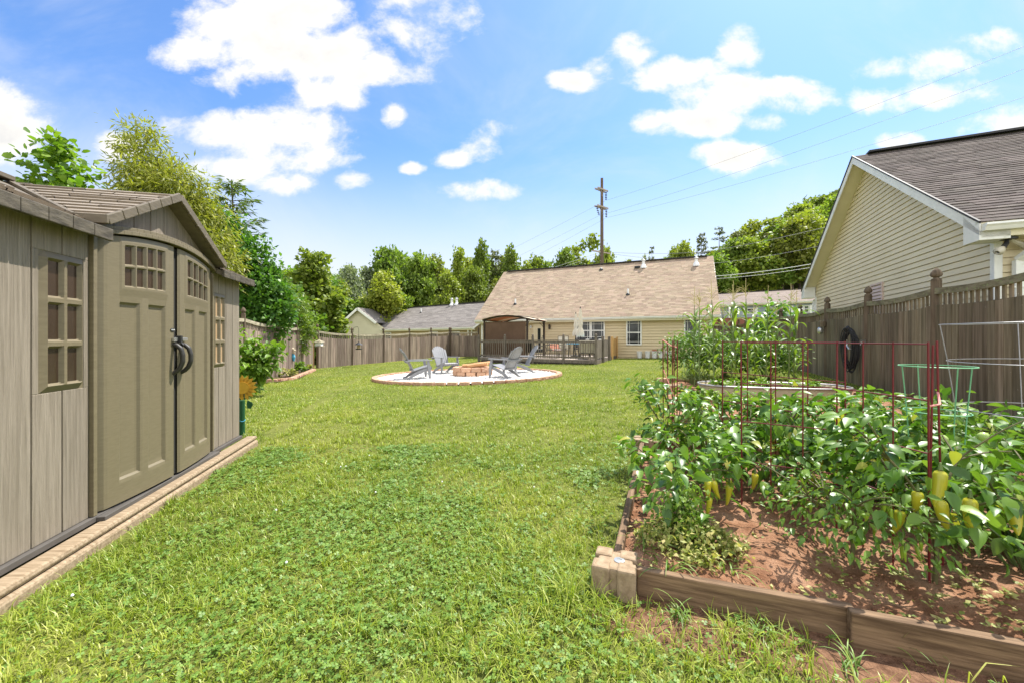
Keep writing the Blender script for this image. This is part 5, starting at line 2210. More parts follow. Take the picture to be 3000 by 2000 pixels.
corner_block(.0, .0, 'tan slotted concrete block at the near corner of the pepper bed')
corner_block(2.45, .02, 'tan slotted concrete block at the far left corner of the pepper bed', sub=False)
beam_board(.0, .10, .0, .93, .135, -.01, .042, 'short timber joining the near concrete block along the front of the bed')
beam_board(-.045, .90, -.045, 5.2, .145, -.015, .045, 'long weathered timber along the front of the pepper bed', bow=-.02)
beam_board(.10, .0, 2.36, .01, .135, -.01, .042, 'timber edging the left side of the pepper bed')
beam_board(2.45, .12, 2.45, 5.0, .13, -.01, .042, 'timber closing the far side of the pepper bed behind the plants')
beam_board(4.0, .35, 4.0, 3.5, .14, -.01, .042, 'brown timber edging the second bed, glimpsed between the pepper plants')
beam_board(7.15, 3.5, 7.15, 4.9, .12, -.01, .042, 'sunlit timber lying right of the stock tank')
beam_board(8.9, .4, 8.9, 3.2, .13, -.01, .042, 'timber at the far edge of the corn bed')
bb = bedp(8.5, .2)
mb = MB()
mb.box(bb + Vector((0, 0, .09)), (.22, .22, .20), rz=.35)
tag(mb.build('stone_block', M['stone'], None, bevel=.015), 'small reddish block at the left corner of the corn bed', 'block')
mb = MB()
mb.box(bedp(7.9, .42, .05), (.38, .2, .10), rz=.2)
tag(mb.build('stone_block', M['block'], None, bevel=.015), 'pale flat block lying left of the stock tank', 'block')


def soil_patch(name, t0, t1, s0, s1, h, label):
    ts = np.arange(t0, t1 + .01, .045)
    ss = np.arange(s0, s1 + .01, .045)
    T, S_ = np.meshgrid(ts, ss)
    X = BEDO.x + E1.x * T + E2.x * S_
    Y = BEDO.y + E1.y * T + E2.y * S_
    z = np.zeros_like(X)
    for k in range(26):
        fr = RNG.uniform(2, 34)
        a_ = RNG.uniform(0, 2 * np.pi)
        z += np.sin(X * fr * np.cos(a_) + Y * fr * np.sin(a_) + RNG.uniform(0, 6)) * .05 / fr ** .95
    z += RNG.normal(0, .0035, X.shape)
    Z = gz(X, Y) + h + z
    v = np.stack([X.ravel(), Y.ravel(), Z.ravel()], 1)
    nt = len(ts)
    i = (np.arange(len(ss) - 1)[:, None] * nt + np.arange(nt - 1)[None]).ravel()
    f = np.stack([i, i + nt, i + nt + 1, i + 1], 1)
    o = link_mesh(name, np_mesh(name, v, f), M['soil'], smooth=True)
    tag(o, label, None, None, 'structure')


M['soil'] = mk('soil_red', [(.18, .085, .046), (.31, .165, .098), (.42, .25, .16)], 7, 1.0, 1.0, bscale=70, bdist=.02, spec=.08, detail=8)
soil_patch('soil', .02, 2.43, .02, 5.1, .06, 'reddish brown soil of the pepper bed')
soil_patch('soil', 4.02, 6.9, .3, 3.6, .05, 'soil of the second bed around the stock tank')
soil_patch('soil', 7.2, 9.2, .4, 3.9, .05, 'soil of the corn bed')

# stock tank
tc_ = bedp(6.55, 2.05)
tank = thing('stock_tank', 'oval tan metal stock tank planted with strawberries', 'planter', tuple(tc_), math.atan2(E2.y, E2.x) + .12)


def oval(a, b, n_=40):
    return [(a * math.copysign(abs(math.cos(t)) ** .7, math.cos(t)), b * math.copysign(abs(math.sin(t)) ** .7, math.sin(t))) for t in np.linspace(0, 2 * math.pi, n_, endpoint=False)]


mb = MB()
prof = [(1.18, .48, .0), (1.20, .50, .10), (1.215, .51, .12), (1.20, .50, .14), (1.22, .52, .27), (1.19, .49, .27), (1.17, .47, .12)]
vs, fs = [], []
for (a, b, z) in prof:
    vs += [(x, y, z) for x, y in oval(a, b)]
for k in range(len(prof) - 1):
    for j in range(40):
        j2 = (j + 1) % 40
        fs.append((k * 40 + j, k * 40 + j2, (k + 1) * 40 + j2, (k + 1) * 40 + j))
mb.add(vs, fs)
mb.build('shell', M['tank'], tank, world=False, smooth=True)
mb = MB()
o_ = oval(1.215, .515)
mb.tube([(x, y, .28) for x, y in o_ + [o_[0]]], .018, 6, cap=False)
mb.build('rim', M['cage_grey'], tank, world=False, smooth=True)
mb = MB()
o_ = oval(1.19, .49)
mb.add([(x, y, .22) for x, y in o_], [tuple(range(40))])
mb.build('soil', M['soil_dark'], tank, world=False)

# ================================================================ CAGES
def rod(mb_, x, y, ztop, lean=(0, 0), r=.0052):
    z0 = gzf(x, y) + .02
    mb_.tube([(x - lean[0], y - lean[1], z0), (x, y, ztop)], r, 6)


def red_panel(path, label, ztop=1.205, hz=(1.195, .93, .68, .42), nbetween=2, lean=.03, extra=None):
    """path: corner points in plan of a folding wire cage"""
    root = thing('tomato_cage', label, 'plant cage', (path[0][0], path[0][1], gzf(*path[0])), 0, 'red folding wire cages in the pepper bed')
    mb_ = MB()
    for i, (x, y) in enumerate(path):
        rod(mb_, x, y, ztop, (lean * (i % 2 - .5) * .4, .0), .0048)
        if i < len(path) - 1:
            x2, y2 = path[i + 1]
            for k in range(nbetween):
                t = (k + 1) / (nbetween + 1)
                rod(mb_, x + (x2 - x) * t, y + (y2 - y) * t, ztop - .002, (0, 0), .0038)
    for e in (extra or []):
        rod(mb_, e[0], e[1], e[2], e[3], .005)
    mb_.build('rods', M['cage_red'], root)
    for h in hz:
        mb_ = MB()
        for (x, y), (x2, y2) in zip(path[:-1], path[1:]):
            mb_.tube([(x, y, h + .0), (x2, y2, h + .0)], .0036, 5)
        mb_.build('cross_wire', M['cage_red'], root)
    return root


def pu(u, Y):
    return ((u - CXP) / FPX * Y, Y)


c1 = [pu(2132, 1.88), pu(2007, 2.14), pu(1923, 2.38), pu(1777, 2.55), pu(1702, 2.62)]
red_panel([pu(2132, 1.88), pu(1923, 2.36), pu(1702, 2.62)], 'red folding wire cage around the near right pepper plants', nbetween=2,
          extra=[(*pu(2143, 1.98), 1.19, (.0, -.02)), (*pu(2152, 2.02), 1.21, (-.03, .0))])
red_panel([pu(1941, 2.66), pu(1660, 3.5)], 'red folding wire cage behind the first, in front of the corn', nbetween=3)
red_panel([pu(1522.6, 3.92), pu(1545, 3.82), pu(1548, 3.80), pu(1556, 3.78)], 'folded red wire cage standing closed at the left edge of the bed', nbetween=0, hz=(), extra=[(*pu(1533, 3.9), 1.2, (.0, .02))])
for (a, b, c, lab) in ((pu(1522, 3.92), pu(1556, 3.8), (1.21, 1.14), 'pink twine strung across the top of the folded red cage'),
                       (pu(1524, 3.9), pu(1552, 3.78), (.92, .62), 'pink twine tied round the middle of the folded red cage'),
                       (pu(1546, 3.8), pu(1562, 3.7), (.45, .20), 'pink twine hanging from the foot of the folded red cage'),
                       (pu(2133, 1.9), pu(2154, 2.02), (.90, .95), 'orange pink twine tying the near red rods together')):
    mb = MB()
    mb.tube([(a[0], a[1], c[0]), ((a[0] + b[0]) / 2, (a[1] + b[1]) / 2 - .03, (c[0] + c[1]) / 2 - .02), (b[0], b[1], c[1])], .0048, 5)
    tag(mb.build('twine', M['twine']), lab, 'twine')


def round_cage(c, rr_, hs, mat, label, tilt=(0, 0), legs=3, ph=.5, zfoot=.0):
    root = thing('tomato_cage', label, 'plant cage', (c[0], c[1], gzf(*c)))
    mb_ = MB()
    for j in range(legs):
        a_ = ph + 2 * math.pi * j / legs
        pts_ = [(c[0] + rr_[k] * math.cos(a_), c[1] + rr_[k] * math.sin(a_), hs[k] + tilt[0] * rr_[k] * math.cos(a_) + tilt[1] * rr_[k] * math.sin(a_)) for k in range(len(hs))]
        pts_.append((c[0] + rr_[-1] * .7 * math.cos(a_), c[1] + rr_[-1] * .7 * math.sin(a_), gzf(*c) - .02))
        mb_.tube(pts_, .0036, 5)
    mb_.build('legs', mat, root)
    for k in range(len(hs)):
        mb_ = MB()
        q = [(c[0] + rr_[k] * math.cos(t), c[1] + rr_[k] * math.sin(t), hs[k] + tilt[0] * rr_[k] * math.cos(t) + tilt[1] * rr_[k] * math.sin(t)) for t in np.linspace(0, 2 * math.pi, 41)]
        mb_.tube(q, .0036, 5, cap=False)
        mb_.build('ring', mat, root)


gc = pu(2151, 2.42)
round_cage(gc, [.168, .145], [1.055, .78], M['cage_green'], 'green round wire tomato cage behind the red one', ph=-.3, legs=4)
gc = pu(2400, 2.75)
round_cage(gc, [.50, .46, .42], [1.335, 1.06, .72], M['cage_grey'], 'large grey round wire tomato cage by the right fence', (.02, .0), 4, .9)

# ================================================================ LEAVES
def unit(a):
    return a / np.maximum(np.linalg.norm(a, axis=-1, keepdims=True), 1e-9)


def frames(d, up):
    d = unit(d)
    x = unit(np.cross(d, up))
    z = np.cross(x, d)
    return x, d, z


# templates: x across, y along (0..1), z up; (verts, quads, tris)
def leaf_template(wd, rows=4, cup=.10, droop=.22, shape='ovate'):
    ts = np.linspace(0, 1, rows + 1)
    v = [(0, 0, 0)]
    for t in ts[1:-1]:
        if shape == 'ovate':
            hw = wd * (math.sin(math.pi * t ** .72)) * .5
        else:
            hw = wd * (math.sin(math.pi * t)) * .5
        z = -droop * t * t
        v += [(-hw, t, z + cup * hw * 2), (0, t, z), (hw, t, z + cup * hw * 2)]
    v.append((0, 1, -droop))
    q, tr = [], []
    tr += [(0, 2, 1), (0, 3, 2)]
    for r_ in range(rows - 2):
        a = 1 + r_ * 3
        q += [(a, a + 1, a + 4, a + 3), (a + 1, a + 2, a + 5, a + 4)]
    a = 1 + (rows - 2) * 3
    e = len(v) - 1
    tr += [(a, a + 1, e), (a + 1, a + 2, e)]
    return np.array(v, float), np.array(q, int).reshape(-1, 4), np.array(tr, int).reshape(-1, 3)


T_OVATE = leaf_template(.56, 5, .22, .30)
T_NARROW = leaf_template(.30, 4, .15, .30)
T_CHEAP = (np.array([(0, 0, 0), (-.30, .48, .06), (.30, .48, .06), (0, 1, -.10)], float), np.zeros((0, 4), int), np.array([(0, 2, 1), (1, 2, 3)]))
T_SLIM = (np.array([(0, 0, 0), (-.11, .45, .02), (.11, .45, .02), (0, 1, -.12)], float), np.zeros((0, 4), int), np.array([(0, 2, 1), (1, 2, 3)]))
T_BROAD = (np.array([(0, 0, 0), (-.42, .32, .05), (.42, .32, .05), (-.34, .72, .03), (.34, .72, .03), (0, 1, -.06)], float), np.array([(1, 2, 4, 3)]), np.array([(0, 2, 1), (3, 4, 5)]))


def leaf_arrays(tmpl, pos, d, up, size):
    tv, tq, tt = tmpl
    x, y, z = frames(d, up)
    s = size[:, None, None]
    v = pos[:, None, :] + s * (tv[None, :, 0:1] * x[:, None, :] + tv[None, :, 1:2] * y[:, None, :] + tv[None, :, 2:3] * z[:, None, :])
    n, k = len(pos), len(tv)
    off = (np.arange(n) * k)[:, None, None]
    return v.reshape(-1, 3), (tq[None] + off).reshape(-1, 4), (tt[None] + off).reshape(-1, 3)


def leaf_mesh(name, tmpl, pos, d, up, size):
    v, q, t = leaf_arrays(tmpl, pos, d, up, size)
    fl = [f for f in (q, t) if len(f)]
    return np_mesh(name, v, fl)


def rvec(rg, n):
    return unit(rg.normal(size=(n, 3)))


def attach(me, name, mat, parent, loc=(0, 0, 0)):
    o = bpy.data.objects.new(name, me)
    COL.objects.link(o)
    if mat is not None:
        me.materials.append(mat)
    if parent is not None:
        o.parent = parent
    o.location = loc
    return o


L = {}
L['pepper'] = leafmat('pepper_leaf', [(.05, .12, .013), (.085, .185, .02), (.14, .26, .03), (.21, .34, .05), (.40, .38, .06)], .34, .38, spec=.5, pos=[0, .3, .65, .955, 1])
L['chile'] = leafmat('chile_leaf', [(.08, .17, .018), (.13, .24, .026), (.20, .32, .04)], .32, .40, spec=.5)
L['tomato'] = leafmat('tomato_leaf', [(.065, .14, .022), (.115, .21, .032), (.185, .29, .05)], .34, .5)
L['corn'] = leafmat('corn_leaf', [(.11, .19, .024), (.18, .28, .038), (.26, .37, .06)], .40, .38, spec=.5)
L['berry'] = leafmat('strawberry_leaf', [(.09, .18, .018), (.16, .27, .03), (.26, .38, .055)], .38, .5)
L['weed'] = leafmat('weed_leaf', [(.12, .17, .03), (.24, .28, .06), (.40, .40, .12), (.50, .43, .18)], .36, .55)
L['grass'] = leafmat('grass_blade', [(.095, .15, .013), (.17, .25, .02), (.26, .345, .03), (.37, .42, .06), (.55, .51, .20)], .30, .40, patch=.38, pscale=.55,
                     pcols=[(.11, .19, .015), (.26, .345, .03), (.46, .46, .075)], spec=.35)
L['clover'] = leafmat('clover_leaf', [(.09, .18, .025), (.145, .25, .038), (.22, .33, .06)], .32, .5)
L['tulip'] = leafmat('tulip_tree_leaf', [(.09, .18, .018), (.15, .26, .027), (.24, .36, .04)], .46, .4)
L['willow'] = leafmat('bamboo_leaf', [(.17, .20, .026), (.27, .29, .042), (.38, .38, .07)], .46, .45)
L['hemlock'] = leafmat('hemlock_needles', [(.075, .125, .03), (.12, .175, .042), (.18, .24, .055)], .34, .6)
L['green'] = leafmat('green_leaf', [(.065, .14, .018), (.12, .215, .03), (.20, .31, .045)], .44, .42, objrand=.1)
L['sumac'] = leafmat('sumac_leaf', [(.095, .165, .02), (.16, .24, .032), (.26, .345, .058)], .44, .42)
L['gum'] = leafmat('sweetgum_leaf', [(.115, .175, .022), (.20, .26, .034), (.33, .385, .07)], .44, .45)
L['maple'] = leafmat('maple_leaf', [(.115, .17, .024), (.185, .25, .037), (.28, .345, .06)], .44, .5, objrand=.2)
L['light'] = leafmat('light_maple_leaf', [(.15, .22, .026), (.23, .31, .04), (.33, .40, .065)], .44, .5, objrand=.1)
L['pine'] = leafmat('pine_needles', [(.085, .125, .036), (.14, .18, .05), (.21, .245, .07)], .26, .65, objrand=.15)
L['silver'] = leafmat('silvery_leaf', [(.15, .20, .10), (.25, .30, .17), (.36, .40, .27)], .4, .5)


# ---------------------------------------------------------------- trees
def trunk_mesh(H, r0, limbs, rg, lean=(0, 0), fork=.35):
    mb_ = MB()
    n_ = 7
    pts = [Vector((lean[0] * t * H + math.sin(t * 5 + r0 * 40) * .02 * H * t, lean[1] * t * H + math.cos(t * 4) * .015 * H * t, H * t - .3 * (t == 0))) for t in np.linspace(0, 1, n_)]
    mb_.tube(pts, [r0 * (1 - .85 * t) + .01 for t in np.linspace(0, 1, n_)], 7)
    for p in limbs:
        p = Vector(p)
        t = max(.15, min(.9, (p.z / H) * .72 - .02))
        k = t * (n_ - 1)
        i = int(k)
        a = pts[i].lerp(pts[min(i + 1, n_ - 1)], k - i)
        m1 = a.lerp(p, .5) + Vector((0, 0, .06 * (p - a).length))
        rr_ = r0 * (1 - .8 * t) * .42
        mb_.tube([a, m1, p], [rr_, rr_ * .6, rr_ * .2], 5)
    return mb_


def crown_points(rg, blobs, nclump, cr, shell=.72):
    """clump centres spread through the outer part of a set of ellipsoids"""
    vol = np.array([b[3] * b[4] * b[5] for b in blobs]) ** (2 / 3)
    idx = rg.choice(len(blobs), nclump, p=vol / vol.sum())
    B = np.array(blobs)[idx]
    d = rvec(rg, nclump)
    r = shell + (1 - shell) * rg.random(nclump)
    r = np.where(rg.random(nclump) < .22, rg.random(nclump) * shell, r)
    c = B[:, :3] + d * B[:, 3:6] * r[:, None]
    return c, d, cr * rg.uniform(.6, 1.35, nclump)


def tree_mesh(seed, H, r0, blobs, nclump, cr, per, leaf, tmpl, up_bias=.6, flat=.7, hang=0.0, lean=(0, 0), limb_n=16):
    rg = np.random.default_rng(seed)
    c, dirs, rr_ = crown_points(rg, blobs, nclump, cr)
    n = nclump * per
    ci = np.repeat(np.arange(nclump), per)
    p = c[ci] + rg.normal(size=(n, 3)) * (rr_[ci] * .52)[:, None] * np.array([1, 1, flat])
    out = unit(p - c[ci])
    d = unit(rg.normal(size=(n, 3)) * .7 + out * .8 + dirs[ci] * .4 + np.array([0, 0, -hang]))
    up = unit(rg.normal(size=(n, 3)) * .55 + np.array([0, 0, up_bias]) + dirs[ci] * .35)
    s = leaf * rg.uniform(.6, 1.3, n)
    me = leaf_mesh('crown', tmpl, p, d, up, s)
    limbs = c[rg.choice(nclump, min(limb_n, nclump), replace=False)]
    tk = trunk_mesh(H * .74, r0, limbs, rg, lean)
    tm = bpy.data.meshes.new('trunk')
    tm.from_pydata(tk.v, [], tk.f)
    return me, tm


def conifer_mesh(seed, H, r0, Rb, z0, levels, per_branch, spray, droop=.12, power=.8, gap=0.25, flatw=.32):
    """whorls of flat branches; sprays of needles along each"""
    rg = np.random.default_rng(seed)
    pos, d, up, sz = [], [], [], []
    limbs = []
    for k in range(levels):
        t = (k + rg.uniform(-.3, .3)) / levels
        z = z0 + (H - z0) * t
        Rk = Rb * (1 - max(t, 0)) ** power * rg.uniform(.72, 1.12) + .12
        nb_ = int(rg.integers(4, 7))
        ph = rg.uniform(0, 6.28)
        for j in range(nb_):
            if rg.random() < gap * .6:
                continue
            a = ph + 6.283 * j / nb_ + rg.uniform(-.35, .35)
            Rj = Rk * rg.uniform(.7, 1.15)
            tip = np.array([Rj * math.cos(a), Rj * math.sin(a), z - droop * Rj + .1 * Rj * (t > .6)])
            base_ = np.array([0, 0, z])
            limbs.append((base_, tip))
            m_ = max(4, int(per_branch * Rj / Rb))
            s_ = rg.random(m_) ** .7
            q = base_ + (tip - base_) * s_[:, None]
            side = np.array([-math.sin(a), math.cos(a), 0])
            wdt = flatw * Rj * (1.1 - s_)
            q = q + side * (rg.uniform(-1, 1, m_) * wdt)[:, None] + rg.normal(size=(m_, 3)) * np.array([.05, .05, .06]) * Rb * .5
            dd = unit(np.array([math.cos(a), math.sin(a), -.1]) + side * rg.uniform(-1, 1, m_)[:, None] * .9 + rg.normal(size=(m_, 3)) * .3)
            pos.append(q)
            d.append(dd)
            up.append(unit(np.array([0, 0, 1.]) + rg.normal(size=(m_, 3)) * .35))
            sz.append(spray * rg.uniform(.6, 1.3, m_))
    me = leaf_mesh('crown', T_SLIM if spray < .3 else T_CHEAP, np.concatenate(pos), np.concatenate(d), np.concatenate(up), np.concatenate(sz))
    mb_ = MB()
    mb_.tube([(0, 0, -.3), (.02 * H, 0, H * .5), (0, 0, H * .98)], [r0, r0 * .6, .02], 7)
    for b_, t_ in limbs:
        mb_.tube([b_, (b_ * .5 + t_ * .5) + np.array([0, 0, .02]), t_], [r0 * .18, r0 * .12, .008], 4)
    tm = bpy.data.meshes.new('trunk')
    tm.from_pydata(mb_.v, [], mb_.f)
    return me, tm


def plant_tree(name, label, cat, x, y, meshes, mat, sc=(1, 1, 1), rz=0.0, group=None, z=None):
    root = thing(name, label, cat, (x, y, gzf(x, y) if z is None else z), rz, group)
    root.scale = sc
    me, tm = meshes
    for q, nm, m_ in ((me, 'crown', mat), (tm, 'trunk', M['bark'])):
        o = bpy.data.objects.new(nm, q)
        COL.objects.link(o)
        o.parent = root
        if len(q.materials) == 0:
            q.materials.append(m_)
        elif q.materials[0] != m_:
            o.material_slots[0].link = 'OBJECT'
            o.material_slots[0].material = m_
    return root


def treepos(u, Y):
    return ((u - CXP) / FPX * Y, Y)


def hgt(u, v, Y):
    x, y = treepos(u, Y)
    return CAMZ - (v - HVP) / FPX * Y - gzf(x, y)


# --- trees close behind the shed and the left fence, each of its own shape
Y = 9.2
x, y = treepos(95, Y)
m_ = tree_mesh(1, 5.6, .10, [(-.35, 0, 4.0, 1.1, 1.0, 1.0), (.30, .1, 5.1, .55, .5, .95), (.85, -.2, 4.1, .65, .7, .75), (-1.4, .2, 3.8, 1.1, 1, .9), (.1, 0, 3.4, 1.2, 1, .8)], 300, .26, 26, .15, T_BROAD, .9, .8, .15)
plant_tree('tulip_tree', 'leafy young tree with large bright leaves, far left behind the shed', 'tree', x, y, m_, L['tulip'])
Y = 12.0
x, y = treepos(375, Y)
m_ = tree_mesh(2, 7.6, .10, [(-.62, 0, 6.55, .62, .6, 1.45), (-.1, 0, 6.0, .95, .8, 1.2), (.55, 0, 5.6, .85, .8, 1.1), (1.0, .2, 4.7, .85, .8, 1.2), (-.1, 0, 4.7, 1.5, 1.2, 1.5), (-1.5, .1, 4.3, .85, .8, 1.0), (.7, .2, 3.6, 1.3, 1.1, 1.2)], 560, .30, 54, .20, T_SLIM, .5, 1.0, .75)
plant_tree('bamboo_tree', 'tall yellow green feathery tree with narrow drooping leaves behind the shed', 'tree', x, y, m_, L['willow'])
Y = 15.5
x, y = treepos(532, Y)
m_ = conifer_mesh(3, hgt(528, 404, Y), .10, 2.1, 1.0, 22, 110, .28, -.16, .62, gap=.45)
plant_tree('hemlock_tree', 'dark conifer with sparse upswept branches, behind the right end of the shed roof', 'tree', x, y, m_, L['hemlock'])
Y = 14.0
x, y = treepos(520, Y)
m_ = tree_mesh(4, 5.2, .12, [(-.7, 0, 5.0, .9, .9, 1.1), (-.3, 0, 4.4, 1.1, 1.0, 1.2), (.65, .1, 4.0, 1.0, .9, 1.1), (.15, .1, 5.2, .6, .6, .6), (1.0, .1, 3.1, .95, .9, .9), (.5, 0, 2.2, 1.5, 1.1, 1.2), (-1.2, 0, 2.6, 1.2, 1, 1.2), (1.35, .1, 2.3, .9, .8, .9)], 560, .30, 40, .17, T_CHEAP, .8, .8, .2)
plant_tree('leafy_tree', 'dense bright green leafy tree rising beside the right end of the shed', 'tree', x, y, m_, L['green'])
Y = 17.0
x, y = treepos(612, Y)
m_ = tree_mesh(5, 3.6, .08, [(-.6, 0, 2.7, 1.1, .9, 1.1), (.55, .1, 2.6, 1.1, .9, 1.0), (.0, .1, 3.5, .8, .7, .7), (-.1, 0, 1.5, 1.7, 1.0, 1.0), (1.0, .1, 1.7, .8, .7, 1.0)], 380, .26, 54, .21, T_SLIM, .9, .7, .3)
plant_tree('sumac_tree', 'low feathery green sumac leaning over the left fence', 'tree', x, y, m_, L['sumac'])
Y = 23.5
x, y = treepos(722, Y)
m_ = tree_mesh(6, 6.6, .16, [(-.1, 0, 5.6, .75, .85, 1.0), (-.4, 0, 4.5, 1.15, 1.2, 1.1), (.30, 0, 3.4, 1.35, 1.3, 1.3), (-.5, 0, 2.5, 1.5, 1.3, 1.3), (.6, 0, 2.0, 1.2, 1.1, 1.1), (.1, 0, 1.1, 1.5, 1.3, .9)], 460, .32, 36, .22, T_BROAD, .8, .7, .2)
plant_tree('sweetgum_tree', 'rounded yellow green tree just beyond the left fence', 'tree', x, y, m_, L['gum'])
Y = 44
x, y = treepos(812, Y)
m_ = tree_mesh(7, 5.0, .1, [(-.9, 0, 4.2, 1.8, 1.3, 1.6), (1.2, 0, 4.0, 1.8, 1.3, 1.5), (0, 0, 2.0, 2.8, 1.5, 1.6)], 260, .42, 34, .3, T_BROAD, .8, .7, .2)
plant_tree('shrub', 'dark leafy shrub with rusty tips behind the neighbouring gable', 'shrub', x, y, m_, L['maple'])
for (u, v, Y, s_, lab, sd) in ((655, 640, 21.5, 1.2, 'deep green tree filling the gap behind the sumac', 8), (455, 520, 19, 2.0, 'broad green tree behind the bamboo and the dormer roof', 9),
                               (230, 470, 15, 1.2, 'green tree behind the shed between the tulip tree and the bamboo', 10)):
    x, y = treepos(u, Y)
    h_ = hgt(u, v, Y)
    m_ = tree_mesh(sd, h_ * .9, .12, [(0, 0, h_ * .78, s_ * .8, s_ * .8, h_ * .2), (-s_ * .5, 0, h_ * .5, s_, s_, h_ * .28), (s_ * .6, 0, h_ * .45, s_, s_, h_ * .28), (0, 0, h_ * .25, s_ * 1.4, s_ * 1.2, h_ * .22)], 240, .36, 30, .2, T_BROAD, .8, .8, .2)
    plant_tree('leafy_tree', lab, 'tree', x, y, m_, L['green'])

# --- prototypes for the trees farther off (unit height 10 m)
def round_blobs(rg, H, Rr, n_=11, low=.28):
    out = []
    for i in range(n_):
        t = rg.uniform(low, .92)
        env = math.sin(math.pi * min(1, max(0, (t - low + .12) / (1.07 - low + .12))) ** .85)
        a = rg.uniform(0, 6.28)
        r_ = Rr * env * .62 * rg.uniform(.4, 1)
        q = Rr * rg.uniform(.30, .52) * (.55 + .5 * env)
        out.append((r_ * math.cos(a), r_ * math.sin(a), H * t, q, q, q * rg.uniform(.65, .95)))
    return out


PROTO = {'round': [], 'poplar': [], 'pine': []}
for k in range(4):
    rg = np.random.default_rng(100 + k)
    PROTO['round'].append(tree_mesh(110 + k, 9.0, .22, round_blobs(rg, 10, 3.6, 13), 300, .55, 26, .34, T_BROAD, .8, .65, .1, limb_n=20))
for k in range(2):
    rg = np.random.default_rng(200 + k)
    bl = [(rg.uniform(-.5, .5), rg.uniform(-.5, .5), 10 * t, (2.3 * (1.05 - t) ** .38 - .25) * rg.uniform(.7, 1.15), (2.3 * (1.05 - t) ** .38 - .25) * rg.uniform(.7, 1.15), .95) for t in np.linspace(.2, .92, 10)]
    PROTO['poplar'].append(tree_mesh(210 + k, 9.2, .18, bl, 260, .46, 24, .30, T_BROAD, .6, .9, -.25))
for k in range(3):
    PROTO['pine'].append(conifer_mesh(310 + k, 10, .15, 2.7, 3.2 - k * .7, 15, 70, .42, .0, .55 if k else .45, .30))

far = [  # u, top v, distance, kind, crown width px, label, material
    (800, 612, 50, 'round', 84, 'small silvery tree between the sweetgum and the light maple', 'silver'),
    (770, 640, 47, 'round', 90, 'dark leafy tree behind the sweetgum', 'maple'),
    (888, 626, 44, 'round', 118, 'bright yellow green maple in front of the tall back trees', 'light'),
    (930, 668, 45, 'round', 60, 'small bright shrub like tree right of the light maple, above the grey roof', 'light'),
    (893, 571, 56, 'round', 118, 'tall dark round tree at the left end of the far tree line', 'maple'),
    (962, 580, 58, 'round', 104, 'tall round tree second from the left in the far tree line', 'maple'),
    (1005, 590, 60, 'round', 96, 'bushy tree before the first pointed poplar of the far line', 'maple'),
    (1053, 570, 52, 'poplar', 62, 'pointed bright green poplar left of the paired pines', 'light'),
    (1103, 556, 54, 'poplar', 62, 'tallest pointed poplar of the far line with pale top', 'maple'),
    (1139, 566, 56, 'pine', 60, 'dark pine between two poplars in the far line', 'pine'),
    (1177, 568, 54, 'poplar', 62, 'pointed green poplar above the left end of the tan roof', 'maple'),
    (1228, 588, 56, 'poplar', 66, 'lowest poplar of the far line, above the tan roof', 'maple'),
    (1205, 605, 52, 'poplar', 60, 'short leafy tree tucked between the last two poplars', 'light'),
    (1085, 610, 50, 'round', 90, 'dense green tree at the foot of the tall poplar', 'maple'),
    (1030, 630, 48, 'round', 90, 'light brown green tree just above the grey roof vents', 'light'),
    (1140, 640, 50, 'round', 90, 'shadowy tree behind the left slope of the tan roof', 'maple'),
    (925, 585, 60, 'round', 110, 'green tree closing the gap between the two tall round trees', 'maple'),
    (1075, 590, 57, 'round', 90, 'leafy tree between the bright poplar and the tallest poplar', 'light'),
    (1160, 592, 58, 'round', 90, 'leafy tree between the dark pine and its right hand poplar', 'maple'),
    (1248, 600, 58, 'round', 70, 'last leafy tree of the far line before the gap in the sky', 'maple'),
    (850, 620, 56, 'round', 90, 'pale green tree behind the top of the light maple', 'silver'),
    (740, 628, 40, 'round', 110, 'green tree showing behind the sweetgum on both sides', 'green'),
    (1440, 602, 70, 'round', 70, 'low tree crown just clearing the roof right of the utility pole', 'maple'),
    (1342, 536, 54, 'round', 150, 'large round tree behind the utility pole', 'maple'),
    (1295, 580, 50, 'round', 84, 'rounded green tree at the left foot of the large one by the pole', 'maple'),
    (1392, 566, 52, 'round', 70, 'leafy right shoulder tree beside the utility pole', 'light'),
    (1497, 560, 74, 'pine', 40, 'lone pine standing above the roof between the pole and the hill', 'pine'),
    (1520, 588, 66, 'round', 56, 'small yellow green tree peeping over the roof under the lone pine', 'light'),
    (1482, 590, 70, 'poplar', 26, 'thin young tree peeping over the roof left of the lone pine', 'light'),
    (1572, 556, 68, 'round', 84, 'rounded tree at the left foot of the wooded hill', 'light'),
    (1548, 570, 74, 'round', 60, 'darker round tree at the far left of the wooded hill', 'maple'),
    (1612, 530, 76, 'pine', 50, 'first pine at the left edge of the wooded hill', 'pine'),
    (1652, 517, 74, 'pine', 70, 'tallest dark pine at the left edge of the wooded hill', 'pine'),
    (1690, 526, 72, 'pine', 60, 'pine right of the tallest pine on the hill', 'pine'),
    (1728, 508, 82, 'round', 100, 'bright topped tree on the hill skyline right of the pines', 'light'),
    (1775, 494, 84, 'round', 110, 'round tree midway up the hill skyline', 'maple'),
    (1830, 472, 88, 'round', 120, 'broad tree high on the hill skyline', 'maple'),
    (1890, 446, 92, 'round', 130, 'highest tree on the hill skyline beside the big roof', 'maple'),
    (1945, 430, 94, 'round', 130, 'tree on the hill skyline cut off by the big roof', 'maple'),
]
SHAPE_W = {'round': 7.2, 'poplar': 4.4, 'pine': 5.6}
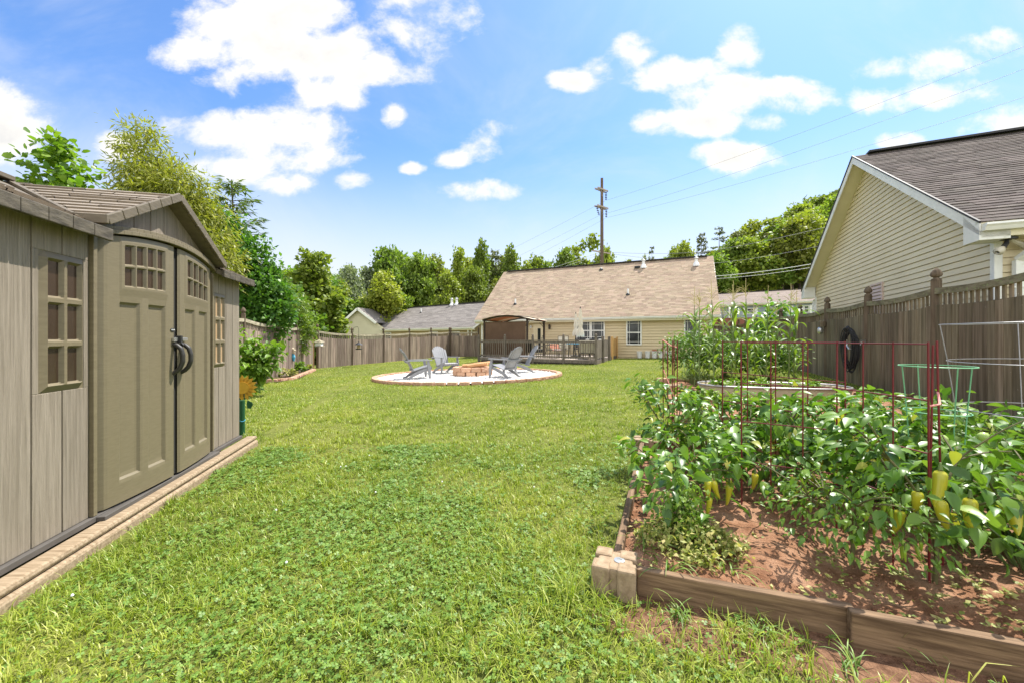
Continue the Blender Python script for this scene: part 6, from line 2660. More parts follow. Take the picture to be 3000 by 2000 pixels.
for i, (u, v, Y, kind, wpx, lab, mt) in enumerate(far):
    x, y = treepos(u, Y)
    h_ = hgt(u, v, Y)
    sxy = wpx / FPX * Y / SHAPE_W[kind]
    nm = {'round': 'broadleaf_tree', 'poplar': 'poplar_tree', 'pine': 'pine_tree'}[kind]
    plant_tree(nm, lab, 'tree', x, y, PROTO[kind][i % len(PROTO[kind])], L[mt], (sxy, sxy, h_ / 10.1), i * 1.7)
# the wooded hillside behind, row upon row
rr = random.Random(5)
hill_lab = {'round': 'broadleaf tree crowded among others on the wooded hillside', 'pine': 'pine tree crowded among others on the wooded hillside'}
for i in range(58):
    Y = rr.uniform(58, 96)
    u = rr.uniform(1590, 2010) if i > 14 else rr.uniform(1640, 1900)
    skyv = 600 - max(0, u - 1560) * .42
    x, y = treepos(u, Y)
    kind = 'pine' if (rr.random() < .38 and u < 1800) else 'round'
    h_ = rr.uniform(12, 17) if kind == 'round' else rr.uniform(13, 18)
    topv = HVP - (gzf(x, y) + h_ - CAMZ) / Y * FPX
    if topv < skyv + 14:
        h_ = (HVP - skyv - 14) / FPX * Y + CAMZ - gzf(x, y)
        if h_ < 6:
            continue
    sxy = rr.uniform(.95, 1.35)
    plant_tree('broadleaf_tree' if kind == 'round' else 'pine_tree', hill_lab[kind], 'tree', x, y, PROTO[kind][i % len(PROTO[kind])], L['maple' if kind == 'round' and i % 3 else ('light' if kind == 'round' else 'pine')],
               (sxy, sxy, h_ / 10.1), i * 2.3, 'trees of the wooded hillside')
for i in range(26):
    Y = rr.uniform(62, 76)
    u = 560 + i * 27 + rr.uniform(-12, 12)
    x, y = treepos(u, Y)
    h_ = rr.uniform(11.0, 14.0)
    plant_tree('broadleaf_tree', 'tree deep in the shaded wood behind the far tree line', 'tree', x, y, PROTO['round'][i % 4], L['maple'], (1.15, 1.15, h_ / 10.1), i * 1.3, 'trees deep in the wood behind the far tree line')

# ================================================================ GARDEN PLANTS
def bez(p0, p1, p2, n_=5):
    return [p0 * (1 - t) ** 2 + p1 * 2 * t * (1 - t) + p2 * t * t for t in np.linspace(0, 1, n_)]


def pepper_fruit(base_, L_, r_, bend, rg):
    """a drooping pod hung from base_"""
    a = rg.uniform(0, 6.28)
    hx = np.array([math.cos(a), math.sin(a), 0])
    pts, rad = [], []
    for t in (0, .04, .12, .28, .45, .62, .78, .90, .97, 1.0):
        p = base_ + np.array([0, 0, -L_ * t]) + hx * bend * L_ * (t * t)
        pts.append(tuple(p))
        rad.append(r_ * float(np.interp(t, [0, .04, .12, .28, .5, .7, .85, .95, 1], [.35, .74, .97, 1, .88, .68, .48, .28, .04])) * (1 + .08 * math.sin(5 * t + a)) + .0006)
    return pts, rad


def pepper_plant(seed, label, x, y, H, Rr, leaf, nleaf, mat, fruits=(), fr_mat='pepper_yellow', name='pepper_plant', tmpl=None, group='pepper plants in the raised bed', low=.18, stems=3, fruit_size=(.13, .022), zg=.04, fill=.45):
    rg = np.random.default_rng(seed)
    root = thing(name, label, 'pepper plant', (x, y, gzf(x, y) + zg), 0, group)
    mb_ = MB()
    tips = []
    fk = H * rg.uniform(.22, .32)
    mb_.tube([(0, 0, -.05), (.01, .0, fk * .5), (0, 0, fk)], [.011, .010, .009], 7)
    for i in range(stems):
        a = 6.283 * i / stems + rg.uniform(-.4, .4)
        e = np.array([math.cos(a) * Rr * .45, math.sin(a) * Rr * .45, H * rg.uniform(.55, .75)])
        c = bez(np.array([0, 0, fk]), np.array([e[0] * .3, e[1] * .3, fk + (e[2] - fk) * .6]), e)
        mb_.tube([tuple(q) for q in c], [.008, .007, .006, .0055, .005], 6)
        for j in range(3):
            a2 = a + rg.uniform(-1.1, 1.1)
            e2 = e + np.array([math.cos(a2) * Rr * .55, math.sin(a2) * Rr * .55, H * rg.uniform(.05, .32)])
            c2 = bez(e, e * .5 + e2 * .5 + np.array([0, 0, .03]), e2)
            mb_.tube([tuple(q) for q in c2], [.005, .0045, .004, .0032, .0025], 5)
            tips += [(c2[k], unit(c2[min(k + 1, 4)] - c2[max(k - 1, 0)])) for k in (1, 2, 3, 4, 4, 4)]
        tips += [(c[k], unit(c[k] - c[k - 1])) for k in (2, 3)]
    mb_.build('stem', M['stem_woody'], root, world=False)
    nleaf = int(nleaf * 2.2)
    leaf = leaf * .72
    ti = rg.integers(0, len(tips), nleaf)
    p = np.array([tips[k][0] for k in ti]) + np.clip(rg.normal(size=(nleaf, 3)), -1.6, 1.6) * np.array([.04, .04, .045]) * min(1.2, H / .55)
    nf_ = int(nleaf * fill)
    u_ = rvec(rg, nf_) * (rg.random((nf_, 1)) ** .33)
    u_[:, 2] = np.abs(u_[:, 2]) * 1.0 - .25 * rg.random(nf_)
    p[:nf_] = u_ * np.array([Rr, Rr, H * .58]) + np.array([0, 0, H * .40])
    outw = p * np.array([1, 1, 0])
    outw = unit(outw + rg.normal(size=(nleaf, 3)) * np.array([.12, .12, 0]))
    relz = (p[:, 2] / H)
    d = unit(outw * 1.0 + rg.normal(size=(nleaf, 3)) * .55 + np.array([0, 0, 1.]) * (relz * .9 - 1.0)[:, None])
    # top leaves reach up, lower ones hang
    p[:, 2] = np.maximum(p[:, 2], low * H * rg.uniform(.6, 1.2, nleaf))
    up = unit(np.array([0, 0, 1.]) + rg.normal(size=(nleaf, 3)) * .30 + outw * .25)
    s = leaf * rg.uniform(.45, 1.25, nleaf)
    attach(leaf_mesh('foliage', tmpl or T_OVATE, p, d, up, s), 'foliage', mat, root)
    for k, (fx, fy, fz) in enumerate(fruits):
        L_, r_ = fruit_size[0] * rg.uniform(.8, 1.2), fruit_size[1] * rg.uniform(.85, 1.15)
        b_ = np.array([fx, fy, fz])
        pts, rad = pepper_fruit(b_, L_, r_, rg.uniform(-.1, .5), rg)
        mb_ = MB()
        mb_.tube(pts, rad, 10)
        fo_ = mb_.build('pepper', M[fr_mat], root, world=False, smooth=True)
        mb_ = MB()
        mb_.tube([tuple(b_ + np.array([0, 0, .035])), tuple(b_ + np.array([0, 0, .004]))], [.004, r_ * .36], 8)
        mb_.build('stalk', M['stem'], fo_, world=False)
    return root


def gpl(u, v):
    p = G(u, v)
    return p.x, p.y


tomd = Vector((0, 0, 0))
x, y = gpl(1560, 1232)
pepper_plant(11, 'pepper plant with drooping dark leaves, nearest the left timber', x, y, .53, .34, .115, 120, L['pepper'],
             [(.08, -.19, .37), (.13, -.16, .36), (.10, -.17, .27), (.26, -.08, .31)], low=.34, fruit_size=(.11, .017), fill=.3)
x, y = gpl(1955, 1300)
pepper_plant(12, 'low chile plant with many small leaves and slim green pods, front middle', x, y, .50, .42, .062, 480, L['chile'],
             [(math.cos(k * 2.4) * (.12 + .03 * (k % 6)), -abs(math.sin(k * 2.4)) * (.2 + .03 * (k % 4)), .16 + .035 * (k % 9)) for k in range(24)], 'pepper_green', tmpl=leaf_template(.44, 4, .2, .3),
             stems=5, low=.10, fill=.8, fruit_size=(.055, .007), name='chile_plant')
x, y = gpl(2146, 1352)
pepper_plant(13, 'tall pepper plant with broad leaves and large yellow pods inside the near red cage', x, y, .78, .38, .115, 190, L['pepper'],
             [(-.18, -.10, .46), (-.12, -.14, .44), (-.06, -.20, .47), (-.20, -.04, .35), (.10, -.22, .46), (-.10, -.12, .56)], stems=4, low=.47, fruit_size=(.135, .023), fill=.35)
x, y = gpl(2330, 1395)
spots = [  # (u at its middle, distance, top v, radius, leaf, count, label, fruits)
    (2300, 2.20, 1005, .38, .14, 150, 'pepper plant at the right edge of the photo, behind the near caged one', 2),
    (1530, 3.55, 880, .30, .115, 120, 'pepper plant at the left corner of the bed under the folded red cage', 1),
    (1680, 3.30, 925, .36, .125, 150, 'pepper plant second from the left in the back row', 1),
    (1850, 2.95, 915, .38, .13, 170, 'broad leaved pepper plant in the middle of the back row', 3),
    (1975, 2.80, 930, .34, .12, 150, 'pepper plant with a cluster of yellow pods, behind the near red cage', 5),
    (2080, 2.75, 940, .36, .12, 150, 'pepper plant right of the cluster of yellow pods', 2),
    (1760, 2.75, 990, .32, .12, 130, 'pepper plant with big drooping leaves in front of the middle one', 4),
    (1600, 2.95, 985, .34, .12, 140, 'pepper plant between the left one and the drooping one', 2),
    (1930, 3.5, 905, .36, .12, 140, 'pepper plant in the last row, below the second cage wires', 0),
    (2200, 3.2, 935, .40, .11, 150, 'pepper plant by the green tomato cage', 0),
    (1780, 3.9, 900, .40, .12, 150, 'pepper plant just before the stock tank, middle of the last row', 0),
    (1620, 3.95, 895, .34, .12, 130, 'pepper plant just before the left end of the stock tank', 0),
    (2080, 3.45, 925, .40, .11, 150, 'pepper plant in the last row, between the second cage and the green one', 0),
]
for i, (u, Yd, vt, Rr, lf_, nl, lab, nf) in enumerate(spots):
    x = (u - CXP) / FPX * Yd
    Hh = CAMZ - (vt - HVP) / FPX * Yd - gzf(x, Yd) - .04
    rgk = random.Random(i)
    fr = []
    for k in range(nf):
        a = rgk.uniform(-2.4, -.6)
        fr.append((math.cos(a) * Rr * .8, math.sin(a) * Rr * .85, Hh * rgk.uniform(.42, .62)))
    if i == 4:
        fr = [(-.26, -.26, .52), (-.20, -.28, .48), (-.15, -.28, .53), (-.18, -.30, .38), (-.10, -.3, .45)]
    pepper_plant(40 + i, lab, x, Yd, Hh * 1.0, Rr * .94, lf_, int(nl * .95), L['pepper'], fr, stems=4, low=.42, fruit_size=(.12, .019), fill=.35)


# tomato plants sprawling at the right
def sprawl(seed, name, label, cat, x, y, H, Rx, Ry, n_, leaf, mat, tmpl, group=None, zg=.03, dome=1.0, stem=True, hang=.25, clump=None):
    rg = np.random.default_rng(seed)
    root = thing(name, label, cat, (x, y, gzf(x, y) + zg), 0, group)
    m_ = clump or max(8, n_ // 16)
    a = rg.uniform(0, 6.283, m_)
    r_ = np.sqrt(rg.random(m_))
    c = np.stack([np.cos(a) * r_ * Rx, np.sin(a) * r_ * Ry, H * (1 - (r_ ** 2) * .55 * dome) * rg.uniform(.35, 1.0, m_)], 1)
    ci = rg.integers(0, m_, n_)
    p = c[ci] + rg.normal(size=(n_, 3)) * np.array([.09, .09, .06]) * max(H, .3)
    p[:, 2] = np.maximum(p[:, 2], .01)
    d = unit(rg.normal(size=(n_, 3)) * .7 + (p - c[ci]) * 6 + np.array([0, 0, -hang]))
    up = unit(np.array([0, 0, 1.]) + rg.normal(size=(n_, 3)) * .45)
    s = leaf * rg.uniform(.5, 1.3, n_)
    attach(leaf_mesh('foliage', tmpl, p, d, up, s), 'foliage', mat, root)
    if stem:
        mb_ = MB()
        for k in range(min(m_, 26)):
            q = c[k]
            mb_.tube([(q[0] * .1, q[1] * .1, -.03), (q[0] * .45, q[1] * .45, q[2] * .6), tuple(q)], [.008, .006, .003], 5)
        mb_.build('stem', M['stem'], root, world=False)
    return root


T_TOM = leaf_template(.5, 4, .15, .3)
t1 = sprawl(71, 'tomato_plant', 'tomato plant inside the grey cage by the right fence, bearing green tomatoes', 'tomato plant', 2.93, 2.85, .80, .42, .40, 620, .085, L['tomato'], T_TOM)
t2 = sprawl(72, 'tomato_plant', 'tomato plant inside the green cage behind the red one', 'tomato plant', 2.52, 2.62, .62, .36, .32, 420, .085, L['tomato'], T_TOM)
t3 = sprawl(73, 'tomato_plant', 'tomato plant sprawling on the soil at the right edge of the photo', 'tomato plant', 2.50, 1.92, .36, .42, .30, 420, .085, L['tomato'], T_TOM)
sprawl(74, 'tomato_plant', 'tomato plant at the far right behind the caged ones', 'tomato plant', 3.5, 3.0, .7, .45, .4, 420, .085, L['tomato'], T_TOM)
for root, q in ((t1, [(-.22, -.34, .50), (-.36, -.20, .44), (-.05, -.38, .46), (.02, -.36, .52), (-.12, -.3, .3)]), (t2, [(.10, -.30, .40), (.05, -.32, .34)])):
    for (a, b, c) in q:
        mb = MB()
        mb.lathe([(.002, .03), (.016, .027), (.028, .014), (.031, 0), (.027, -.015), (.014, -.027), (.002, -.03)], 12, (a, b, c))
        mb.build('tomato', M['tomato'], root, world=False, smooth=True)

# weeds in the near corner, strawberries, bushes
x, y = gpl(1570, 1300)
sprawl(81, 'weed_clump', 'clump of yellowing ragged weeds in the near corner of the bed', 'weeds', x + .04, y + .03, .20, .27, .19, 2000, .032, L['weed'], T_CHEAP, dome=1.0)
sprawl(82, 'weed_clump', 'taller upright feathery weed in the near corner of the bed', 'weeds', x + .06, y + .14, .40, .11, .11, 800, .034, L['berry'], T_CHEAP)
tb_ = bedp(6.55, 2.05)
sprawl(83, 'strawberry_plants', 'low strawberry leaves filling the stock tank', 'strawberry plants', tb_.x, tb_.y, .17, 1.1, .42, 620, .085, L['berry'], T_OVATE, zg=.20, dome=.4, stem=False, hang=.0)
q = bedp(5.4, 1.0)
sprawl(84, 'strawberry_plants', 'low bright green plants on the ground in front of the stock tank', 'plants', q.x, q.y, .30, .65, .35, 420, .10, L['berry'], T_OVATE, zg=.02, dome=.6)
sprawl(85, 'tomato_bush', 'tall sprawling tomato bush left of the corn', 'tomato plant', 5.05, 11.0, 1.45, .75, .7, 2400, .10, L['tomato'], T_TOM, zg=.0, dome=.6)
sprawl(86, 'tomato_bush', 'big sprawling tomato bush right of the corn, before the right fence', 'tomato plant', 6.75, 10.6, 1.30, .75, .7, 2600, .10, L['tomato'], T_TOM, zg=.0, dome=.7)
sprawl(87, 'tomato_bush', 'leafy tomato bush behind the middle of the corn', 'tomato plant', 6.1, 11.4, 1.25, .8, .7, 1900, .10, L['tomato'], T_TOM, zg=.0, dome=.6)
sprawl(88, 'herb_plant', 'wispy dark green herb at the left of the corn bed', 'herb', 4.35, 9.6, .55, .28, .28, 700, .08, L['hemlock'], T_SLIM, zg=.0, hang=-.6)
sprawl(89, 'leafy_shrub', 'leafy green shrub over the fence behind the corn, under the big house eave', 'shrub', 11.3, 16.8, 2.75, 1.0, .8, 1500, .17, L['green'], T_BROAD, zg=.0)
q = main.W(ms(1519.5), -.32, 0)
sprawl(90, 'potted_plant', 'small grey green plant growing in a white bucket', 'plant', q.x, q.y, .30, .12, .12, 160, .07, L['hemlock'], T_SLIM, zg=.28, hang=-1.0, stem=False)


# corn
def corn_plant(seed):
    rg = np.random.default_rng(seed)
    root = thing('corn_plant', 'x', 'corn', (0, 0, 0), 0, 'tall corn plants behind the stock tank')
    H = 1.78
    mb_ = MB()
    mb_.tube([(0, 0, -.05), (.01, 0, .6), (.0, .01, 1.2), (.0, 0, H)], [.016, .015, .012, .007], 7)
    mb_.build('stalk', M['stem'], root, world=False)
    vs, fs = [], []
    a0 = rg.uniform(0, 6.28)
    for k in range(12):
        z = .22 + k * (H - .38) / 11
        a = a0 + math.pi * (k % 2) + rg.uniform(-.55, .55)
        Lk = rg.uniform(.62, .92) * (1.0 if 2 < k < 10 else .72)
        wd = rg.uniform(.030, .042)
        dirx = np.array([math.cos(a), math.sin(a), 0])
        sd = np.array([-math.sin(a), math.cos(a), 0])
        lift = rg.uniform(.7, 1.25)
        m_ = 10
        o = len(vs)
        q = np.array([0, 0, z])
        ang = lift
        tw = rg.uniform(-.5, .5)
        for j in range(m_ + 1):
            t = j / m_
            wj = wd * min(1, .35 + 3 * t) * (1 - t) ** .55 + .001
            s2 = sd * math.cos(tw * t) + np.array([0, 0, 1]) * math.sin(tw * t)
            fold = .25 * wj
            vs += [tuple(q - s2 * wj + np.array([0, 0, fold])), tuple(q), tuple(q + s2 * wj + np.array([0, 0, fold]))]
            q = q + (dirx * math.cos(ang) + np.array([0, 0, 1]) * math.sin(ang)) * Lk / m_
            ang -= (2.3 + .5 * rg.random()) / m_ * (.5 + t)
        for j in range(m_):
            b_ = o + j * 3
            fs += [(b_, b_ + 1, b_ + 4, b_ + 3), (b_ + 1, b_ + 2, b_ + 5, b_ + 4)]
    mb_ = MB()
    mb_.add(vs, fs)
    mb_.build('foliage', L['corn'], root, world=False, smooth=True)
    mb_ = MB()
    mb_.tube([(0, 0, H - .02), (.0, 0, H + .18), (.01, 0, H + .42)], [.006, .007, .005], 6)
    for k in range(9):
        a = rg.uniform(0, 6.28)
        z = H + .02 + .018 * k
        l_ = rg.uniform(.16, .26)
        el = rg.uniform(.15, .9)
        mb_.tube([(0, 0, z), (math.cos(a) * l_ * .5 * math.cos(el), math.sin(a) * l_ * .5 * math.cos(el), z + l_ * .55 * math.sin(el) + .02), (math.cos(a) * l_ * math.cos(el * .8), math.sin(a) * l_ * math.cos(el * .8), z + l_ * math.sin(el))], [.0035, .004, .002], 5)
    mb_.build('tassel', M['tassel'], root, world=False)
    for k in range(int(rg.integers(1, 3))):
        a = rg.uniform(0, 6.28)
        z = .75 + .22 * k
        mb_ = MB()
        mb_.tube([(.012 * math.cos(a), .012 * math.sin(a), z), (.035 * math.cos(a), .035 * math.sin(a), z + .07), (.06 * math.cos(a), .06 * math.sin(a), z + .18), (.075 * math.cos(a), .075 * math.sin(a), z + .25)], [.014, .026, .022, .006], 8)
        mb_.build('ear', M['stem'], root, world=False, smooth=True)
    return root


corn = [corn_plant(500 + k) for k in range(4)]
cs = [(1595, 9.3, 661), (1607, 9.0, 667), (1641, 8.8, 645), (1657, 9.8, 690), (1681, 9.4, 657), (1691, 8.9, 648), (1719, 8.8, 642), (1735, 9.9, 690), (1759, 9.2, 659), (1781, 9.9, 695), (1812, 9.0, 655), (1822, 9.5, 667), (1628, 10.0, 700)]
for i, (u, Yd, vt) in enumerate(cs):
    o = corn[i] if i < 4 else copy_tree(corn[i % 4])
    x = (u - CXP) / FPX * Yd
    hgt_ = CAMZ - (vt - HVP) / FPX * Yd - gzf(x, Yd)
    o.location = (x, Yd, gzf(x, Yd) + .03)
    o.scale = (1, 1, hgt_ / 2.2)
    o.rotation_euler = (rnd.uniform(-.03, .03), rnd.uniform(-.03, .03), i * 2.1)
    o['label'] = 'tall tasselled corn plant in the patch behind the stock tank'

# left flower bed plants and the sapling at the shed end
def twig_plant(seed, name, label, cat, base_, tips, nleaf, leaf, mat, tmpl, spread=.10):
    rg = np.random.default_rng(seed)
    root = thing(name, label, cat, tuple(base_))
    mb_ = MB()
    P_ = []
    for (tx, ty, tz) in tips:
        e = np.array([tx, ty, tz]) - np.array(base_)
        c = bez(np.array([0, 0, 0.]), np.array([e[0] * .25, e[1] * .25, e[2] * .8 + .1]), e, 9)
        mb_.tube([tuple(q) for q in c], [.012 - .001 * k for k in range(9)], 5)
        P_ += c[2:] + [c[-1]] * 2
    mb_.build('stem', M['stem'], root, world=False)
    P_ = np.array(P_)
    p = P_[rg.integers(0, len(P_), nleaf)] + rg.normal(size=(nleaf, 3)) * spread
    d = unit(rg.normal(size=(nleaf, 3)) * np.array([1, 1, .4]) + np.array([0, 0, -.35]))
    up = unit(np.array([0, 0, 1.]) + rg.normal(size=(nleaf, 3)) * .35)
    attach(leaf_mesh('foliage', tmpl, p, d, up, leaf * rg.uniform(.55, 1.25, nleaf)), 'foliage', mat, root)
    return root


b_ = P(588, 893, 9.4)
b_.z = gzf(b_.x, b_.y)
tip = lambda u, v, Yk: tuple(P(u, v, Yk))
Yb = b_.y
twig_plant(91, 'sunflower_plant', 'leafy green plant arching out from behind the end of the shed', 'plant', (b_.x - .15, b_.y, b_.z),
           [tip(638, 795, Yb), tip(610, 815, Yb + .2), tip(560, 770, Yb - .3), tip(575, 820, Yb), tip(600, 850, Yb - .2), tip(548, 840, Yb - .5), tip(625, 830, Yb + .1), tip(585, 790, Yb), tip(565, 800, Yb - .3), tip(600, 835, Yb - .1), tip(570, 860, Yb - .4), tip(622, 805, Yb)], 760, .19, L['berry'], T_OVATE, .10)
for (u, v, h_, r_, n_, lab, mt, lf_, sd) in ((627, 866, .40, .22, 220, 'small round green bush with orange blooms in the left flower bed', 'green', .10, 92),
                                             (683, 856, .52, .34, 260, 'bright green leafy plant in the middle of the left flower bed', 'berry', .13, 93),
                                             (664, 866, .30, .35, 200, 'low reddish green plant in front in the left flower bed', 'weed', .10, 94),
                                             (702, 850, .34, .26, 150, 'plant with orange yellow leaves at the right of the left flower bed', 'willow', .14, 95),
                                             (606, 872, .30, .24, 160, 'dark leafed plant at the left end of the left flower bed', 'pepper', .10, 96)):
    p = G(u, v)
    sprawl(sd, 'flower_bed_plant', lab, 'plant', p.x, p.y, h_, r_, r_ * .8, n_, lf_, L[mt], T_OVATE, zg=.02, hang=.0)

# metal sunflower ornament and the green pole at the shed corner
fb = P(561, 950, 5.65)
fb.z = gzf(fb.x, fb.y)
sun_c = P(556, 890, 5.65)
sf = thing('sunflower_ornament', 'yellow metal sunflower on a green stem at the shed corner', 'garden ornament', tuple(fb))
mb = MB()
for k in range(16):
    a_ = k * math.pi / 8
    ca, sa = math.cos(a_), math.sin(a_)
    pd = Vector((ca * .83, ca * .56, sa))
    pe = Vector((-sa * .83, -sa * .56, ca))
    c_ = Vector(sun_c)
    mb.prism([c_ + pd * .05 - pe * .02, c_ + pd * .12 - pe * .034, c_ + pd * .19, c_ + pd * .12 + pe * .034, c_ + pd * .05 + pe * .02], (.0033, -.005, 0))
mb.build('petals', M['sunflower'], sf)
mb = MB()
pd, pe = Vector((.83, .56, 0)), Vector((0, 0, 1))
mb.prism([Vector(sun_c) + Vector((.006, -.009, 0)) + (pd * math.cos(t) + pe * math.sin(t)) * .085 for t in np.linspace(0, 6.283, 17)[:-1]], (.008, -.012, 0))
mb.build('flower_head', M['sunflower'], sf)
mb = MB()
mb.tube([fb, (fb.x, fb.y, sun_c.z)], .006, 6)
mb.build('stem', M['metal_green'], sf)
for (u, v, s_) in ((573, 928, .075), (551, 918, .075)):
    c_ = P(u, v, 5.65)
    mb = MB()
    mb.prism([c_ + Vector((-.03, 0, .06)), c_ + Vector((.035, 0, .03)), c_ + Vector((.05, 0, 0)), c_ + Vector((.015, 0, -.06)), c_ + Vector((-.03, 0, -.055)), c_ + Vector((-.042, 0, 0))], (0, .004, 0))
    mb.build('leaf', M['metal_green'], sf)
pp = P(556, 996, 5.35)
mb = MB()
z_ = gzf(pp.x, pp.y)
mb.tube([(pp.x, pp.y, z_), (pp.x, pp.y, z_ + .47)], .034, 12)
gp = mb.build('pipe', M['metal_green'], None)
tag(gp, 'short dark green pipe standing against the shed corner', 'pipe')
mb = MB()
mb.tube([(pp.x + .036 * math.cos(t), pp.y + .036 * math.sin(t), z_ + .20 + .01 * math.sin(2 * t)) for t in np.linspace(0, 6.283, 13)], .005, 5)
mb.build('tie', M['blue_cloth'], gp)


# ================================================================ LAWN
def lawn_mask(x, y):
    ok = np.ones(len(x), bool)
    # shed footprint and sill
    vx, vy = x - SO.x, y - SO.y
    s_ = vx * SD.x + vy * SD.y
    o_ = vx * SN.x + vy * SN.y
    ok &= ~((s_ > -2.2) & (s_ < 1.53) & (o_ < .17 + .02 * np.sin(s_ * 9)))
    t, s = bedc(x, y)
    ok &= ~((t > -.04) & (t < 2.50) & (s > -.03) & (s < 5.3))
    ok &= ~((np.abs(t) < .11) & (np.abs(s) < .11))
    ok &= ~((t > 4.0) & (t < 7.0) & (s > .3) & (s < 3.7))
    ok &= ~((t > 7.1) & (t < 9.2) & (s > .35) & (s < 4.0))
    ex, ey = (x - RC.x) / (RA + .09), (y - RC.y) / (RB + .09)
    ok &= (ex * ex + ey * ey) > 1
    dx_, dy_ = x - DC.x, y - DC.y
    dd = DX.x * DY.y - DX.y * DY.x
    a = (dx_ * DY.y - dy_ * DY.x) / dd
    b = (DX.x * dy_ - DX.y * dx_) / dd
    ok &= ~((a > -.05) & (a < DLEN) & (b > -.05))
    # in front of the house wall and inside the fences
    hx, hy = x - main.O.x, y - main.O.y
    ok &= ~((hx * .416 + hy * .909) > -.1)
    rx = rp[3][0] + (y - rp[3][1]) * .385
    ok &= x < rx - .03
    lx = np.interp(y, [9.0, 11.86, 14.15, 16.43, 18.73, 30.], [-7.4, -8.0, -8.45, -8.9, -9.37, -4.74])
    ok &= x > lx + .05
    return ok


def value_noise(x, y, fr, seed):
    rg = np.random.default_rng(seed)
    tb = rg.random((64, 64))
    xs, ys = x * fr, y * fr
    xi, yi = np.floor(xs).astype(int), np.floor(ys).astype(int)
    fx, fy = xs - xi, ys - yi
    fx, fy = fx * fx * (3 - 2 * fx), fy * fy * (3 - 2 * fy)
    g = lambda i, j: tb[i % 64, j % 64]
    return (g(xi, yi) * (1 - fx) + g(xi + 1, yi) * fx) * (1 - fy) + (g(xi, yi + 1) * (1 - fx) + g(xi + 1, yi + 1) * fx) * fy


def bare(x, y):
    """share of bare earth in front of the timber and along edges"""
    t, s = bedc(x, y)
    b1 = sstep(-.46, -.14, t) * sstep(-.25, .15, s) * (t < .05)
    b1 = b1 * (value_noise(x, y, 5.0, 3) * 1.5)
    b2 = sstep(.10, .0, np.abs(s + .06)) * (t > 0) * (t < 2.6) * .8
    vx, vy = x - SO.x, y - SO.y
    o_ = vx * SN.x + vy * SN.y
    b3 = sstep(.30, .17, o_) * (o_ > 0) * (value_noise(x, y, 4.0, 8) > .4) * .9
    return np.clip(b1 + b2 + b3, 0, .97)


def blades(n, x, y, hh, ww, lean, rg, adir):
    z = gz(x, y)
    a = rg.uniform(0, 2 * np.pi, n)
    # gentle combed direction so the sward has grain
    a = a + 1.3 * (value_noise(x, y, 1.3, 21) - .5)
    a = np.where(np.isnan(adir), a, adir)
    le = lean * rg.uniform(.3, 1.4, n)
    dx_, dy_ = np.cos(a), np.sin(a)
    sx, sy = -dy_, dx_
    b = np.stack([x, y, z - .004], 1)
    mid = b + np.stack([dx_ * hh * .42 * np.sin(le * .6), dy_ * hh * .42 * np.sin(le * .6), hh * .55 * np.cos(le * .6)], 1)
    tip_ = mid + np.stack([dx_ * hh * .62 * np.sin(le * 1.35), dy_ * hh * .62 * np.sin(le * 1.35), hh * .5 * np.cos(le * 1.35)], 1)
    tip_[:, 2] = np.maximum(tip_[:, 2], z + .004)
    sd = np.stack([sx, sy, np.zeros(n)], 1) * (ww / 2)[:, None]
    v = np.stack([b - sd, b + sd, mid - sd * .85, mid + sd * .85, tip_], 1).reshape(-1, 3)
    o = np.arange(n)[:, None] * 5
    q = np.array([[0, 1, 3, 2]]) + o
    t_ = np.array([[2, 3, 4]]) + o
    return v, q, t_


def scatter(n, y0, y1, xmax, rg):
    """uniform over the wedge in view (and a good step to each side)"""
    y = np.sqrt(rg.uniform(y0 * y0, y1 * y1, n))
    x = rg.uniform(-1, 1, n) * (y * 1.32 + .5)
    return x, y


rg = np.random.default_rng(77)
V, Q, T_, off = [], [], [], 0
for (y0, y1, dens_, h_, w_, ln) in ((.95, 2.4, 8200, .050, .0044, 1.0), (2.4, 4.4, 4600, .048, .0052, .97), (4.4, 8, 1700, .052, .0075, .9), (8, 14, 850, .050, .0095, .85), (14, 29, 300, .046, .0125, .8)):
    area = (y1 * y1 - y0 * y0) * 1.32 + (y1 - y0)
    n = int(area * dens_)
    x, y = scatter(n, y0, y1, 30, rg)
    tuft_dir = np.full(n, np.nan)
    if y1 < 9:
        m_ = n // 2
        nt = max(1, m_ // 15)
        tx, ty = scatter(nt, y0, y1, 30, rg)
        ti = rg.integers(0, nt, m_)
        td = rg.uniform(0, 2 * np.pi, m_)
        tr_ = np.abs(rg.normal(0, .022 + .004 * y0, m_))
        x[:m_], y[:m_] = tx[ti] + tr_ * np.cos(td), ty[ti] + tr_ * np.sin(td)
        tuft_dir[:m_] = td + rg.normal(0, .5, m_)
    k = lawn_mask(x, y)
    cl_ = value_noise(x, y, .9, 5) * .6 + value_noise(x, y, 2.7, 6) * .4
    k &= rg.random(n) > bare(x, y)
    k &= rg.random(n) < .62 + .7 * cl_
    x, y, tuft_dir = x[k], y[k], tuft_dir[k]
    n = len(x)
    tall = .65 + .75 * value_noise(x, y, 1.6, 9) + .5 * (value_noise(x, y, 6, 10) > .74)
    hh = h_ * rg.uniform(.55, 1.25, n) * tall
    # longer tufts left unmown against timbers, blocks and sill
    t, s = bedc(x, y)
    nearb = (t > -.32) & (t < 0) & (s > -.3)
    hh = np.where(nearb & (rg.random(n) < .75), hh * 1.9, hh)
    ww = w_ * rg.uniform(.6, 1.35, n)
    hh = np.where(np.isnan(tuft_dir), hh * .85, hh * 1.2)
    v, q, t3_ = blades(n, x, y, hh, ww, ln, rg, tuft_dir)
    V.append(v)
    Q.append(q + off)
    T_.append(t3_ + off)
    off += len(v)
gr_ = link_mesh('grass', np_mesh('grass', np.concatenate(V), [np.concatenate(Q), np.concatenate(T_)]), L['grass'], org=1)
tag(gr_, 'mown yellow green lawn grass', 'grass', None, 'stuff')

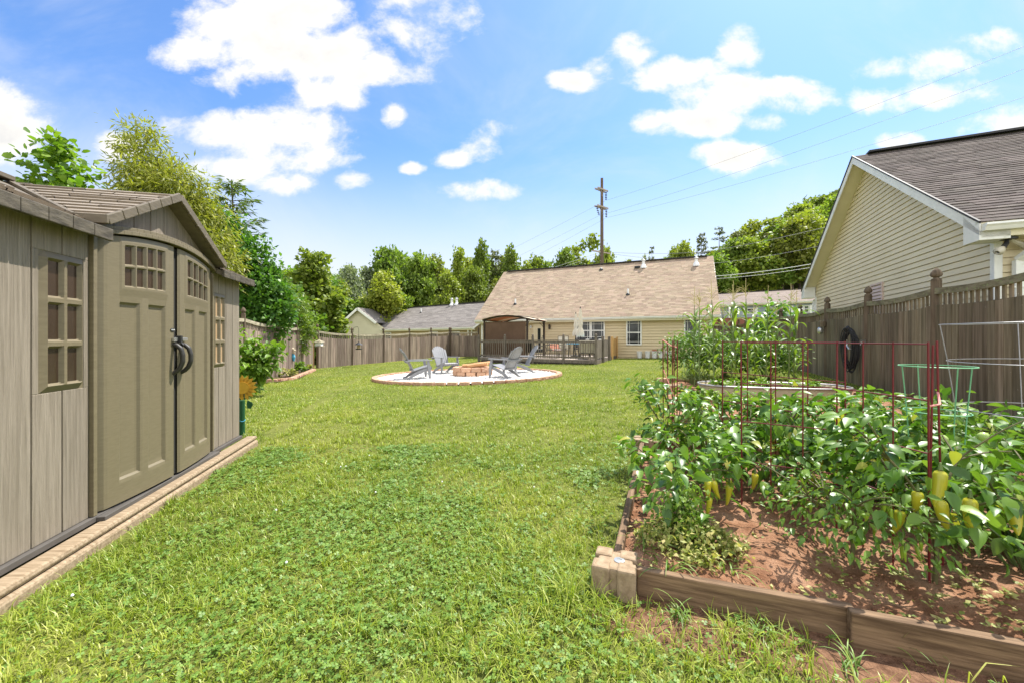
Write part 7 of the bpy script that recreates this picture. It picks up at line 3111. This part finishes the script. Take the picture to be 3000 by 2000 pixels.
# clover patches
n = 62000
x, y = scatter(n, .95, 4.6, 9, rg)
dist = value_noise(x, y, 1.1, 31) * .65 + value_noise(x, y, 3.1, 32) * .35
k = lawn_mask(x, y) & (rg.random(n) > bare(x, y)) & (rg.random(n) < .12 + .88 * sstep(.46, .66, dist + .10 * sstep(.4, -.6, x) * sstep(3.2, 1.6, y) - .07 * sstep(2.4, 3.4, y)))
x, y = x[k], y[k]
n = len(x)
cz_ = gz(x, y) + rg.uniform(.012, .042, n)
cen = np.stack([x, y, cz_], 1)
up0 = unit(np.array([0, 0, 1.]) + rg.normal(size=(n, 3)) * .28)
ph = rg.uniform(0, 6.283, n)
T_CLV = (np.array([(0, 0, 0), (-.42, .45, .06), (.42, .45, .06), (-.40, .85, .05), (.40, .85, .05), (0, .88, .0), (0, .5, 0)], float), np.array([(0, 2, 6, 1), (1, 6, 5, 3), (6, 2, 4, 5)]), np.zeros((0, 3), int))
V, Q, off = [], [], 0
size = rg.uniform(.0075, .0145, n) * (1 + .15 * (y - 1))
for j in range(3):
    a = ph + j * 2.0944
    d = np.stack([np.cos(a), np.sin(a), np.zeros(n)], 1)
    d = d - up0 * (d * up0).sum(1, keepdims=True)
    v, q, _ = leaf_arrays(T_CLV, cen, d, up0, size)
    V.append(v)
    Q.append(q + off)
    off += len(v)
clv = link_mesh('clover', np_mesh('clover', np.concatenate(V), np.concatenate(Q)), L['clover'], org=1)
tag(clv, 'clover leaves growing through the lawn', 'clover', None, 'stuff')
# white clover heads, a few
V, off, F_ = [], 0, []
n = 46
x, y = scatter(n, 1.1, 4.2, 9, rg)
k = lawn_mask(x, y) & (bare(x, y) < .1)
x, y = x[k], y[k]
mb = MB()
for i in range(len(x)):
    mb.lathe([(.001, -.006), (.0055, -.003), (.0065, .001), (.004, .006), (.001, .008)], 7, (x[i], y[i], gzf(x[i], y[i]) + .045))
wc = mb.build('clover_flowers', M['vent_white'], None)
tag(wc, 'white clover heads dotted through the lawn', 'clover', None, 'stuff')

# seedlings and dry litter on the soil of the bed
n = 2600
t = rg.uniform(.05, 2.4, n)
s = rg.uniform(.05, 4.6, n)
X = BEDO.x + E1.x * t + E2.x * s
Y_ = BEDO.y + E1.y * t + E2.y * s
k = value_noise(X, Y_, 3.0, 41) * .7 + value_noise(X, Y_, 9, 42) * .5 > .66
X, Y_ = X[k], Y_[k]
n = len(X)
m_ = 5
pos = np.repeat(np.stack([X, Y_, gz(X, Y_) + .075], 1), m_, 0) + rg.normal(size=(n * m_, 3)) * np.array([.006, .006, .004])
a = rg.uniform(0, 6.283, n * m_)
d = np.stack([np.cos(a), np.sin(a), rg.uniform(-.1, .6, n * m_)], 1)
up = unit(np.array([0, 0, 1.]) + rg.normal(size=(n * m_, 3)) * .3)
sd = attach(leaf_mesh('seedlings', T_CHEAP, pos, d, up, rg.uniform(.010, .032, n * m_)), 'seedlings', L['weed'], None)
tag(sd, 'tiny weed seedlings on the bed soil', 'weeds', None, 'stuff')
# clods and crumbs
n = 5200
t = rg.uniform(.03, 2.42, n)
s = rg.uniform(.03, 4.8, n)
X = BEDO.x + E1.x * t + E2.x * s
Y_ = BEDO.y + E1.y * t + E2.y * s
sz_ = rg.uniform(.002, .008, n) * np.where(rg.random(n) < .06, 2.2, 1)
pv = (octa[None] * (1 + rg.uniform(-.4, .4, (n, 6, 1)))) * sz_[:, None, None] + np.stack([X, Y_, gz(X, Y_) + .063], 1)[:, None, :]
pf = (of[None] + (np.arange(n) * 6)[:, None, None]).reshape(-1, 3)
cr_ = link_mesh('soil_crumbs', np_mesh('soil_crumbs', pv.reshape(-1, 3), pf), M['soil'], org=1)
tag(cr_, 'small clods scattered on the soil', 'soil', None, 'stuff')

# long grass blades among the near weeds and before the timber
def tuft(seed, label, x, y, n_, L_, wd, zg=.02):
    rg_ = np.random.default_rng(seed)
    vs, fs = [], []
    for k in range(n_):
        a = rg_.uniform(0, 6.283)
        d = np.array([math.cos(a), math.sin(a), 0])
        sd_ = np.array([-math.sin(a), math.cos(a), 0])
        q = np.array([rg_.normal() * .02, rg_.normal() * .02, 0])
        Lk = L_ * rg_.uniform(.5, 1.2)
        ang = rg_.uniform(.8, 1.45)
        o = len(vs)
        for j in range(8):
            t_ = j / 7
            w_ = wd * (1 - t_) ** .6 * .5 + .0004
            vs += [tuple(q - sd_ * w_), tuple(q + sd_ * w_)]
            q = q + (d * math.cos(ang) + np.array([0, 0, 1]) * math.sin(ang)) * Lk / 7
            ang -= rg_.uniform(.14, .42)
        for j in range(7):
            b2 = o + j * 2
            fs.append((b2, b2 + 1, b2 + 3, b2 + 2))
    mb_ = MB()
    mb_.add(vs, fs)
    o = mb_.build('grass_tuft', L['clover'], None, world=False, smooth=True)
    o.location = (x, y, gzf(x, y) + zg)
    return tag(o, label, 'grass tuft', 'coarse grass tufts around the near timber')


for i, (u, v, n_, L_, w_, lab) in enumerate(((1478, 1296, 12, .22, .009, 'coarse grass tuft spilling over the near left corner of the bed'), (1535, 1345, 9, .24, .010, 'long bladed grass tuft hanging over the front timber'),
                                            (1530, 1200, 8, .24, .008, 'upright coarse grass blades among the tall weeds'), (1680, 1340, 8, .18, .007, 'thin grass tuft right of the near weeds'),
                                            (1560, 1420, 26, .13, .005, 'grass tuft on the bare earth in front of the timber, left'), (1745, 1455, 18, .11, .005, 'grass tuft on the bare earth in front of the timber, middle'),
                                            (2080, 1500, 26, .12, .005, 'grass tuft against the front timber, right'), (1960, 1530, 22, .12, .005, 'grass tuft at the bottom edge of the photo below the timber'))):
    p = G(u, v)
    tuft(600 + i, lab, p.x, p.y, n_, L_, w_, .05 if v < 1350 else 0)
